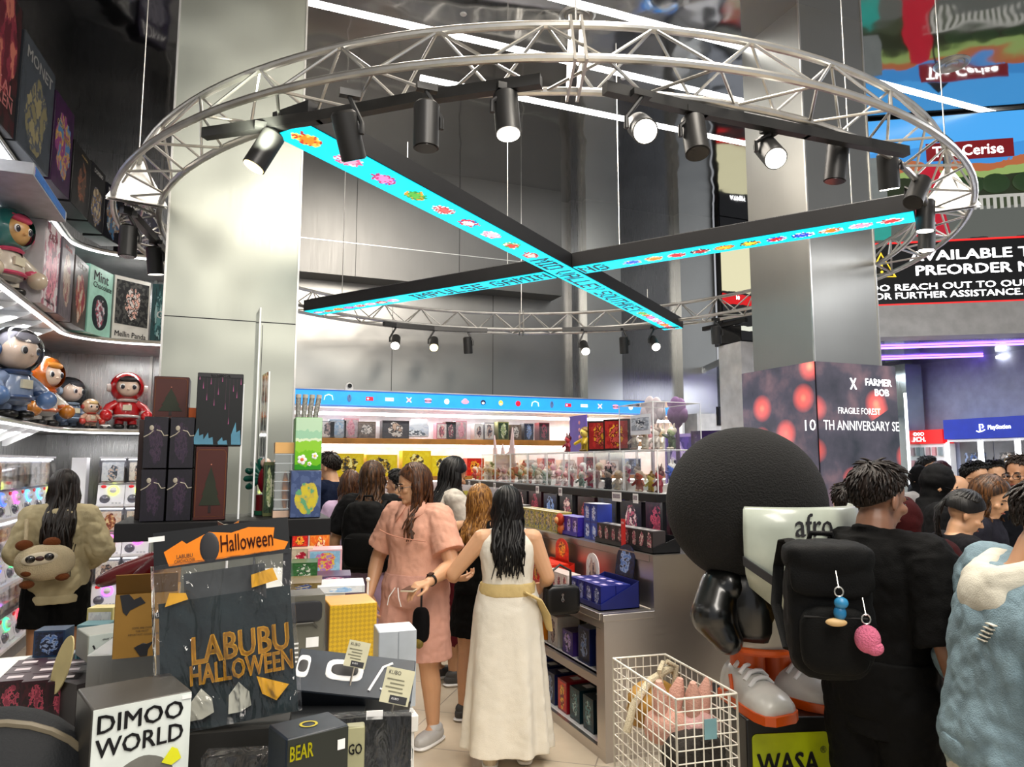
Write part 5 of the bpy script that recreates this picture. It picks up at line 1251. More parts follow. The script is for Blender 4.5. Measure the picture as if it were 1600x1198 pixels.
# calico cat sign
p = at(356, 833, 2.42)
t = thing('cat_sign', 'round calico cat face sign on a thin stick below the black shelf', 'sign', (p.x, p.y, p.z), R_(-21.5 + 18))
a = MB(); pts = [(-.034, .0), (-.03, .02), (-.034, .042), (-.014, .03), (.014, .03), (.034, .042), (.03, .02), (.034, .0), (.026, -.018), (0, -.025), (-.026, -.018)]
a.prism(pts, -.003, .003, mat('#e8e0cc', .5)); b = a.build('face_card', t)
a = MB(); a.prism([(.034, .042), (.03, .02), (.012, .018), (.008, .03), (.014, .03)], -.0042, -.0035, mat('#c87018', .5)); a.build('orange_patch', b)
a = MB(); a.prism([(-.034, .042), (-.03, .022), (-.016, .026), (-.014, .03)], -.0042, -.0035, mat('#4a2c20', .5)); a.build('brown_patch', b)
for x in (-.013, .013): a = MB(); a.ell((x, -.004, .0), (.003, .001, .003), INK, n=8, k=6); a.build('eye', b)
a = MB(); a.tube([(-.004, -.004, -.008), (0, -.004, -.005), (.004, -.004, -.008)], .0012, INK, n=5); a.build('mouth', b)
a = MB(); a.cyl((0, .002, -.02), (0, .002, -(p.z - ZI) + .002), .004, mat((.8, .8, .8), .3)); a.build('stick', t)
# brown carton with black prints, on a metal riser
a = MB(); a.box((0, 0, .14), (.30, .22, .28), STEEL_LIGHT); c = at(215, 1050, 2.02)
tag(a.build('metal_riser', loc=(c.x + .04, c.y + .10, ZJ), rz=R_(-10), bevel=.003), 'brushed metal riser block under the brown printed carton', 'riser')
t, f, w, h = pbox('brown_carton', 'brown cardboard carton with black prints and open flaps behind the shirt bag', 'box', 174, 275, 1020, 1.94, 2.0, 925, ZJ + .281, .16, '#8a6428', mat('#8f6a2c', .6))
BROWN_D = mat('#6c4c1c', .6)
for y0, s in ((0, -1), (.16, 1)): a = MB(); a.T = Matrix.Translation((0, y0, h)) @ Matrix.Rotation(s * -.5, 4, 'X'); a.box((0, 0, .03), (w * .96, .003, .06), BROWN_D); a.build('flap', t)
a = MB(); a.prism([(-.42 * w, .98 * h), (-.36 * w, .72 * h), (-.30 * w, .66 * h), (-.25 * w, .74 * h), (-.12 * w, .80 * h), (-.02 * w, .84 * h), (-.1 * w, .94 * h), (-.2 * w, .90 * h), (-.28 * w, .99 * h)], -.0045, -.003, INK); a.build('black_blot_print', f)
a = MB(); a.ell((.28 * w, -.003, .63 * h), (.2 * w, .0012, .06 * h), INK); lg = a.build('black_logo', f); lett(lg, 'FUGGLER', (.28 * w, -.0045, .635 * h), .32 * w, .06 * h, WT, bold=.02)
for i, (s_, z) in enumerate((('SOME ARE CUTE', .46), ('THE MOST', .41), ('IMPORTANT COLLECTABLE SERIES', .36))): lett(f, s_, (-.05 * w + .1 * w * (i == 2), -.004, z * h), (.3, .2, .62)[i] * w, .028 * h, INK)
a = MB(); a.ell((-.02 * w, -.003, .13 * h), (.08 * w, .0012, .09 * h), INK); a.prism([(-.16 * w, .16 * h), (-.08 * w, .2 * h), (.02 * w, .2 * h), (.14 * w, .24 * h), (.06 * w, .12 * h), (.05 * w, .02 * h), (-.06 * w, .02 * h)], -.0045, -.003, INK); a.build('black_figure_print', f)
for i, (dx, dz, c_, nm) in enumerate(((.02, .10, '#4a0c14', 'maroon'), (-.05, .08, '#5a1a1c', 'dark red'))):
    a = MB(); a.T = Matrix.Rotation(-.7 + .3 * i, 4, 'Y'); a.ell((0, 0, .0), (.11, .03, .025), mat(c_, .25, coat=.5), e=.7)
    tag(a.build('tube_pack', loc=(f.parent.location.x + dx, f.parent.location.y + .07 + .05 * i, ZJ + .281 + h + dz - .03), rz=R_(-20)), '%s glossy pack poking out of the brown carton' % nm, 'pack')
# left counter: black print carton, red carton, oval topper, blue box, maroon boxes
t, f, w, h = pbox('white_carton', 'white carton with black cat prints left of the brown carton', 'box', 134, 196, 1052, 2.30, 2.38, 988, 1.075, .14, '#b8bcb4', mat('#b9c4c0', .5), [('our villain', .1, .80, .5, .09, INK), ('M RED', -.22, .1, .2, .05, INK), ('M BLUE', .25, .1, .25, .05, INK)])
for i, x in enumerate((-.2, .22)):
    a = MB(); m = (INK, mat('#6a7278', .5))[i]; a.ell((x * w, -.002, .42 * h), (.15 * w, .0015, .12 * h), m); a.tube([(x * w - .12 * w, -.002, .48 * h), (x * w - .17 * w, -.002, .62 * h)], .003, m, n=6)
    for q in (-.09, .08): a.box((x * w + q * w, -.002, .28 * h), (.03 * w, .002, .12 * h), m)
    a.build('cat_print', f)
t, f, w, h = pbox('red_carton', 'red carton under the white carton with black cat prints', 'box', 126, 200, 1100, 2.30, 2.38, 1052, ZI, .16, '#8c1426', mat('#a01c30', .4)); t.location.z = ZI
for o in [t]: pass
c = at(108, 1030, 2.24)
t = thing('oval_topper', 'cream oval card topper tilted on a dark display box', 'card', (c.x, c.y, ZI), R_(-40)); t.rotation_euler = (0, 0, R_(-50))
a = MB(); a.box((0, .05, .06), (.13, .12, .12), mat('#1c1416', .4)); a.build('display_box', t)
a = MB(); a.T = Matrix.Translation((0, -.02, .17)) @ Matrix.Rotation(.45, 4, 'Y'); a.prism([(.035 * math.cos(q * PI / 12), .10 * math.sin(q * PI / 12)) for q in range(24)], -.002, .002, mat('#d8c890', .5)); a.build('oval_card', t)
goods('dark blue carton behind the maroon boxes at the far left', (.10, .08, .09), at(80, 1062, 2.62) * V3((1, 1, 0)) + V3((0, 0, ZI + .10)), R_(-10), '#1c3450', A['navy'], name='blue_carton')
goods('white carton under the dark blue carton at the far left', (.14, .12, .098), at(80, 1062, 2.62) * V3((1, 1, 0)) + V3((0, 0, ZI)), R_(-10), '#8a9098', A['white'], name='support_carton')
goods('teal and white carton behind the white cat print carton', (.10, .08, .20), at(150, 1000, 2.66) * V3((1, 1, 0)) + V3((0, 0, ZI)), R_(-15), '#5a8088', A['teal'], name='teal_carton')
goods('cream carton with torn yellow top behind the brown carton', (.09, .07, .24), at(163, 950, 2.75) * V3((1, 1, 0)) + V3((0, 0, ZI)), R_(-15), '#c8b878', A['white'], name='cream_carton')
goods('beige paper pack of small prints near the black shelf left end', (.10, .05, .28), at(222, 880, 2.95) * V3((1, 1, 0)) + V3((0, 0, ZI + 0)), R_(-15), '#b8a878', ('#c8b888', '#b8a878', '#d8ccb0', '#988858', '#e0d8c0'), name='paper_pack')
for i in range(3):
    for j in range(3):
        b = at(22 + 40 * i, 1085, 2.28)
        goods('maroon figure box on the left counter, %s row, %s from frame edge' % (('front', 'middle', 'back')[j], ORD[i]), (.083, .083, .12), (b.x + j * .0, b.y + j * .088, ZI), 0, '#30101c', A['maroon'], group='maroon boxes on the left counter', strip='#d8ccd0')
# stroller
c = at(-18, 1150, 1.50)
t = thing('baby_stroller', 'dark baby stroller with tan edged canopy at the bottom left corner', 'stroller', (c.x, c.y, 0), R_(-21.5 + 24))
CV = mat('#15181c', .8, bump=.3, bscale=200, name='stroller_fabric'); TAN = mat('#6b6250', .5)
zc = 1.0; a = MB()
rs = [[V3((.205 * math.cos(PI * j / 16), .20 * math.sin(PI * j / 16) * math.cos(R_(5 + i * 17)), zc + .20 * math.sin(PI * j / 16) * math.sin(R_(5 + i * 17)))) for j in range(17)] for i in range(10)]
a.rings([r for r in rs], CV, cap=False); cn = a.build('canopy', t, smooth=60); s_ = cn.modifiers.new('s', 'SOLIDIFY'); s_.thickness = .008
for i, m in ((9, TAN), (6, TAN), (0, TAN)): a = MB(); a.tube(rs[i], .009, m, n=8); a.build('canopy_rim', t)
a = MB(); a.ell((0, .02, .70), (.18, .12, .28), CV, e=.7); a.build('seat', t)
for sx in (-1, 1):
    a = MB(); a.tube([(sx * .21, .0, zc), (sx * .21, -.22, .55), (sx * .2, -.34, .12)], .012, TAN); a.tube([(sx * .21, .0, zc), (sx * .2, .25, .12)], .012, TAN); a.build('side_frame', t)
    for y in (-.34, .25): a = MB(); a.cyl((sx * .185, y, .09), (sx * .215, y, .09), .09, BLACK); a.build('wheel', t)
a = MB(); a.tube([(-.21, .0, zc), (-.2, .26, 1.02), (.2, .26, 1.02), (.21, .0, zc)], .012, BLACK); a.build('handlebar', t)
# right group -------------------------------------------------------------------
t, f, w, h = pbox('dark_carton', 'dark olive carton with yellow word and badge at the bottom centre', 'box', 447, 545, 1160, 1.42, 1.50, 1143, ZJ, .10, '#15202c', mat('#232824', .4), [('BEAR', -.27, .90, .36, .1, mat('#d8d010', .4))])
a = MB(); a.ell((.05 * w, -.002, .55 * h), (.22 * w, .002, .14 * h), mat('#c8c014', .4)); a.box((.05 * w, -.004, .57 * h), (.3 * w, .001, .06 * h), mat('#232824', .4)); a.ell((-.12 * w, -.002, .67 * h), (.07 * w, .002, .06 * h), mat('#c8c014', .4)); a.ell((.22 * w, -.002, .67 * h), (.07 * w, .002, .06 * h), mat('#c8c014', .4)); a.build('yellow_badge', f)
a = MB(); a.lathe([(.10 * w, 0), (.14 * w, 0)], mat('#b8a818', .4), c=(0, .05, h + .0012), cap=False, n=20); a.build('top_emblem', t)
a = MB(); a.box((.36 * w, -.004, .88 * h), (.12 * w, .001, .07 * h), WT); a.build('price_sticker', f)
FILM2 = crinkle(scale=20, haze=.008, refl=.03, strength=1., name='glossy_film')
def soft_pack(lab, xl, xr, yb, d, w, h, dep, z0, m, seed, tilt=0, inner=None):
    c = at((xl + xr) / 2, yb, d)
    t = thing('bagged_garment', lab, 'packed garment', (c.x, c.y, z0), R_(-21.5 + 8)); t.rotation_euler = (R_(tilt), 0, R_(-14))
    a = cloth_sheet(w, h, 0, m, .018, y=.0, seed=seed, thick=dep * .7); g = a.build('garment', t, smooth=80)
    a = cloth_sheet(w * 1.04, h * 1.04, -.00, FILM2, .014, y=-.026, seed=seed + 1, thick=dep, n=30); a.build('clear_bag', t, smooth=80)
    return t, g
DK = mat('#121313', .55, var=.5, scale=18, bump=.5, bscale=35, name='dark_garment')
t, g = soft_pack('black garment in a glossy clear bag under the halloween shirt', 335, 450, 1180, 1.56, .18, .19, .05, ZJ + .001, DK, 11)
a = MB(); a.ell((.05, -.02, .12), (.045, .008, .05), mat('#5c5444', .6)); a.build('round_patch', g)
t, g = soft_pack('bulky black bagged garment left of the white pedestal', 520, 610, 1160, 1.82, .24, .17, .06, ZJ + .001, DK, 21, -6)
a = MB(); a.box((.03, -.02, .18), (.04, .004, .02), WT); a.build('white_tag', g)
t, f, w, h = pbox('olive_pack', 'narrow pale olive card pack beside the dark olive carton', 'pack', 540, 570, 1170, 1.62, 1.63, 1135, ZJ, .03, '#8a8868', mat('#a8a680', .5), [('GO', 0, .8, .7, .1, INK)])
# slate carton with big rounded zero, lying tilted
c = at(548, 1088, 2.02)
t = thing('slate_carton', 'slate blue carton with white ring print lying tilted under price cards', 'box', (c.x, c.y, c.z), R_(-21.5)); t.rotation_euler = (R_(-48), R_(8), R_(-14))
SL = mat('#20262e', .4); a = MB(); a.box((0, .05, .065), (.33, .10, .13), SL); a.build('carton', t, bevel=.003)
pr = [(.0, 0)]
def ringprint(cx, cz, rx, rz, th, m, par, nm):
    a = MB(); n = 28; pts = []
    for q in range(n):
        an = 2 * PI * q / n; e = .55; sg = lambda v: math.copysign(abs(v) ** e, v)
        pts.append((cx + rx * sg(math.cos(an)), -.003, cz + rz * sg(math.sin(an))))
    a.tube(pts, th, m, n=6, closed=True, flat=.3); return a.build(nm, par)
fr = MB(); fr.box((0, -.001, .065), (.325, .002, .125), mat('#2a323c', .4, var=.4, scale=10)); fp = fr.build('printed_front', t)
for cx_, rx_, rz_ in ((-.03, .052, .032), (-.145, .018, .034)):
    a = MB(); a.ell((cx_, -.002, .074), (rx_, .002, rz_), WT, e=.55); o_ = a.build('ring_print', fp)
    a = MB(); a.ell((cx_, -.0045, .074), (rx_ * .72, .001, rz_ * .55), INK, e=.7); a.build('ring_hole', o_)
a = MB(); a.tube([(.045, -.003, .02), (.075, -.003, .095), (.10, -.003, .11)], .004, WT, n=6); a.tube([(.075, -.003, .03), (.095, -.003, .022), (.112, -.003, .035)], .003, WT, n=6); a.box((.088, -.003, .06), (.004, .002, .02), WT); a.box((.104, -.003, .06), (.004, .002, .02), WT); a.build('smile_print', fp)
for i, (px, py, d, w_) in enumerate(((621, 1072, 1.92, .075), (558, 1022, 2.05, .06))):
    c = at(px, py, d); q = thing('price_card', '%s cream price card with a black bar on the slate carton' % ('larger right', 'smaller left')[i], 'price card', c, 0); q.rotation_euler = (R_(-20), R_(12), R_(-18))
    a = MB(); a.box((0, 0, 0), (w_, .002, w_ * 1.15), mat('#c8c4a4', .5)); cd = a.build('card', q)
    lett(cd, 'KUBO', (-.18 * w_, -.002, .42 * w_), .42 * w_, .13 * w_, INK)
    for r_ in range(4): a = MB(); a.box((-.1 * w_ + .08 * w_ * (r_ % 2), -.002, .2 * w_ - .13 * w_ * r_), (.6 * w_ - .1 * w_ * (r_ % 2), .001, .035 * w_), mat('#77755e', .5)); a.build('print_line', cd)
    a = MB(); a.box((.12 * w_, -.002, -.42 * w_), (.6 * w_, .001, .24 * w_), INK); b_ = a.build('black_bar', cd); lett(b_, 'KUBO', (.02 * w_, -.003, -.40 * w_), .25 * w_, .07 * w_, WT)
    a = MB(); a.cyl((0, .004, -.4 * w_), (0, .03, -.4 * w_ - .08), .003, ALU, n=6); a.build('clip_wire', q)
tag(MB().box((0, 0, .065), (.34, .16, .13), mat('#26282a', .5)).build('support_carton', loc=(.20, 2.06, ZJ), rz=R_(-14)), 'plain dark carton propping up the slate carton', 'box')
# boxes further back on the tall counter
def houndstooth():
    m, nt, b = _nodes('yellow_check'); N, L = nt.nodes, nt.links
    tc = N.new('ShaderNodeTexCoord'); ck = N.new('ShaderNodeTexChecker'); ck.inputs['Scale'].default_value = 85
    mp = N.new('ShaderNodeMapping'); mp.inputs['Rotation'].default_value = (0, .785, 0); L.new(tc.outputs['Object'], mp.inputs[0]); L.new(mp.outputs[0], ck.inputs[0])
    ck.inputs[1].default_value = c4(hexc('#c9a21c')); ck.inputs[2].default_value = c4(hexc('#b08c1e')); L.new(ck.outputs[0], b.inputs['Base Color']); b.inputs['Roughness'].default_value = .5
    return m
pbox('yellow_carton', 'mustard yellow checked carton on the tall counter beside the pink blouse', 'box', 512, 588, 1040, 2.72, 2.79, 943, ZI, .2, '#c08a2c', houndstooth())
t, f, w, h = pbox('white_box', 'plain silvery white box at the corner of the tall counter', 'box', 589, 650, 1105, 2.34, 2.38, 985, ZI, .12, mat('#b4bac0', .3), mat('#aab2ba', .3))
a = MB(); a.box((.02 * w, -.004, .5 * h), (.003, .001, h * .96), mat('#8c949c', .4)); a.build('seam', f)
a = MB(); a.quad((-w * .6, -.02, .035), (w * .6, -.02, .035), (w * .6, -.02, .0), (-w * .6, -.02, .0), GLASS); a.build('clear_foot', t)
t, f, w, h = pbox('grey_case', 'grey hard case with black top panel left of the yellow carton', 'case', 440, 506, 1040, 2.66, 2.72, 930, ZI, .14, mat('#55524a', .45), mat('#5c5a50', .45))
a = MB(); a.ell((0, -.004, .80 * h), (.42 * w, .004, .13 * h), INK, e=.4); a.build('black_panel', f); a = MB(); a.tube([(-.3 * w, -.006, .60 * h), (-.2 * w, -.012, .66 * h), (.2 * w, -.012, .66 * h), (.3 * w, -.006, .60 * h)], .004, mat('#44423c', .4)); a.build('handle', f)
for q in range(5): a = MB(); a.box((-.3 * w, -.003, (.2 + .055 * q) * h), (.35 * w, .003, .02 * h), WT); a.build('white_stripe', f)
a = MB(); a.box((.2 * w, -.004, .42 * h), (.3 * w, .002, .12 * h), WT); a.build('paper_tag', f)
tag(MB().box((0, 0, .095), (.58, .92, .19), CW_).build('display_riser', loc=(.22, 3.82, ZI), bevel=.004), 'white riser block under the back cartons of the tall counter', 'riser')
ZR = ZI + .191
def flat(lab, xl, xr, yb, d, h, dep, side, front, z=ZR, nm='carton', drz=14):
    L, R = at(xl, yb, d), at(xr, yb, d); c = (L + R) / 2
    return goods(lab, (round((R - L).length, 3), dep, h), (c.x, c.y + dep / 2 * .98, z), R_(-21.5 + drz), side, front, name=nm)
flat('tan carton with blue stripe stacked behind the grey case', 456, 506, 930, 3.32, .04, .22, '#6c5a34', ('#6c5a34', '#7a683c', '#3c4c80', '#4c5c90', '#c8b888'))
flat('green carton with ribs behind the tan carton', 458, 498, 895, 3.62, .09, .16, '#2c5a30', ('#2c5a30', '#386c3c', '#4c8050', '#20402c', '#c8d0c0'))
flat('white carton with red bow behind the green carton', 456, 490, 880, 3.86, .13, .12, '#c0b098', ('#c8b8a0', '#b8a890', '#a01830', '#c02848', '#f0e0d0'))
flat('crimson carton on the white one near the black shelf', 458, 482, 858, 3.95, .06, .1, '#a01030', A['red'], ZR + .1305 - .0)
flat('flat white and blue carton behind the yellow carton', 502, 574, 925, 3.30, .03, .22, '#c8ccd0', ('#e0e4e8', '#d0d8e0', '#80b0e0', '#a0c8f0', '#f4f4f4'))
flat('flat purple lettered carton behind the flat white carton', 500, 552, 893, 3.62, .025, .2, '#4a3858', ('#4a3858', '#5c4868', '#d8d0d8', '#a890b0', '#c83060'))
flat('light blue carton with pink flowers at the counter end', 485, 537, 878, 3.86, .125, .17, '#e8b0b8', ('#88b8d8', '#98c8e4', '#d85080', '#e8c040', '#b080c0'))
flat('orange carton behind the light blue flowered carton', 486, 516, 850, 4.06, .19, .1, '#e08028', A['orange'])
t = thing('pin_marker', 'small white ball pin marker standing between the tan and yellow cartons', 'pin', at(486, 929, 3.02) * V3((1, 1, 0)) + V3((0, 0, ZI)))
zz = zpx(486, 929, at(486, 929, 3.02)) - ZI; a = MB(); a.ell((0, 0, zz), .009, WHITE); a.build('ball', t); a = MB(); a.cyl((0, 0, 0), (0, 0, zz), .003, ALU, n=6); a.build('stem', t)
t = thing('pin_marker', 'small white ball pin marker standing by the hand of the pink blouse person', 'pin', at(575, 905, 2.98) * V3((1, 1, 0)) + V3((0, 0, ZI)))
zz = zpx(578, 905, at(575, 905, 2.98)) - ZI; a = MB(); a.ell((0, 0, zz), .009, WHITE); a.build('ball', t); a = MB(); a.cyl((0, 0, 0), (0, 0, zz), .004, WHITE, n=6); a.build('stem', t)
# black shelf above the counter ------------------------------------------------------
t = thing('black_shelf', 'thick black shelf with dark boxes standing above the tall counter', 'shelf', (0, 0, 0))
SX0, SX1, SY0, SY1, SZ = -.345, .345, 2.66, 3.02, 1.50
a = MB(); a.box(((SX0 + SX1) / 2, (SY0 + SY1) / 2, SZ - .03), (SX1 - SX0, SY1 - SY0, .06), BLACK); a.build('board', t, bevel=.003)
for x in (-.22, .22): a = MB(); a.box((x, 2.95, (ZI + SZ - .06) / 2), (.03, .03, SZ - .06 - ZI), BLACK); a.build('post', t)
ZS = SZ + .0012
def sbox_(name, lab, xl, xr, yt, yb, Y, z0, dep, side, front, texts=(), group=None):
    L, R = at_Y(xl, yb, Y), at_Y(xr, yb, Y); zt = zpx((xl + xr) / 2, yt, (L + R) / 2)
    return panel_box(name, lab, 'box', (L.x, Y, z0), (R.x, Y, z0), zt, dep, side if not isinstance(side, str) else mat(side, .4), front, texts, z0, group)
DKP = art('#15121c', '#1a1522', '#2c2034', '#3a2a3c', '#201828', 5, rough=.45)
SQ = mat('#a8a090', .5)
for r in range(2):
    for c in range(2):
        z0 = ZS + r * .178; xl = 217 + 41.5 * c - 2 * r * 0
        L, R = at_Y(xl, 800, 2.70), at_Y(xl + 40, 800, 2.70)
        t, f, w, h = panel_box('dark_box', 'dark box with pale squiggle, %s %s of the block of four on the shelf' % (('lower', 'upper')[r], ('left', 'right')[c]), 'box', (L.x, 2.70, z0), (R.x, 2.70, z0), z0 + .176, .11, mat('#0e0d12', .4), DKP, (), z0, 'dark boxes on the black shelf')
        a = MB(); a.tube([(-.48 * w, -.003, .60 * h), (-.25 * w, -.003, .66 * h), (-.1 * w, -.003, .73 * h)], .0018, SQ, n=5); a.tube([(.02 * w, -.003, .74 * h), (.2 * w, -.003, .72 * h), (.32 * w, -.003, .63 * h), (.48 * w, -.003, .64 * h)], .0018, SQ, n=5); a.ell((-.18 * w, -.003, .78 * h), (.09 * w, .0015, .05 * h), SQ); a.build('pale_squiggle', f)
RB, RF = '#2a1008', mat('#42170d', .5, var=.1)
def tree_print(f, w, h):
    a = MB(); G = mat('#1c2410', .6, var=.3)
    a.prism([(-.33 * w, .20 * h), (-.2 * w, .34 * h), (-.25 * w, .34 * h), (-.14 * w, .48 * h), (-.17 * w, .48 * h), (0, .72 * h), (.17 * w, .48 * h), (.14 * w, .48 * h), (.25 * w, .34 * h), (.2 * w, .34 * h), (.33 * w, .20 * h)], -.0045, -.0032, G); a.box((0, -.004, .15 * h), (.08 * w, .001, .1 * h), mat('#20100a', .5)); a.build('tree_print', f)
    a = MB(); a.ell((0, -.004, .75 * h), (.02 * w, .001, .01 * h), mat('#c88068', .5)); a.build('star_print', f)
    a = MB(); z1, z2 = .05 * h, .95 * h; x_ = .44 * w; a.tube([(-x_, -.003, z1), (-x_, -.003, z2 - .04 * h), (-x_ + .06 * w, -.003, z2), (x_ - .06 * w, -.003, z2), (x_, -.003, z2 - .04 * h), (x_, -.003, z1)], .0008, mat('#7a4a20', .5), n=4, closed=True); a.build('gold_line', f)
t, f, w, h = sbox_('red_brown_box', 'red brown box with green tree print, standing right of the dark boxes', 300, 352, 697, 815, 2.70, ZS, .12, RB, RF); tree_print(f, w, h); htop = t.location.z + h
tag(MB().box((0, .05, .175), (.19, .10, .35), mat('#2a1008', .5)).build('support_carton', loc=(at_Y(262, 700, 2.84).x, 2.84, ZS)), 'plain brown carton hidden behind the block of four dark boxes', 'box')
t, f, w, h = sbox_('red_brown_box', 'taller placed red brown box with tree print behind the dark boxes', 236, 293, 588, 668, 2.84, ZS + .351, .11, RB, RF)
tree_print(f, w, h)
t, f, w, h = sbox_('black_box', 'black box with pink streaks and blue flames on top of the red brown box', 303, 377, 583, 695, 2.70, htop + .001, .12, '#0c0d0e', mat('#101314', .4))
a = MB(); a.box((0, -.004, .965 * h), (w * .98, .001, .05 * h), INK); tb_ = a.build('title_band', f); lett(tb_, 'BLAZEDOME', (0, -.005, .965 * h), .4 * w, .028 * h, WT, bold=.02)
PK = mat('#a05080', .5, emit=0)
for q in range(12): a = MB(); x = (-.44 + .08 * q) * w; z = (.90, .78, .62, .84, .55, .7, .88, .5, .3, .75, .66, .85)[q] * h; a.add([(x - .0014, -.004, z), (x + .0014, -.004, z), (x, -.004, z + .1 * h)], [(0, 1, 2)], PK); a.box((x, -.0036, (.93 * h + z) / 2), (.0007, .0006, .93 * h - z), mat('#4a3040', .5)); a.build('pink_streak', f)
BLF = mat('#4f86a0', .5, var=.3)
for x, s in ((-.4, .8), (-.2, .6), (.1, .4), (.38, 1.1)): a = MB(); a.prism([((x - .1) * w, .02 * h), ((x - .11) * w, .14 * h * s), ((x - .02) * w, .30 * h * s), ((x + .0) * w, .17 * h * s), ((x + .08) * w, .2 * h * s), ((x + .1) * w, .02 * h)], -.0045, -.0032, BLF); a.build('flame_print', f)
goods('orange box corner showing behind the black streaked box', (.06, .06, .05), (at_Y(298, 590, 2.9).x, 2.93, ZS + .351 + .22), 0, '#b84c18', '#c05a20', name='orange_box').location.z = ZS + .351
# tall clear sheets, dragon toy, clear case, cartons on the shelf's right end
CLR = acrylic((.96, .98, .97), .12, 'clear_sheet', .06)
for i, (x0, yt, Y) in enumerate(((372, 600, 2.72), (392, 480, 2.80), (408, 580, 2.88))):
    L = at_Y(x0, 810, Y); zt = zpx(x0 + 8, yt, L)
    a = MB(); a.box((0, .0, (zt - ZS) / 2), (.005, .14, zt - ZS), CLR); t = thing('clear_sheet', 'tall upright clear acrylic sheet on the black shelf, %s from the left' % ORD[i], 'acrylic sheet', (L.x, Y + .07, ZS), R_(4 * i), 'clear sheets on the black shelf'); a.build('sheet', t)
    a = MB(); a.box((0, -.071, (zt - ZS) / 2), (.006, .004, zt - ZS), EDGE); a.build('front_edge', t)
p = at_Y(409, 780, 2.9)
t = thing('dancer_toy', 'green and red fan shaped toy figure on a dark red stand on the shelf', 'toy', (p.x, 2.92, ZS), R_(-10))
a = MB(); a.cyl((0, 0, 0), (0, 0, .075), .022, mat('#6a1018', .5)); a.cyl((0, 0, 0), (0, 0, .015), .026, mat('#1c5a40', .5)); a.build('stand', t)
for q in range(5): a = MB(); an = R_(100 + q * 28); a.capsule((0, .01, .14), (.06 * math.cos(an), .01, .14 + .065 * math.sin(an)), .014, .012, mat('#0e5a4c', .4)); a.build('fan_blade', t)
a = MB(); a.ell((.008, -.006, .13), (.024, .02, .05), mat('#8a1428', .4)); a.build('body', t); a = MB(); a.ell((.012, -.012, .195), (.02, .018, .02), mat('#d8b8a8', .4)); a.build('head', t)
L, R = at_Y(427, 800, 2.72), at_Y(458, 800, 2.72); zt = zpx(440, 708, L)
t = thing('clear_tower_case', 'tall clear case of orange figures with pale cap on the black shelf', 'display case', ((L.x + R.x) / 2, 2.78, ZS)); w = R.x - L.x; h = zt - ZS
a = MB(); a.box((0, 0, h / 2), (w, .09, h), CLR); a.build('acrylic_panels', t)
a = MB(); a.box((0, 0, h + .02), (w * 1.02, .092, .04), mat('#d8a868', .4)); a.build('cap', t); a = MB(); a.box((0, 0, .012), (w * 1.02, .092, .024), mat('#d8b8a0', .4)); a.build('base', t)
for q in range(7): a = MB(); a.box((0, 0, .03 + q * h / 7), (w * .98, .088, .003), EDGE); a.build('tier', t)
a = MB(); a.ell((.008, 0, h * .4), (.012, .02, h * .32), mat('#d8862c', .4, var=.4)); a.build('orange_figure', t)
goods('olive green slim carton behind the clear tower case', (.04, .1, .2), (at_Y(420, 790, 2.8).x, 2.87, ZS), 0, '#5a6038', A['green'], name='green_carton')
t, f, w, h = sbox_('bear_box', 'blue and beige box with yellow blob print on the shelf right end', 452, 501, 735, 805, 2.69, ZS, .10, '#4c5878', art('#3c4c74', '#4c5c84', '#c8b830', '#b8a848', '#5c9c70', 2, (.5, .4, .42, .36))); zb_ = ZS + h
t, f, w, h = sbox_('landscape_box', 'bright green meadow and sky print box on top of the blue box', 459, 502, 652, 735, 2.71, zb_ + .001, .10, '#78b870', screen_art(('#2c8c18', '#6cb818', '#8cc838', '#d8e8c8', '#98c8a8', '#b8d8b8'), (0, .2, .45, .66, .72, .86), noise=.22, nscale=4, emit=0))
mt = f.data.materials[0].node_tree; bs = [n for n in mt.nodes if n.type == 'BSDF_PRINCIPLED'][0]; rmp = [n for n in mt.nodes if n.type == 'VALTORGB'][0]; mt.links.new(rmp.outputs[0], bs.inputs['Base Color'])
for x, z, r_, c_ in ((-.22, .20, 1.3, '#d87030'), (.24, .27, .9, '#e0c030'), (.05, .12, .6, '#e0c030')):
    a = MB()
    for q in range(5): a.ell((x * w + .08 * r_ * w * math.cos(q * 1.257), -.004, z * h + .045 * r_ * h * math.sin(q * 1.257)), (.06 * r_ * w, .001, .03 * r_ * h), WT, n=10, k=6)
    a.ell((x * w, -.0055, z * h), (.05 * r_ * w, .001, .025 * r_ * h), mat(c_, .5)); a.build('flower_print', f)
zt_ = zb_ + .001 + h
for i in range(4):
    p = at_Y(466 + 9 * i, 645, 2.75); a = MB(); a.cyl((0, 0, 0), (.004 * i, .0, .075), .0095, mat((.5, .48, .42), .25, .8, var=.5, scale=120)); a.cyl((.004 * i, 0, .075), (.0045 * i, 0, .088), .0098, mat('#b8b0a0', .3))
    tag(a.build('glitter_tube', loc=(p.x, 2.76, zt_ + .001)), 'silver glitter tube standing on the green meadow box, %s from the left' % ORD[i], 'tube', 'glitter tubes on the meadow box')
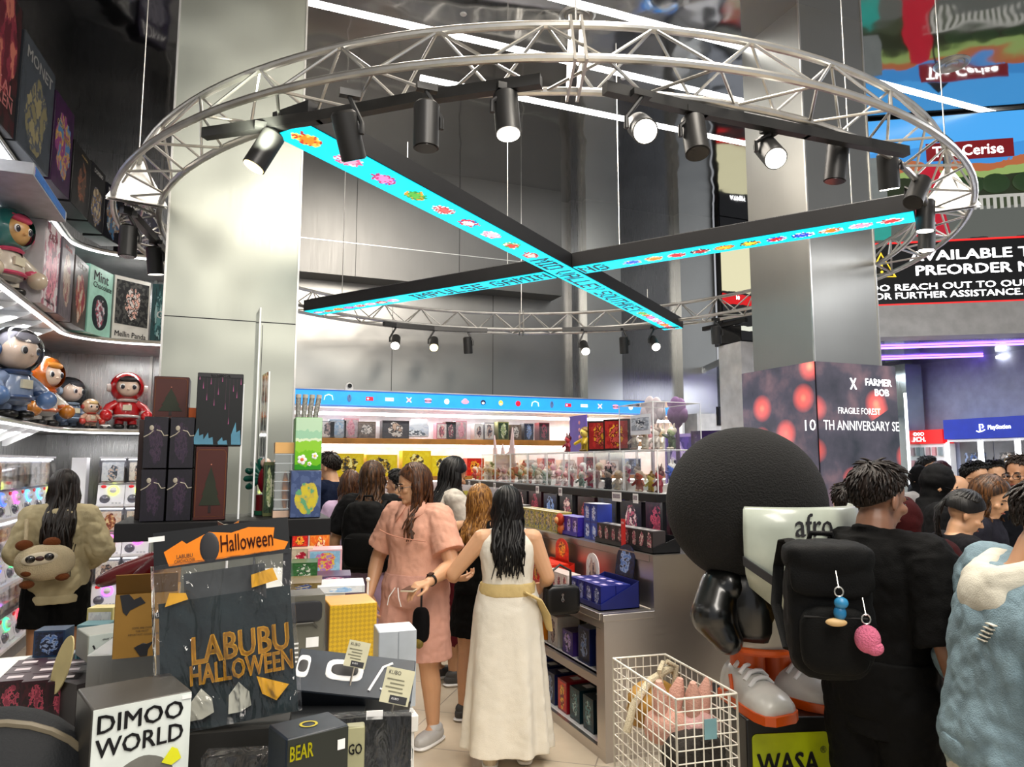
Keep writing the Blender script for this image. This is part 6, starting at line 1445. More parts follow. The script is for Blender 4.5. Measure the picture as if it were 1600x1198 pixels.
# ================================================================== afro statue on its plinth, wire basket
PB = at(1232, 1118, 3.12)
SPX, SPY = PB.x - .115, PB.y + .02
ZP = .72
t = thing('plinth', 'black plinth with lime green panel carrying the round haired statue', 'plinth', (SPX, SPY, 0), R_(-21.5 + 6))
a = MB(); a.box((.0, 0, ZP / 2), (.35, .46, ZP), mat('#141414', .35)); a.build('body', t, bevel=.006)
a = MB(); LIME = mat('#a8b808', .4, name='lime_panel'); pts = []
for cx, cz, q0 in ((.135, ZP - .03 - .045, 0), (-.135, ZP - .03 - .045, 90), (-.135, .09, 180), (.135, .09, 270)):
    for q in range(5): an = R_(q0 + q * 22.5); pts.append((cx + .02 * math.cos(an), cz + .045 * math.sin(an) * .45))
a.prism(pts, -.234, -.2305, LIME); f = a.build('lime_panel', t)
lett(f, 'WASA', (-.015, -.2355, .555), .25, .08, INK, bold=.03); lett(f, '®', (.128, -.2355, .60), .026, .026, INK)
a = MB(); a.box((.18, 0, ZP / 2), (.012, .44, ZP - .04), mat('#a83a10', .5)); a.build('orange_side', t)
# the statue faces the viewer and a bit to the right; local -Y is its front
t = thing('afro_statue', 'big toy statue with huge round black hair, pale visor and orange soled sneakers', 'statue', (SPX, SPY, ZP + .001), R_(4))
def remesh_(o, vox=.008, it=6):
    r = o.modifiers.new('skin', 'REMESH'); r.mode = 'VOXEL'; r.voxel_size = vox; r.use_smooth_shade = True
    s_ = o.modifiers.new('smooth', 'SMOOTH'); s_.factor = .5; s_.iterations = it
    return o
HB = mat('#080808', .95, bump=1., bscale=130, name='black_foam_hair')
hz = .765
a = MB(); a.ell((-.01, .05, hz + .03), (.338, .338, .338), HB, n=48, k=30); hr = a.build('hair', t, smooth=180)
VIS = mat('#a8b0a4', .3, coat=.3, name='pale_visor')
def vz(u):                                                        # lower edge of the visor
    return .505 - .11 * max(0, 1 - abs(abs(u) - .55) / .45)
a = MB(); cols = []
nU = 40
for i in range(nU + 1):
    u = -1 + 2 * i / nU; th = u * R_(58); rr = .335
    zt, zb = .81, vz(u)
    ring = []
    for k, z in enumerate([zt, zt - .01, zt - .08, zt - .17, zt - .25, zb]):
        r = rr + (.0, .02, .03, .03, .015, -.03)[k]
        ring.append((r * math.sin(th) * 1.0, -.06 - r * math.cos(th) * .98, z))
    cols.append(ring)
vs = [p for r in cols for p in r]; n = 6
a.add(vs, [(i * n + k, i * n + k + 1, (i + 1) * n + k + 1, (i + 1) * n + k) for i in range(nU) for k in range(n - 1)], VIS)
v = a.build('visor', t, smooth=60); s_ = v.modifiers.new('s', 'SOLIDIFY'); s_.thickness = .03; s_.offset = -1
a = MB(); ch = []
for i in range(nU + 1):
    u = -1 + 2 * i / nU; th = u * R_(58.4); z = vz(u) + .105; ch.append([(r * math.sin(th), -.06 - r * math.cos(th) * .98, z + dz) for r, dz in ((.33, .016), (.372, .016), (.368, -.018), (.33, -.018))])
a.rings([[V3(p) for p in r] for r in ch], INK); a.build('chevron_stripe', v, smooth=0)
# lettering wrapped on the visor
txt, fs = text_shape('afro'); a = MB()
def wrap(u0, w, z0, h):
    out = []
    for p in txt:
        th = R_(u0) + p[0] * w / .37; out.append((.371 * math.sin(th), -.06 - .371 * math.cos(th) * .98, z0 + p[1] * h))
    return out
a.add(wrap(-17, .15, .745, .085), fs, INK); a.add([(p[0] * 1.001, p[1] * 1.001, p[2] + .002) for p in wrap(-16.6, .15, .745, .085)], fs, INK); a.build('lettering', v, smooth=0)
JKT = mat('#0c0d0d', .28, coat=.4, name='black_vinyl_jacket'); TEE = mat('#b8b6ac', .4, name='statue_tee'); ORG = mat('#c8500c', .4, name='orange_rubber')
a = MB(); a.secs([(z, 0, .0, rx, ry) for z, rx, ry in ((.215, .165, .15), (.24, .18, .165), (.34, .185, .17), (.46, .165, .155), (.54, .13, .12))], TEE, n=28); b = a.build('torso', t)
a = MB(); a.lathe([(.168, .205), (.184, .218), (.186, .232), (.175, .238)], ORG, n=28, cap=False); a.build('orange_hem', b)
a = MB(); a.cyl((-.075, 0, .07), (-.075, 0, .22), .07, ORG, n=20); a.build('leg', t); a = MB(); a.cyl((.075, 0, .07), (.075, 0, .22), .07, ORG, n=20); a.build('leg', t)
a = MB()                                                          # jacket open at the front
rs = []
for z, rx, ry in ((.262, .192, .178), (.30, .205, .19), (.40, .215, .2), (.50, .20, .185), (.58, .15, .14)):
    rs.append([V3((rx * math.sin(q), -ry * math.cos(q), z)) for q in [R_(38 + 284 * j / 24) for j in range(25)]])
a.rings(rs, JKT, cap=False)
for i in range(len(rs)): pass
j_ = a.build('jacket', t, smooth=60); s_ = j_.modifiers.new('s', 'SOLIDIFY'); s_.thickness = .02
a = MB(); a.tube([(-.2, .04, .56), (-.0, .16, .58), (.2, .04, .56), (.15, -.1, .55)], .05, JKT, n=12); a.build('collar', j_)
for sx in (-1, 1):
    a = MB(); a.ell((sx * .17, .0, .47), (.085, .095, .085), JKT, n=24, k=16); a.capsule((sx * .19, .02, .46), (sx * .245, .0, .36), .085, .095, JKT, 24, 6); a.capsule((sx * .245, -.0, .35), (sx * .225, -.055, .27), .092, .06, JKT, 24, 6); o = remesh_(a.build('sleeve', j_, smooth=0))
GCH = []
for i in range(19):
    q = i / 18; GCH.append(V3((-.11 + .21 * q, -.188 - .02 * math.sin(PI * q), .455 - .17 * math.sin(PI * q * .92) )))
a = MB()
for i, (p, q) in enumerate(zip(GCH, GCH[1:])):
    m_ = (p + q) / 2; d = (q - p); R3 = d.to_track_quat('X', 'Z').to_matrix().to_4x4()
    a.T = Matrix.Translation(m_) @ R3 @ Matrix.Rotation(PI / 2 * (i % 2), 4, 'X'); L_ = d.length * .75
    a.tube([(L_ * math.cos(w), L_ * .6 * math.sin(w), 0) for w in [2 * PI * k / 10 for k in range(10)]], .007, GOLD, n=6, closed=True)
a.build('gold_chain', t)
a = MB(); RDL = mat('#a02818', .4); a.ell((.03, -.176, .40), (.03, .004, .03), RDL); lg = a.build('red_logo', b); lett(lg, 'WASA', (.105, -.158, .40), .055, .02, RDL, x=(.93, .37, 0))
SHO = mat('#c4c2bc', .3, coat=.2, name='white_sneaker')
for sx in (-1, 1):
    sh = None
    a = MB(); rs = []
    for y, w, zt in ((.10, .05, .10), (.085, .075, .15), (.03, .085, .165), (-.05, .085, .15), (-.13, .094, .115), (-.20, .092, .10), (-.245, .078, .082), (-.262, .05, .06)):
        rs.append([V3((sx * .095 + sx * (-y) * .22 + w * math.cos(q), y, .028 + (zt - .028) * max(0, math.sin(q)) ** .7)) for q in [PI * k / 14 for k in range(15)]])
    a.rings(rs, SHO); sh = a.build('sneaker', t, smooth=60)
    a = MB(); rs = []
    for y, w in ((.115, .05), (.09, .085), (.0, .092), (-.13, .1), (-.2, .1), (-.25, .085), (-.276, .05)): rs.append([V3((sx * .095 + sx * (-y) * .22 + w * ex, y, z)) for ex, z in ((-1, 0), (1, 0), (1, .034), (-1, .034))])
    a.rings(rs, ORG); a.build('orange_sole', sh)
    for q in range(4): y = -.015 - .035 * q; a = MB(); x0 = sx * .095 + sx * (-y) * .22; z = .178 - .0165 * q; a.tube([(x0 - .06, y, z - .03), (x0 - .03, y, z - .004), (x0, y, z), (x0 + .03, y, z - .004), (x0 + .06, y, z - .03)], .009, WT, n=8); a.build('lace', sh)
    a = MB(); x0 = sx * .1; a.tube([(x0 + sx * .088, .02, .05), (x0 + sx * .09, -.03, .07), (x0 + sx * .08, -.01, .12)], .008, ORG, n=6); a.build('side_mark', sh)
# wire basket -------------------------------------------------------------------------
bl, br, bb = at(1062, 1100, 2.86), at(1150, 1092, 2.95), at(955, 1045, 3.32)
W_R = mat('#e4e0d4', .4, name='white_wire')
c = at(1056, 1097, 2.67)
t = thing('wire_basket', 'white wire grid basket of plush bags in front of the steel gondola end', 'basket', (c.x + .0, c.y, 0), R_(-6))
bw, bd, bz = .25, .56, .85
a = MB()
def grid(a, o, u, v, nu, nv, r=.0025):
    o, u, v = V3(o), V3(u), V3(v)
    for i in range(nu + 1): q = o + u * (i / nu); a.tube([q, q + v], r * (1.8 if i in (0, nu) else 1), W_R, n=5)
    for j in range(nv + 1): q = o + v * (j / nv); a.tube([q, q + u], r * (1.8 if j in (0, nv) else 1), W_R, n=5)
X0 = 0
for nm, o, u, v, nu in (('front_panel', (X0, 0, .04), (bw, 0, 0), (0, 0, bz - .04), 7), ('back_panel', (X0, bd, .04), (bw, 0, 0), (0, 0, bz - .04), 7), ('left_panel', (X0, 0, .04), (0, bd, 0), (0, 0, bz - .04), 12), ('right_panel', (X0 + bw, 0, .04), (0, bd, 0), (0, 0, bz - .04), 12)):
    a = MB(); grid(a, o, u, v, nu, 18); a.build(nm, t)
a = MB(); grid(a, (X0, 0, .04), (bw, 0, 0), (0, bd, 0), 7, 12); a.build('bottom_panel', t)
for x, y in ((X0, 0), (X0 + bw, 0), (X0, bd), (X0 + bw, bd)): a = MB(); a.cyl((x, y, 0), (x, y, .05), .008, W_R); a.build('foot', t)
Rb = Matrix.Rotation(R_(-6), 4, 'Z')
def inb(x, y, z): return V3((c.x, c.y, 0)) + Rb @ V3((X0 + x, y, z))
def plush(name, lab, loc, r, m, rz=0, extra=None, cat='plush bag', squash=.75, bump=None):
    t = thing(name, lab, cat, loc, rz); a = MB(); a.ell((0, 0, r * squash), (r, r * .8, r * squash), m, n=28, k=18, e=.85); o = a.build('body', t, smooth=180)
    d = o.modifiers.new('d', 'DISPLACE'); d.texture = CLOUD; d.strength = r * .35; d.mid_level = .5; d.texture_coords = 'GLOBAL'
    if extra: extra(t)
    return t
CLOUD = bpy.data.textures.new('wrinkle', 'CLOUDS'); CLOUD.noise_scale = .07; CLOUD.noise_depth = 2
FURW = mat('#cbbfa2', .9, bump=1., bscale=180, name='cream_fleece'); PLP = mat('#c89888', .85, bump=.6, bscale=150, name='pink_plush'); GREYF = mat('#2c2824', .9, bump=1., bscale=120, name='dark_fur'); TANF = mat('#9c7430', .75, var=.2, name='tan_suede')
tag(MB().box((0, 0, .18), (.22, .40, .36), mat('#8a8478', .8)).build('basket_liner_box', loc=inb(.15, .30, .045), rz=R_(-6)), 'plain grey carton filling the bottom of the wire basket', 'box')
plush('plush_bag', 'dark grey furry plush in a clear bag at the front of the basket', inb(.13, .11, .52), .115, GREYF, 0, lambda t: None)
def ears(t):
    for sx in (-1, 1): a = MB(); a.tube([(sx * .03, 0, .12), (sx * .04, -.01, .2), (sx * .05, -.02, .25)], [.028, .03, .012], PLP, n=12); a.build('ear', t)
plush('plush_bag', 'dusty pink long eared plush bag in the middle of the basket', inb(.09, .24, .60), .09, PLP, 0, ears)
plush('plush_bag', 'pink stitched plush bag under clear film right of the long eared one', inb(.20, .20, .60), .085, mat('#c89c98', .8, bump=.7, bscale=90), .3, ears)
def rim(t):
    a = MB(); a.tube([(-.17, -.02, .02), (-.14, -.03, .12), (-.05, -.03, .2), (.08, -.02, .23), (.15, 0, .18)], .016, FURW, n=10); a.build('fleece_rim', t)
    for sx in (-1, 1): a = MB(); a.tube([(.05 + sx * .03, -.03, .12), (.05 + sx * .05, -.04, .24), (.05 + sx * .01, -.02, .26)], .011, FURW, n=8); a.build('strap', t)
t_ = plush('plush_bag', 'tan suede bag with cream fleece rim at the back of the basket', inb(.12, .42, .60), .12, TANF, .2, rim)
plush('plush_bag', 'beige furry plush squeezed against the left side of the basket', inb(.07, .16, .42), .065, FURW, .5)
a = MB(); a.box((0, 0, 0), (.05, .003, .07), mat('#7098a0', .4)); tag(a.build('blue_tag', loc=inb(.13, -.012, .74), rz=R_(-6)), 'pale blue paper tag hooked on the basket front', 'tag')
# ================================================================== PEOPLE
FOLD = bpy.data.textures.new('fold', 'CLOUDS'); FOLD.noise_scale = .085; FOLD.noise_depth = 2; FOLD.noise_type = 'HARD_NOISE'
def skin_mat(c, name='skin'):
    m, nt, b = _nodes(name); N, L = nt.nodes, nt.links
    cc = hexc(c)
    tc = N.new('ShaderNodeTexCoord'); no = N.new('ShaderNodeTexNoise'); no.inputs['Scale'].default_value = 9; no.inputs['Detail'].default_value = 5
    L.new(tc.outputs['Object'], no.inputs[0])
    r = N.new('ShaderNodeValToRGB'); r.color_ramp.elements[0].color = c4([x * .9 for x in cc]); r.color_ramp.elements[1].color = c4([min(1, x * 1.08) for x in cc])
    L.new(no.outputs['Fac'], r.inputs[0]); L.new(r.outputs[0], b.inputs['Base Color'])
    b.inputs['Roughness'].default_value = .48; b.inputs['Subsurface Weight'].default_value = .12; b.inputs['Subsurface Radius'].default_value = (.012, .005, .003)
    return m
SK1, SK2, SK3 = skin_mat('#cc9c78'), skin_mat('#b48260'), skin_mat('#85604c')
def hair_mat(c, c2=None, name='hair'):
    m, nt, b = _nodes(name); N, L = nt.nodes, nt.links
    c = hexc(c); c2 = hexc(c2) if c2 else tuple(min(1, x * 1.8 + .004) for x in c)
    tc = N.new('ShaderNodeTexCoord'); mp = N.new('ShaderNodeMapping'); mp.inputs['Scale'].default_value = (70, 70, 3); L.new(tc.outputs['Object'], mp.inputs[0])
    no = N.new('ShaderNodeTexNoise'); no.inputs['Scale'].default_value = 1.4; no.inputs['Detail'].default_value = 4; L.new(mp.outputs[0], no.inputs[0])
    r = N.new('ShaderNodeValToRGB'); r.color_ramp.elements[0].color = c4(c); r.color_ramp.elements[0].position = .4; r.color_ramp.elements[1].color = c4(c2); r.color_ramp.elements[1].position = .75
    L.new(no.outputs['Fac'], r.inputs[0]); L.new(r.outputs[0], b.inputs['Base Color']); b.inputs['Roughness'].default_value = .42; b.inputs['Specular IOR Level'].default_value = .3
    bp = N.new('ShaderNodeBump'); bp.inputs['Strength'].default_value = .5; bp.inputs['Distance'].default_value = .004; L.new(no.outputs['Fac'], bp.inputs['Height']); L.new(bp.outputs[0], b.inputs['Normal'])
    return m
H_BLACK = hair_mat('#0d0a09'); H_DARK = hair_mat('#15100d', '#2c211b'); H_BROWN = hair_mat('#2c1a10', '#6b4428'); H_BLOND = hair_mat('#5a3818', '#c08a48'); H_TIP = hair_mat('#24180f', '#6a4628')
EYEB = mat('#0c0806', .2, name='dark_eye'); BROW = mat('#1a110c', .7, name='brow'); LIP = mat('#8c4a3c', .5, name='lip')
def remesh(o, vox, it=3, wr=0., fac=.5):
    r = o.modifiers.new('skin', 'REMESH'); r.mode = 'VOXEL'; r.voxel_size = vox; r.use_smooth_shade = True
    if wr: d = o.modifiers.new('fold', 'DISPLACE'); d.texture = FOLD; d.strength = wr * .75; d.mid_level = .5; d.texture_coords = 'GLOBAL'
    if it: s = o.modifiers.new('smooth', 'SMOOTH'); s.factor = fac; s.iterations = it
    return o
def frame(d):
    d = V3(d).normalized(); u = V3((0, 0, 1)) if abs(d.z) < .95 else V3((0, 1, 0))
    x = d.cross(u).normalized(); return d, x, x.cross(d)
def hand(a, w, d, palm, side, m, s=1., curl=.5):
    """palm, five separate fingers; w wrist, d pointing direction, palm = direction the palm looks, side +1 for a right hand"""
    d = V3(d).normalized(); n = V3(palm); n = (n - d * n.dot(d)).normalized(); x = n.cross(d) * side       # x points to the thumb side
    w = V3(w)
    P = lambda i, j, k: w + x * (i * s) + d * (j * s) + n * (k * s)
    base = []
    for q, (i, L) in enumerate(((.027, .082), (.009, .088), (-.009, .083), (-.025, .074))):
        kn = P(i, L, -.002); a.capsule(P(i * .55, .0, 0), kn, .0135 * s, .0112 * s, m, 8, 3); base.append((kn, q))
    for kn, q in base:
        Ls = [(.042, .026, .02), (.047, .030, .022), (.044, .028, .021), (.034, .021, .018)][q]; p = kn; an = .12 + .08 * q * curl
        for L, r0, r1 in zip(Ls, (.0098, .0088, .0079), (.0088, .0079, .0066)):
            an += curl * .75; dd = d * math.cos(an) + n * math.sin(an); e = p + dd * (L * s); a.capsule(p, e, r0 * s, r1 * s, m, 8, 3); p = e
    p = P(.018, .022, .006); e = P(.044, .052, .016); a.capsule(p, e, .0145 * s, .0115 * s, m, 8, 3)
    f = P(.052 - .012 * curl, .082, .022 + .014 * curl); a.capsule(e, f, .0108 * s, .0095 * s, m, 8, 3); a.capsule(f, P(.05 - .02 * curl, .106, .028 + .024 * curl), .0095 * s, .0075 * s, m, 8, 3)
def lerp(a, b, t): return V3(a) * (1 - t) + V3(b) * t

def person(lab, pos, ang, H=1.65, skin=SK1, g=1.0, fem=True, armL=None, armR=None, step=.03, head=(0, 0), top=None, bot=None, hairm=H_BLACK, hair='long', hl=.45, shoes='#202020', vox=.007, lean_=0., glasses=False, face=True, seed=1, legs=True, hb=0., handL=None, handR=None, hood=None, cuff=None, extra=None):
    """standing figure; local +Y is where it looks, +X its right hand"""
    s = H / 1.65
    t = thing('person', lab, 'person', (pos[0], pos[1], 0), R_(FACE + ang))
    A_ = lambda x, y, z: V3((x * s, (y + lean_ * max(0, z - .9)) * s, z * s))
    sh = .160 if fem else .185; hp = .095 if fem else .085
    kr = g
    body = MB(); m = skin
    TOR = [(.80, .13, .10), (.86, .165, .118), (.93, .168, .12), (1.02, .140, .100), (1.10, .132, .095), (1.2, .145, .105), (1.29, .158, .104), (1.35, .140, .085), (1.39, .085, .062)] if fem else \
          [(.80, .12, .10), (.86, .15, .112), (.93, .155, .115), (1.02, .148, .108), (1.10, .15, .108), (1.2, .165, .115), (1.29, .178, .115), (1.36, .150, .088), (1.405, .09, .065)]
    def torso(mb_, mm, z0, z1, infl, e=.92, nz=14, flare=0, rxm=1.0):
        zs = [z0 + (z1 - z0) * i / nz for i in range(nz + 1)]; S_ = []
        for z in zs:
            k = 0
            while k < len(TOR) - 2 and TOR[k + 1][0] < z: k += 1
            (za, xa, ya), (zb, xb, yb) = TOR[k], TOR[k + 1]; q = min(1, max(0, (z - za) / (zb - za)))
            f = max(0, (.95 - z)) * flare
            gg = 1 + (kr - 1) * (1 if z < 1.25 else max(0, 1 - (z - 1.25) / .15))
            S_.append((z * s, 0, lean_ * max(0, z - .9) * s, ((xa + (xb - xa) * q) * gg * rxm + infl + f) * s, ((ya + (yb - ya) * q) * gg + infl + f * .8) * s))
        mb_.secs(S_, mm, 24, e)
    torso(body, m, .80, 1.395, 0)
    # legs
    LG = {}
    for sx in (-1, 1):
        st = step * sx
        hip, kn, an = A_(sx * hp, 0, .86), A_(sx * hp * 1.02, .02 + st * .5, .46), A_(sx * hp, -.01 + st, .085)
        LG[sx] = (hip, kn, an)
        if legs:
            q = (kr - 1) * .6 + 1
            body.capsule(hip, kn, .088 * q * s, .056 * q * s, m, 14, 3); body.capsule(kn, lerp(kn, an, .35) + V3((0, -.012 * s, 0)), .054 * q * s, .055 * q * s, m, 14, 3); body.capsule(lerp(kn, an, .35) + V3((0, -.012 * s, 0)), an, .054 * q * s, .036 * s, m, 14, 3)
            body.capsule(an, A_(sx * (hp + .02), .12 + st, .035), .036 * s, .026 * s, m, 10, 3)
    # arms
    AR = {}
    for sx, arm, hd in ((-1, armL, handL), (1, armR, handR)):
        S0 = A_(sx * (sh + .0), -.005, 1.335)
        if arm is None: E0, W0 = A_(sx * (sh + .055 + .04 * (kr - 1)), -.02, 1.06), A_(sx * (sh + .07), .05, .83)
        else: E0, W0 = A_(*arm[0]), A_(*arm[1])
        AR[sx] = (S0, E0, W0); q = (kr - 1) * .8 + 1; f = 1 if fem else 1.1
        body.capsule(A_(sx * .07, 0, 1.35), S0, .05 * s, .056 * q * s, m, 12, 3); body.capsule(S0, E0, .054 * q * f * s, .041 * q * f * s, m, 12, 3); body.capsule(E0, lerp(E0, W0, .35), .041 * q * f * s, .041 * q * f * s, m, 12, 3); body.capsule(lerp(E0, W0, .35), W0, .041 * q * f * s, .026 * f * s, m, 12, 3)
        d = (W0 - E0); dirn, palm, cu = (d, (-sx, .1, 0), .55)
        if hd: dirn, palm, cu = hd
        hand(body, W0, dirn, palm, sx, m, s * (1.0 if fem else 1.08), cu)
    # head: built in its own frame on top of the neck
    nk = A_(0, .0, 1.40); body.capsule(A_(0, -.015, 1.33), A_(0, .012, 1.45), (.058 if fem else .068) * s, (.05 if fem else .06) * s, m, 14, 3)
    HM = Matrix.Translation(nk + V3((0, .012 * s, .05 * s))) @ Matrix.Rotation(R_(head[0]), 4, 'Z') @ Matrix.Rotation(R_(-head[1]), 4, 'X') @ Matrix.Scale(s, 4)
    body.T = HM
    body.ell((0, .005, .105), (.074, .092, .092), m, n=20, k=14); body.ell((0, .04, .045), (.056, .058, .075), m, n=16, k=10); body.ell((0, .066, -.018), (.026, .024, .02), m); body.ell((0, .02, .0), (.055, .06, .04), m)
    body.capsule((0, .098, .075), (0, .116, .045), .008, .0125, m, 8, 3); body.capsule((-.011, .103, .042), (.011, .103, .042), .008, .008, m, 8, 3)
    body.capsule((-.035, .088, .088), (.035, .088, .088), .010, .010, m, 8, 3); body.capsule((-.016, .094, .012), (.016, .094, .012), .0075, .0075, m, 8, 3)
    for sx in (-1, 1):
        body.ell((sx * .077, -.002, .062), (.008, .020, .032), m, n=10, k=8, rot=Matrix.Rotation(sx * .25, 3, 'Z')); body.ell((sx * .042, .072, .05), (.022, .022, .02), m, n=10, k=8)
    body.T = Matrix.Identity(4)
    bo = remesh(body.build('body', t, smooth=0), vox, 2)
    def hchild(mb_, nm, par=bo, smooth=60):
        return mb_.build(nm, par, smooth=smooth)
    if face:
        for sx in (-1, 1):
            a = MB(); a.T = HM; a.ell((sx * .034, .089, .068), (.0125, .006, .006), EYEB, n=10, k=6); hchild(a, 'eye')
            a = MB(); a.T = HM; a.tube([(sx * .016, .100, .090), (sx * .034, .099, .095), (sx * .052, .088, .089)], [.003, .004, .002], BROW, n=6); hchild(a, 'eyebrow')
        a = MB(); a.T = HM; a.tube([(-.022, .096, .012), (0, .1035, .014), (.022, .096, .012)], [.003, .0065, .003], LIP, n=8, flat=.8); hchild(a, 'mouth')
    if glasses:
        a = MB(); a.T = HM; gm = BLACK_GLOSS
        for sx in (-1, 1):
            a.tube([(sx * .036 + .026 * math.cos(2 * PI * q / 16), .112 - .004 * abs(math.cos(2 * PI * q / 16)), .066 + .02 * math.sin(2 * PI * q / 16)) for q in range(16)], .0022, gm, n=6, closed=True)
            a.tube([(sx * .062, .108, .07), (sx * .079, .05, .072), (sx * .080, -.005, .072)], .0022, gm, n=6)
        a.tube([(-.01, .114, .07), (.01, .114, .07)], .002, gm, n=6); hchild(a, 'glasses', t)
    # ---- clothes
    def sleeve(mb_, mm, sx, fr, infl, flare=.0):
        S0, E0, W0 = AR[sx]; q = (kr - 1) * .8 + 1; f = 1 if fem else 1.1
        mb_.capsule(A_(sx * .06, 0, 1.35), S0, (.055 + infl * .6) * s, (.056 * q + infl) * s, mm, 14, 3)
        if fr <= 1: mb_.tube([S0, lerp(S0, E0, fr * .6), lerp(S0, E0, fr)], [(.056 * q * f + infl) * s, (.052 * q * f + infl + flare * .5) * s, (.046 * q * f + infl + flare) * s], mm, 16)
        else:
            mb_.capsule(S0, E0, (.056 * q * f + infl) * s, (.044 * q * f + infl + flare) * s, mm, 14, 3); mb_.capsule(E0, lerp(E0, W0, fr - 1), (.044 * q * f + infl + flare) * s, (.034 * f + infl + flare * .6) * s, mm, 14, 3)
    if top:
        a = MB(); mm = top['m']; inf = top.get('infl', .018)
        torso(a, mm, top.get('hem', .88), 1.40 - top.get('neck', .0), inf, flare=top.get('flare', .05), rxm=top.get('rxm', 1.0))
        for sx in (-1, 1):
            if top.get('sl', .5) > 0: sleeve(a, mm, sx, top['sl'], inf + .004, top.get('sfl', .01))
            elif top.get('strap', True): a.capsule(A_(sx * .095, 0, 1.36), A_(sx * .105, .0, 1.30), .045 * s, .055 * s, mm, 12, 3)
        if top.get('collar'): a.tube([A_(.06 * math.cos(2 * PI * q / 14), .005 + .062 * math.sin(2 * PI * q / 14), 1.405 - .02 * math.sin(2 * PI * q / 14)) for q in range(14)], .016 * s, mm, n=8, closed=True)
        to = remesh(a.build(top.get('nm', 'shirt'), t, smooth=0), max(vox, .008), top.get('it', 2), top.get('wr', .02))
        if extra and 'top' in extra: extra['top'](t, to, A_, AR, s)
    if bot:
        a = MB(); mm = bot['m']; k = bot['k']; inf = bot.get('infl', .015); hem = bot['hem']
        if k in ('shorts', 'pants'):
            torso(a, mm, .80, bot.get('waist', 1.0), inf)
            for sx in (-1, 1):
                hip, kn, an = LG[sx]; q = (kr - 1) * .6 + 1
                if hem > .46: e = lerp(hip, kn, (.86 - hem) / .40); a.tube([hip + V3((0, 0, .02)), lerp(hip, e, .5), e], [(.095 * q + inf) * s, (.088 * q + inf + .008) * s, (.078 * q + inf + bot.get('flare', .02)) * s], mm, 18)
                else: a.capsule(hip, kn, (.092 * q + inf) * s, (.062 * q + inf + .008) * s, mm, 16, 3); a.tube([kn, lerp(kn, an, .5), lerp(kn, an, (.46 - hem) / .375)], [(.062 * q + inf + .008) * s, (.06 * q + inf + .008) * s, (.05 + inf + .012) * s], mm, 16)
        else:
            fl = bot.get('flare', .06); w = bot.get('waist', 1.03); S_ = []
            for i in range(13):
                q = i / 12; z = hem + (w - hem) * q; zz = max(z, .80)
                kk = 0
                while kk < len(TOR) - 2 and TOR[kk + 1][0] < zz: kk += 1
                (za, xa, ya), (zb, xb, yb) = TOR[kk], TOR[kk + 1]; qq = min(1, max(0, (zz - za) / (zb - za))); bx, by = (xa + (xb - xa) * qq) * kr, (ya + (yb - ya) * qq) * kr
                if z < .86: bx, by = .165 * kr, .118 * kr
                f = fl * max(0, (.93 - z)) / max(.05, .93 - hem)
                S_.append((z * s, 0, .01, (bx + inf + f) * s, (by + inf + f) * s))
            nf = bot.get('folds', 7)
            rs = []
            for z, cx, cy, rx, ry in S_:
                dep = max(0, .95 * s - z) * bot.get('fold', .028); rs.append([V3((cx + (rx + dep * math.sin(nf * q_ + 2.2 * math.sin(q_ * 2 + 1))) * math.cos(q_), cy + (ry + dep * math.sin(nf * q_ + 2.2 * math.sin(q_ * 2 + 1))) * math.sin(q_), z)) for q_ in [2 * PI * j / 72 for j in range(72)]])
            a.rings(rs, mm)
        remesh(a.build(bot.get('nm', k), t, smooth=0), max(vox, .008), 2, bot.get('wr', .02))
    if shoes and legs:
        for sx in (-1, 1):
            hip, kn, an = LG[sx]; a = MB(); c = V3((an.x + sx * .01 * s, an.y + .055 * s, 0)); sm = mat(shoes, .5)
            a.T = Matrix.Translation(c); a.ell((0, 0, .045 * s), (.048 * s, .13 * s, .042 * s), sm, n=18, k=10, e=.75); a.ell((0, -.055 * s, .075 * s), (.044 * s, .065 * s, .04 * s), sm, n=14, k=8); o = a.build('shoe', t)
            a = MB(); a.T = Matrix.Translation(c); a.ell((0, 0, .014 * s), (.051 * s, .136 * s, .014 * s), WHITE, n=18, k=6, e=.6); a.build('sole', o)
            if bot and bot['hem'] > .3:
                pass
    # ---- hair
    rnd = random.Random(seed); inv = HM
    def on(th, ph, r=1.0):                                   # th from crown, ph azimuth (0 = front)
        return V3((.080 * r * math.sin(th) * math.sin(ph), -.004 + .098 * r * math.sin(th) * math.cos(ph), .105 + .097 * r * math.cos(th)))
    if hair in ('long', 'bob', 'pony'):
        a = MB(); a.T = HM
        rs = []
        for i in range(9):
            th = .05 + i / 8 * 1.75; r = []
            for j in range(24):
                ph = 2 * PI * j / 24; c_ = math.cos(ph); tt = th * (1 - .42 * max(0, c_) ** 1.5) if hair != 'pony' else th * (1 - .42 * max(0, c_) ** 1.2)
                r.append(on(tt, ph, 1.06))
            rs.append(r)
        a.rings(rs, hairm, cap=True); co = a.build('hair', t, smooth=80); so = co.modifiers.new('s', 'SOLIDIFY'); so.thickness = .012; so.offset = 0
        a = MB()
        nL = {'long': 120, 'bob': 90, 'pony': 60}[hair]
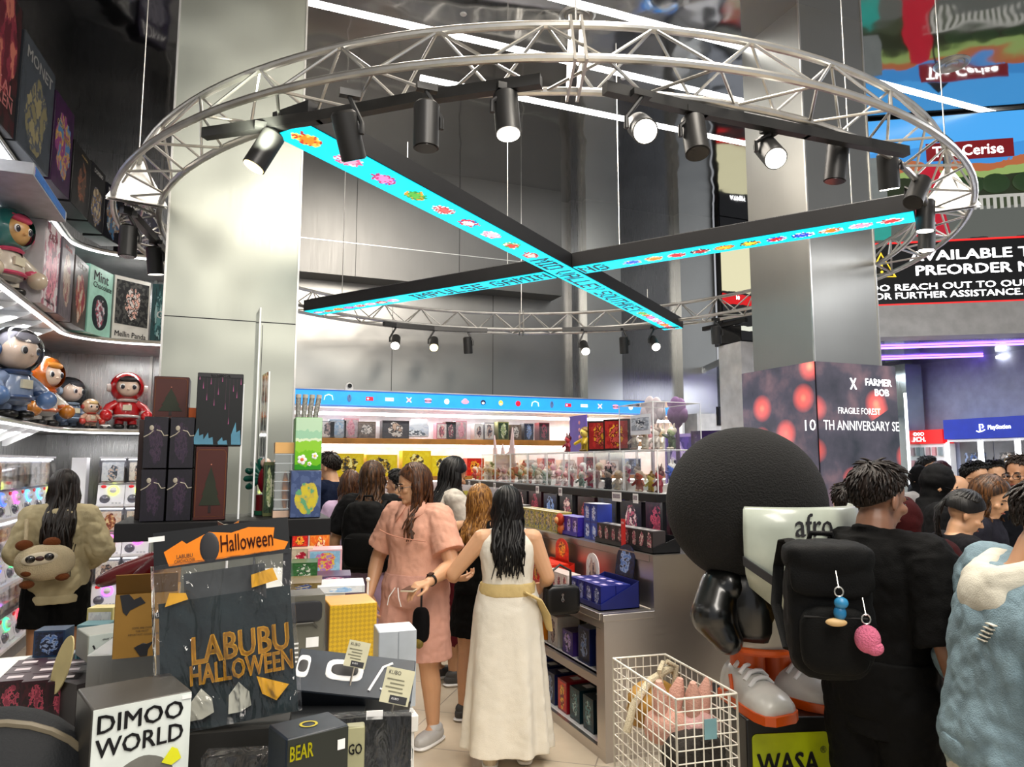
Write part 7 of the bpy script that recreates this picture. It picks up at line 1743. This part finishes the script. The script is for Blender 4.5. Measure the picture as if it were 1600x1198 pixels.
        for i in range(nL):
            ph0 = -PI + 2 * PI * (i + rnd.random()) / nL; sg = 1 if ph0 > 0 else -1; ap = abs(ph0)
            end = max(ap, R_(74) + .25 * rnd.random()); lay = rnd.random()
            pts, rr = [], []
            for k in range(6):
                q = k / 5; th = .12 + q * 1.5; ph = (ap + (end - ap) * min(1, q * 1.6)) * sg; pts.append(HM @ on(th, ph, 1.05 + .07 * lay)); rr.append((.011 + .002 * rnd.random()) * s)
            if hair == 'pony':
                tail = HM @ V3((0, -.115, .11)); pts = pts[:4] + [lerp(pts[3], tail, .6), tail]; rr = rr[:6]
                fall = hl * (.7 + .3 * rnd.random()); p = tail.copy()
                for k in range(5):
                    q = (k + 1) / 5; pts.append(tail + V3((.03 * (rnd.random() - .5), -.03 - .03 * math.sin(PI * q) + .02 * rnd.random(), -fall * q))); rr.append(.010 * s * (1.1 - q * .85))
            else:
                L = hl * s * (.82 + .22 * rnd.random()) * (1 if ap > R_(40) else .92); p = pts[-1]; out = V3((p.x - nk.x, p.y - nk.y - .0, 0)); ph_ = rnd.random() * 6; wv = (.010 + .018 * rnd.random()) * (1 if hair == 'long' else .5)
                ax = V3((p.x, p.y, 0)); nS = 7
                for k in range(nS):
                    q = (k + 1) / nS; z = p.z - L * q
                    fol = out * (-.22 * math.sin(PI * min(1, q * 1.4) * .5) if p.z - L * q > nk.z else -.10)
                    back = V3((0, 0, 0))
                    rz_ = (z / s)
                    pt = V3((p.x, p.y, z)) + fol + V3((wv * math.sin(ph_ + q * 7), wv * math.cos(ph_ * 1.3 + q * 6), 0))
                    if rz_ < 1.40:                           # rest on shoulders and back
                        fb = pt.y - lean_ * (rz_ - .9) * s; lim = (.108 + 1.3 * (top or {}).get('infl', 0) + hb + .02 * lay + .06 * (kr - 1)) * s
                        if ap > R_(95) and fb > -lim: pt.y += min(1, (1.42 - rz_) / .12) * (-lim - fb)
                        if ap <= R_(95): pt.y += (.06 if not top else .07) * s * min(1, (1.42 - rz_) / .15) * (1 if ap < R_(80) else -1.6)
                    pts.append(pt); rr.append(.0125 * s * (1.05 - .75 * q ** 2))
            a.tube(pts, rr, hairm, n=6, flat=.6)
        a.build('hair_locks', co, smooth=80)
    elif hair == 'short':
        def tmax(ph):
            c_ = math.cos(ph); return 1.72 + .72 * max(0, -c_) ** .8 - .70 * max(0, c_) ** .8
        a = MB(); a.T = HM; rs = []
        for i in range(11):
            q = .03 + i / 10 * .97; rs.append([on(q * tmax(2 * PI * j / 28), 2 * PI * j / 28, 1.075 - .06 * q ** 3) for j in range(28)])
        a.rings(rs, hairm); co = a.build('hair', t, smooth=80)
        a = MB(); a.T = HM
        for i in range(620):
            q = .05 + .86 * math.sqrt(rnd.random()); ph = rnd.uniform(-PI, PI); th = q * tmax(ph); p = on(th, ph, 1.05 - .05 * q ** 3); nrm = (p - V3((0, 0, .105))).normalized()
            tan = (on(th + .05, ph) - on(th - .05, ph)).normalized()
            fwd = V3((0, 1, 0)) if (th < 1.0) else V3((0, 0, 0))
            dd = (tan * (1 - .6 * (th < .8)) + nrm * (.20 if q < .6 else .08) + fwd * .4 + V3((rnd.uniform(-.3, .3), rnd.uniform(-.3, .3), 0))).normalized(); L = (.030 + .016 * rnd.random()) * (1 if q < .6 else .6)
            a.tube([p, p + (dd + nrm * .15) * L * .55, p + dd * L], [.0052, .0044, .001], hairm, n=5)
        a.build('hair_locks', co, smooth=80)
    elif hair == 'hijab':
        a = MB(); a.T = HM; a.ell((0, -.012, .10), (.096, .108, .118), hairm, n=24, k=16); a.ell((0, -.01, .02), (.085, .085, .09), hairm); a.T = Matrix.Identity(4)
        a.secs([(z * s, 0, (-.005 + lean_ * max(0, z - .9)) * s, rx * s, ry * s) for z, rx, ry in ((1.08, .20, .16), (1.15, .215, .17), (1.28, .20, .15), (1.36, .13, .11), (1.44, .085, .09))], hairm, 24)
        o = remesh(a.build('headscarf', t, smooth=0), .009, 3, .02)
        a = MB(); a.T = HM; a.ell((0, .078, .055), (.056, .034, .074), skin, n=20, k=14); hchild(a, 'face_oval', o)
        for sx in (-1, 1): a = MB(); a.T = HM; a.ell((sx * .026, .108, .068), (.011, .005, .006), EYEB); hchild(a, 'eye', o)
        if glasses: pass
    return t, dict(A=A_, AR=AR, HM=HM, LG=LG, s=s, nk=nk)
def fab(c, rough=.8, var=.12, bump=.25, bs=220): return mat(c, rough, var=var, bump=bump, bscale=bs, spec=.15)

# soft bags ---------------------------------------------------------------------
def backpack(lab, P, off, s=1., c='#15161a', pocket='#101114', flap=True, ang=0, w=.30, h=.44, dep=.17, name='backpack', straps=True, wpos=None, wrz=0):
    """bag worn on the back of the person whose empty and data are P"""
    t0, D = P; rz = t0.rotation_euler.z; R2 = Matrix.Rotation(rz, 4, 'Z'); o = wpos if wpos is not None else V3(t0.location) + R2 @ V3(off)
    t = thing(name, lab, 'backpack', o, wrz if wpos is not None else rz + ang); m, m2 = fab(c, .7), fab(pocket, .7)
    a = MB(); a.ell((0, -dep / 2, h / 2), (w / 2, dep / 2, h / 2), m, n=28, k=18, e=.55); remesh(a.build('body', t, smooth=0), .009, 3, .018)
    a = MB(); a.ell((0, -dep * .98, h * .33), (w * .38, dep * .22, h * .24), m2, n=24, k=14, e=.55); pk = a.build('front_pocket', t)
    if flap:
        a = MB(); a.ell((0, -dep * .60, h * .90), (w * .52, dep * .58, h * .13), m, n=24, k=14, e=.6); a.ell((0, -dep * 1.0, h * .76), (w * .48, dep * .12, h * .14), m, n=24, k=14, e=.6); remesh(a.build('top_flap', t, smooth=0), .009, 3, .012)
    a = MB(); a.tube([(-w * .34, -dep * 1.16, h * .50), (w * .34, -dep * 1.16, h * .50)], .003, mat('#050505', .8), n=6); a.build('zip', pk)
    a = MB(); a.tube([(-.04, -.02, h * .98), (-.03, -.03, h * 1.06), (.03, -.03, h * 1.06), (.04, -.02, h * .98)], .009, m2, n=8); a.build('grab_handle', t)
    if straps:
        for sx in (-1, 1):
            a = MB(); k_ = h - .02
            a.tube([(sx * w * .28, -.01, h * .90), (sx * w * .32, .05, h * .985), (sx * w * .34, .16, h * .95), (sx * w * .38, .225, h * .72), (sx * w * .46, .17, h * .42), (sx * w * .42, .0, h * .16)], .02, m2, n=10, flat=.35); a.build('strap', t)
    return t
WATCH_M = mat('#101012', .3)
def watch(P, sx, lab):
    t0, D = P; S0, E0, W0 = D['AR'][sx]; c = lerp(E0, W0, .88); d = (W0 - E0).normalized(); a = MB()
    a.T = Matrix.Translation(c) @ d.to_track_quat('Z', 'Y').to_matrix().to_4x4(); a.lathe([(.031, -.009), (.034, -.009), (.034, .009), (.031, .009)], WATCH_M, n=24, cap=False); b = a.build('watch', t0)
    b['label'] = lab
    a = MB(); a.T = Matrix.Translation(c) @ d.to_track_quat('Z', 'Y').to_matrix().to_4x4(); a.box((0, .036, 0), (.03, .008, .034), BLACK_GLOSS); a.build('watch_face', b)

# 1 girl in the hoodie
def hoodx(t, to, A_, AR, s):
    a = MB(); a.ell(A_(0, -.10, 1.32), (.11 * s, .04 * s, .08 * s), to.data.materials[0], n=20, k=12); a.tube([A_(-.08, .02, 1.37), A_(-.09, -.06, 1.36), A_(0, -.10, 1.32), A_(.09, -.06, 1.36), A_(.08, .02, 1.37)], .026 * s, to.data.materials[0], n=10); remesh(a.build('hood', t, smooth=0), .009, 3, .01)
    a = MB(); a.secs([(z * s, 0, 0, rx * s, ry * s) for z, rx, ry in ((.755, .186, .140), (.80, .19, .144), (.82, .186, .140))], to.data.materials[0], 24); remesh(a.build('waistband', t, smooth=0), .009, 2, .01)
p = at(101, 735, 5.0)
g1 = person('girl with long dark hair in a beige hoodie and black shorts facing the capsule machines', (p.x, p.y), 26, 1.64, SK2, 1.0, True, armL=((-.24, .0, 1.10), (-.14, .20, 1.02)), armR=((.25, -.02, 1.10), (.16, .18, 1.0)), step=.03, head=(0, 14),
            top=dict(m=fab('#b3a684', .9), hem=.78, infl=.032, sl=1.9, sfl=.018, wr=.03, nm='hoodie', flare=.02), bot=dict(m=fab('#060606'), k='shorts', hem=.60, infl=.02, flare=.03, waist=.95), hairm=H_DARK, hl=.60, hb=.03, shoes='#a8a49a', seed=3, extra=dict(top=hoodx))
def plushback():
    t0 = g1[0]; R2 = Matrix.Rotation(t0.rotation_euler.z, 4, 'Z'); o = V3(t0.location) + R2 @ V3((-.05, -.23, .92)); t = thing('plush_backpack', 'cream plush animal backpack with brown patches on the girl in the hoodie', 'backpack', o, t0.rotation_euler.z + .12)
    CRM, BRN = mat('#c9b896', .95, bump=1, bscale=150), mat('#6e3a14', .95, bump=1, bscale=150)
    a = MB(); a.ell((0, -.03, .13), (.17, .10, .115), CRM, n=24, k=16, e=.85); b = a.build('body', t)
    for x, z in ((-.12, .245), (.03, .255)): a = MB(); a.ell((x, -.03, z), (.05, .03, .035), BRN); a.build('ear', t)
    a = MB(); a.ell((-.03, -.125, .165), (.10, .02, .042), mat('#d8ccb4', .9), rot=Matrix.Rotation(-.12, 3, 'Y')); mk = a.build('muzzle', b)
    for x in (-.08, .02): a = MB(); a.ell((x, -.142, .17 + (.006 if x > 0 else -.004)), (.028, .01, .024), mat('#140c0a', .2, coat=.8)); a.build('eye', mk)
    a = MB(); a.ell((-.03, -.145, .168), (.024, .008, .016), mat('#3a1810', .4)); a.build('nose', mk)
    for x, z in ((-.09, .075), (.06, .085), (-.09, .0), (.10, .035)): a = MB(); a.ell((x, -.07, z), (.042, .05, .026), BRN); a.build('paw', t)
    for sx in (-1, 1): a = MB(); a.tube([(sx * .10, .03, .18), (sx * .115, .07, .26), (sx * .12, .14, .40)], .012, CRM, n=8); a.build('strap', t)
plushback()
# 2 man in navy by the back shelf
p = at(520, 707, 6.9)
P2 = person('man in navy shirt with maroon backpack facing left by the yellow boxes', (p.x, p.y), 62, 1.79, SK1, 1.0, False, armL=((-.22, .16, 1.18), (-.06, .20, 1.42)), head=(8, 12), top=dict(m=fab('#141c30'), hem=.84, sl=.62, infl=.022, wr=.02), bot=dict(m=fab('#101218'), k='pants', hem=.08), hair='short', hairm=H_DARK, vox=.009)
backpack('maroon backpack worn by the man in navy shirt', P2, (.02, -.14, .98), c='#4a1020', pocket='#380c18', w=.28, h=.40, flap=False)
# 3 woman with the black backpack, friend beside her
p = at(582, 712, 5.5)
P3 = person('woman with dark tipped hair in black top and lilac skirt wearing a black backpack', (p.x, p.y), -6, 1.70, SK1, 1.06, True, armL=((-.27, -.02, 1.08), (-.29, .06, .86)), top=dict(m=fab('#0c0c0e'), hem=.86, sl=.8, infl=.028, sfl=.03), bot=dict(m=fab('#a890ac', .7), k='skirt', hem=.46, flare=.05), hairm=H_TIP, hl=.36, seed=5, vox=.008, shoes='#c8c4bc')
backpack('black backpack worn by the woman in lilac skirt', P3, (.03, -.15, .90), c='#0b0b0c', pocket='#080809', w=.34, h=.52, dep=.18, flap=False)
p = at(548, 738, 6.05)
P3b = person('woman in pale lilac top standing left of the black backpack', (p.x, p.y), 10, 1.62, SK1, 1.0, True, top=dict(m=fab('#b8a0bc', .8), hem=.84, sl=.6), bot=dict(m=fab('#c8b89c', .8), k='skirt', hem=.4, flare=.05), hairm=H_BROWN, hl=.34, seed=6, vox=.010)
p = at(624, 737, 6.3)
person('short haired person half hidden behind the woman in pink blouse', (p.x, p.y), 70, 1.63, SK1, 1.0, True, top=dict(m=fab('#30343c'), hem=.84, sl=.6), bot=dict(m=fab('#181a20'), k='pants', hem=.1), hairm=H_BLACK, hair='short', vox=.010)
# tote bag of the friend
R2 = Matrix.Rotation(P3b[0].rotation_euler.z, 4, 'Z'); o = V3(P3b[0].location) + R2 @ V3((.22, -.16, .66))
t = thing('tote_bag', 'cream tote bag hanging beside the woman in pale lilac top', 'bag', o, P3b[0].rotation_euler.z)
a = MB(); a.ell((0, 0, .18), (.15, .05, .18), fab('#b8ab8c', .9), n=24, k=14, e=.5); b = a.build('body', t); lett(b, 'ARCHIVE', (0.01, -.052, .16), .12, .03, INK, bold=.02)
for sx in (-1, 1): a = MB(); a.tube([(sx * .07, -.02, .34), (sx * .04, .05, .56), (sx * .02, .11, .70)], .010, fab('#b8ab8c', .9), n=8, flat=.4); a.build('handle', t)
# 4 woman in pink
PINK = fab('#dba58f', .75, .1)
def pinkx(t, to, A_, AR, s):
    a = MB(); a.tube([A_(x, .122 + .075 * (1 - (x / .2) ** 2), 1.225 + .16 * x + .02 * abs(x)) for x in [-.17 + .34 * i / 14 for i in range(15)]], .005, fab('#b07c68', .8), n=6, flat=.7); a.build('chest_seam', t)
    for sx in (-1, 1): a = MB(); a.add([A_(sx * .015, .10, 1.40), A_(sx * .085, .03, 1.43), A_(sx * .115, .07, 1.36), A_(sx * .05, .145, 1.315)], [(0, 1, 2, 3)], PINK); c_ = a.build('collar', t); so = c_.modifiers.new('s', 'SOLIDIFY'); so.thickness = .008
    for sx in (-1, 1): a = MB(); a.tube([A_(sx * .01, .19, .93), A_(sx * .035, .215, .88), A_(sx * .05, .21, .83)], .003, WT, n=6); a.build('drawstring', t)
p = at(652, 727, 4.55)
P4 = person('woman with glasses and long brown hair in pink blouse and pink shorts holding a phone', (p.x, p.y), 152, 1.685, SK1, 1.16, True, armL=((-.29, .04, 1.06), (-.30, .30, 1.0)), armR=((.31, -.02, 1.06), (.27, .10, .86)), handL=((.25, 1, -.1), (.2, 0, -1), .55), handR=((-.45, .35, -1), (-1, -.3, 0), .35), head=(-38, 6),
            top=dict(m=PINK, hem=.84, infl=.024, sl=.74, sfl=.020, wr=.020, flare=.06, nm='blouse'), bot=dict(m=fab('#cf9c8c', .75), k='shorts', hem=.50, infl=.03, flare=.03), hairm=H_BROWN, hl=.36, hair='long', glasses=True, seed=8, vox=.006, shoes='#b8b8b8', extra=dict(top=pinkx), step=.06)
watch(P4, -1, 'black watch')
S0, E0, W0 = P4[1]['AR'][-1]; R2 = Matrix.Rotation(P4[0].rotation_euler.z, 4, 'Z'); o = V3(P4[0].location) + R2 @ (W0 + V3((.035, .115, -.022)))
t = thing('phone', 'dark phone with pale rim held by the woman in pink', 'phone', o, P4[0].rotation_euler.z + .3)
a = MB(); a.box((0, 0, 0), (.075, .15, .009), mat('#c8b8a0', .3)); a.build('case', t, bevel=.003); a = MB(); a.box((0, 0, .005), (.069, .143, .002), BLACK_GLOSS); a.build('screen', t)
# pouch hanging below
o = V3(P4[0].location) + R2 @ V3((-.20, .22, .66)); t = thing('pouch', 'black pouch hanging at the hip of the woman in pink', 'bag', o, P4[0].rotation_euler.z)
a = MB(); a.ell((0, 0, .10), (.05, .035, .10), fab('#0d0d10'), e=.6); a.build('body', t); a = MB(); a.tube([(0, -.0, .19), (.02, -.03, .26), (.03, -.05, .31)], .006, BLACK, n=6); a.build('strap', t); a = MB(); a.ell((0, .02, .0), (.03, .02, .03), mat('#6c5c20', .6, var=.5, scale=40)); a.build('charm', t)
# 5 woman in white tee looking down at the shelf
p = at(700, 706, 5.75)
P5 = person('woman with very long black hair in white tee looking down at the shelf', (p.x, p.y), -62, 1.74, SK1, 1.0, True, armR=((.20, .10, 1.08), (.06, .34, 1.16)), armL=((-.22, .08, 1.08), (-.08, .32, 1.12)), head=(-4, 20), top=dict(m=fab('#c8c0b4', .8), hem=.86, sl=.72, infl=.025, sfl=.02), bot=dict(m=fab('#5c2028', .8), k='pants', hem=.45, infl=.02), hairm=H_BLACK, hl=.48, seed=10, vox=.007, shoes='#484848')
watch(P5, 1, 'black watch')
# 6 blonde in black
p = at(748, 772, 4.95)
P6 = person('woman with blonde streaked hair in a black sleeveless dress beside the white dress', (p.x, p.y), -20, 1.54, SK1, 1.0, True, armL=((-.22, .12, 1.1), (-.06, .34, 1.2)), top=dict(m=fab('#0c0c0d'), hem=.88, sl=0, infl=.014), bot=dict(m=fab('#0a0a0b'), k='skirt', hem=.58, flare=.05), hairm=H_BLOND, hl=.40, seed=12, vox=.007, shoes='#383838', head=(10, 10))
# 7 white dress
WD = fab('#e4dfd2', .8, .05)
p = at(793, 780, 4.25)
P7 = person('woman with long black hair in a sleeveless white dress and cream sash seen from behind', (p.x, p.y), 2, 1.55, SK1, 1.10, True, armL=((-.34, .0, 1.12), (-.34, .24, 1.05)), armR=((.25, -.02, 1.10), (.24, .20, 1.02)), handL=((.9, .5, -.1), (0, .3, 1), .6), head=(6, 8), top=dict(m=WD, hem=.92, sl=0, infl=.012, neck=.0, wr=.012, nm='bodice'), bot=dict(m=WD, k='skirt', hem=.09, flare=.06, infl=.028, wr=.010, waist=1.06, fold=.03, folds=8, nm='long_skirt'), hairm=H_BLACK, hl=.44, seed=14, vox=.006, shoes='#c8b8a0')
t0 = P7[0]; sc_ = P7[1]['s']; SASH = fab('#c9b27c', .8); a = MB(); a.secs([(z * sc_, 0, .0, rx * sc_, ry * sc_) for z, rx, ry in ((.995, .180, .138), (1.02, .182, .140), (1.06, .176, .136), (1.075, .172, .132))], SASH, 28); remesh(a.build('sash', t0, smooth=0), .007, 1, .012)
a = MB(); a.tube([V3((.10, -.13, 1.03)) * sc_, V3((.19, -.10, .98)) * sc_, V3((.235, -.03, .88)) * sc_, V3((.26, .0, .78)) * sc_], [.02, .03, .045, .03], SASH, n=10, flat=.35); a.build('sash_tail', t0)
R2 = Matrix.Rotation(t0.rotation_euler.z, 4, 'Z'); o = V3(t0.location) + R2 @ V3((.325, .10, .80))
t = thing('handbag', 'small black handbag hanging from the arm of the woman in white dress', 'bag', o, t0.rotation_euler.z + .25)
a = MB(); a.ell((0, 0, .085), (.11, .045, .085), mat('#0b0b0c', .35), n=24, k=12, e=.35); a.build('body', t); a = MB(); a.tube([(-.06, 0, .16), (-.06, .0, .25), (.0, .02, .285), (.06, .0, .25), (.06, 0, .16)], .008, mat('#0b0b0c', .35), n=8); a.build('handle', t)
a = MB(); a.cyl((-.01, -.047, .12), (-.01, -.054, .12), .008, mat((.8, .8, .8), .2, 1.)); a.tube([(-.01, -.052, .11), (-.018, -.055, .09), (-.01, -.055, .08), (-.002, -.055, .09)], .003, mat((.8, .8, .8), .2, 1.), n=6, closed=True); a.build('clasp', t)
# 8 man in black with the backpack
BT = fab('#070708', .8, .1)
p = at(1360, 735, 2.62)
def mex(t, to, A_, AR, s):
    a = MB(); vs, fs = text_shape('me'); RD = mat('#901c28', .5); c = A_(.03, -.196, 1.25); a.add([c + V3((q[0] * .085, .001, q[1] * .045)) for q in vs], fs, RD); a.build('lettering', to, smooth=0)
P8 = person('man in black tee and black shorts with a backpack on one shoulder beside the statue', (p.x, p.y), -58, 1.70, SK3, 1.0, False, armR=((.25, -.03, 1.06), (.25, .08, .84)), armL=((-.25, .05, 1.08), (-.14, .28, 1.0)), head=(-10, 12), top=dict(m=BT, hem=.74, infl=.028, sl=.95, sfl=.02, wr=.022, collar=True, flare=.02), bot=dict(m=fab('#060607', .8), k='shorts', hem=.46, infl=.035, flare=.03), hair='short', hairm=H_DARK, seed=16, vox=.006, shoes='#303030', extra=dict(top=mex))
bp_ = backpack('big black flap backpack with charms hanging behind the man in black tee', P8, None, c='#0c0d0e', pocket='#090a0a', w=.26, h=.415, dep=.16, wpos=at(1290, 1050, 2.36), wrz=R_(-34))
Rb8 = Matrix.Rotation(bp_.rotation_euler.z, 4, 'Z'); ob8 = V3(bp_.location)
def ch(name, lab, off, parts, cat='charm'):
    t = thing(name, lab, cat, ob8 + Rb8 @ V3(off), bp_.rotation_euler.z)
    for nm, c, r, m in parts: a = MB(); a.ell(c, r, m); a.build(nm, t)
    a = MB(); a.tube([(.012 * math.cos(2 * PI * q / 12), .0, .055 + .014 * math.sin(2 * PI * q / 12)) for q in range(12)], .0022, ALU, n=6, closed=True); a.tube([(0, 0, .065), (.0, .03, .11)], .002, ALU, n=6); a.build('key_ring', t)
ch('plush_charm', 'fluffy pink charm hanging on the black flap backpack', (.075, -.225, .16), [('fluff', (0, -.005, 0), (.036, .03, .04), mat('#d06a88', .95, bump=1., bscale=200)), ('tuft', (.015, -.01, -.022), (.026, .024, .022), mat('#d06a88', .95, bump=1., bscale=200))])
ch('figure_charm', 'small blue animal charm on the black flap backpack', (.005, -.225, .235), [('body', (0, 0, -.005), (.018, .016, .022), mat('#1c6a98', .4)), ('head', (.004, -.004, .024), (.02, .018, .017), mat('#2a7aa8', .4)), ('shoe_base', (-.012, -.004, -.032), (.03, .014, .012), mat('#c0a070', .5))])
# 9 man in denim jacket
DEN = mat('#6c828c', .85, var=.25, scale=16, bump=.5, bscale=260, name='washed_denim'); WHT = fab('#c0bcae', .85)
p = at(1552, 765, 2.12)
def denx(t, to, A_, AR, s):
    a = MB(); a.tube([A_(.11, .06, 1.37), A_(.125, -.03, 1.385), A_(.06, -.115, 1.345), A_(-.06, -.115, 1.345), A_(-.125, -.03, 1.385), A_(-.11, .06, 1.37), A_(0, .12, 1.33)], [.045, .05, .055, .055, .05, .045, .04], WHT, n=12, closed=True); a.ell(A_(0, -.13, 1.30), (.12 * s, .05 * s, .08 * s), WHT); remesh(a.build('hood', t, smooth=0), .008, 4, .014)
    a = MB(); a.secs([(z * s, 0, .0, rx * s, ry * s) for z, rx, ry in ((.845, .208, .170), (.86, .212, .174), (.90, .212, .174), (.915, .208, .170))], DEN, 28); remesh(a.build('waistband', t, smooth=0), .008, 1, .01)
    a = MB(); a.secs([(z * s, 0, .0, rx * s, ry * s) for z, rx, ry in ((.80, .196, .158), (.86, .196, .158))], WHT, 28); remesh(a.build('under_shirt_hem', t, smooth=0), .008, 1, .01)
    for sx in (-1, 1):
        S_, E_, W_ = AR[sx]; a = MB(); a.tube([lerp(S_, E_, .18) + V3((sx * .03 * s, -.085 * s * q, .07 * s - .14 * s * abs(q))) for q in (-.9, -.4, .1, .6, 1.)], .004, mat('#93a6ae', .8), n=6); a.build('shoulder_seam', to)
    a = MB()
    for q in range(5): a.box(A_(.08 + .008 * q, -.160, 1.20 + .012 * q), (.04 * s, .012, .003 * s), WHT)
    a.build('frayed_patch', to)
P9 = person('man in washed denim jacket with white hood at the right frame edge looking down', (p.x, p.y), -96, 1.66, skin_mat('#a87c5c'), 1.22, False, armR=((.30, .0, 1.06), (.16, .26, 1.02)), armL=((-.30, .02, 1.06), (-.12, .28, 1.02)), head=(-6, 26), top=dict(m=DEN, hem=.86, infl=.036, sl=1.85, sfl=.018, wr=.03, flare=.0, nm='denim_jacket'), bot=dict(m=mat('#8a9a98', .85, var=.2, scale=14, bump=.4, bscale=260), k='pants', hem=.08, infl=.03), hair='short', hairm=H_DARK, glasses=True, lean_=.20, seed=18, vox=.006, extra=dict(top=denx))
# 10.. crowd on the right
NVY = fab('#1c2030')
p = at(1455, 727, 4.7); person('woman in black headscarf and black robe with glasses looking down right', (p.x, p.y), -108, 1.68, SK1, 1.1, True, head=(0, 16), top=dict(m=fab('#0b0b0d'), hem=.84, sl=1.9, infl=.03), bot=dict(m=fab('#0b0b0d'), k='skirt', hem=.06, flare=.08), hairm=fab('#0a0a0c'), hair='hijab', vox=.010, glasses=True)
p = at(1520, 722, 5.8); person('man with glasses in navy shirt facing right in the crowd', (p.x, p.y), -165, 1.70, SK1, 1.15, False, top=dict(m=NVY, hem=.84, sl=.6, infl=.03), bot=dict(m=fab('#181a20'), k='pants', hem=.1), hair='short', glasses=True, vox=.011, seed=21)
p = at(1552, 720, 6.3); person('man with fringe hair and grey top facing the viewer in the crowd', (p.x, p.y), 165, 1.71, SK1, 1.0, False, top=dict(m=fab('#6a6c74'), hem=.84, sl=.6), bot=dict(m=fab('#202228'), k='pants', hem=.1), hair='short', vox=.011, seed=22)
p = at(1596, 712, 5.1); person('older man with glasses and dark jacket at the right frame edge of the crowd', (p.x, p.y), 112, 1.74, SK2, 1.1, False, top=dict(m=fab('#14161c'), hem=.84, sl=1.9, infl=.03), bot=dict(m=fab('#202228'), k='pants', hem=.1), hair='short', hairm=hair_mat('#2c2420', '#4c4038'), glasses=True, vox=.010, seed=23)
p = at(1490, 778, 3.9); person('woman with dark tied hair just behind the denim jacket', (p.x, p.y), -95, 1.55, SK1, 1.0, True, head=(-10, 25), top=dict(m=fab('#16161a'), hem=.84, sl=1.9), bot=dict(m=fab('#181a20'), k='pants', hem=.1), hair='pony', hairm=H_BLACK, hl=.34, vox=.009, seed=24)
p = at(1532, 750, 4.3); person('woman with brown parted hair looking right in the crowd', (p.x, p.y), -135, 1.62, SK1, 1.0, True, head=(-10, 20), top=dict(m=fab('#202028'), hem=.84, sl=1.9), bot=dict(m=fab('#181a20'), k='pants', hem=.1), hair='bob', hairm=H_TIP, hl=.16, vox=.010, seed=25)
p = at(1412, 800, 3.55); person('person in long maroon headscarf behind the man in black tee', (p.x, p.y), -20, 1.52, SK2, 1.15, True, head=(0, 10), top=dict(m=fab('#341214'), hem=.7, sl=1.9, infl=.05), bot=dict(m=fab('#14100f'), k='skirt', hem=.06, flare=.08), hair='hijab', hairm=fab('#3a1416', .85), vox=.010)
p = at(1446, 712, 8.0); person('far man with dark hair standing before the red shop sign', (p.x, p.y), -150, 1.76, SK1, 1.0, False, top=dict(m=fab('#30323a'), hem=.84, sl=.6), bot=dict(m=fab('#202228'), k='pants', hem=.1), hair='short', vox=.014, seed=27)
p = at(1468, 720, 7.6); person('far person with reddish hair beside the black headscarf', (p.x, p.y), -100, 1.70, SK1, 1.0, True, top=dict(m=fab('#5c4a50'), hem=.84, sl=.6), bot=dict(m=fab('#202228'), k='pants', hem=.1), hair='bob', hairm=hair_mat('#2c1410', '#4a2018'), hl=.2, vox=.014, seed=28)
p = at(1436, 729, 7.0); person('far woman with black headscarf and pale top left of the crowd', (p.x, p.y), -160, 1.66, SK1, 1.0, True, top=dict(m=fab('#b8b4b0'), hem=.8, sl=1.9), bot=dict(m=fab('#404048'), k='skirt', hem=.1, flare=.08), hair='hijab', hairm=fab('#0c0c0e'), vox=.014)
p = at(1490, 742, 5.6); person('person with light brown head seen behind the black headscarf', (p.x, p.y), -100, 1.60, SK1, 1.0, False, top=dict(m=fab('#5a4a70'), hem=.84, sl=.6), bot=dict(m=fab('#202228'), k='pants', hem=.1), hair='none', vox=.012)
p = at(1326, 775, 3.9); person('person in cream jacket mostly hidden between statue and man in black', (p.x, p.y), 0, 1.58, SK1, 1.0, True, top=dict(m=fab('#a8a08a', .85), hem=.8, sl=1.9, infl=.04), bot=dict(m=fab('#202228'), k='pants', hem=.1), hair='short', hairm=H_DARK, vox=.010, seed=30)
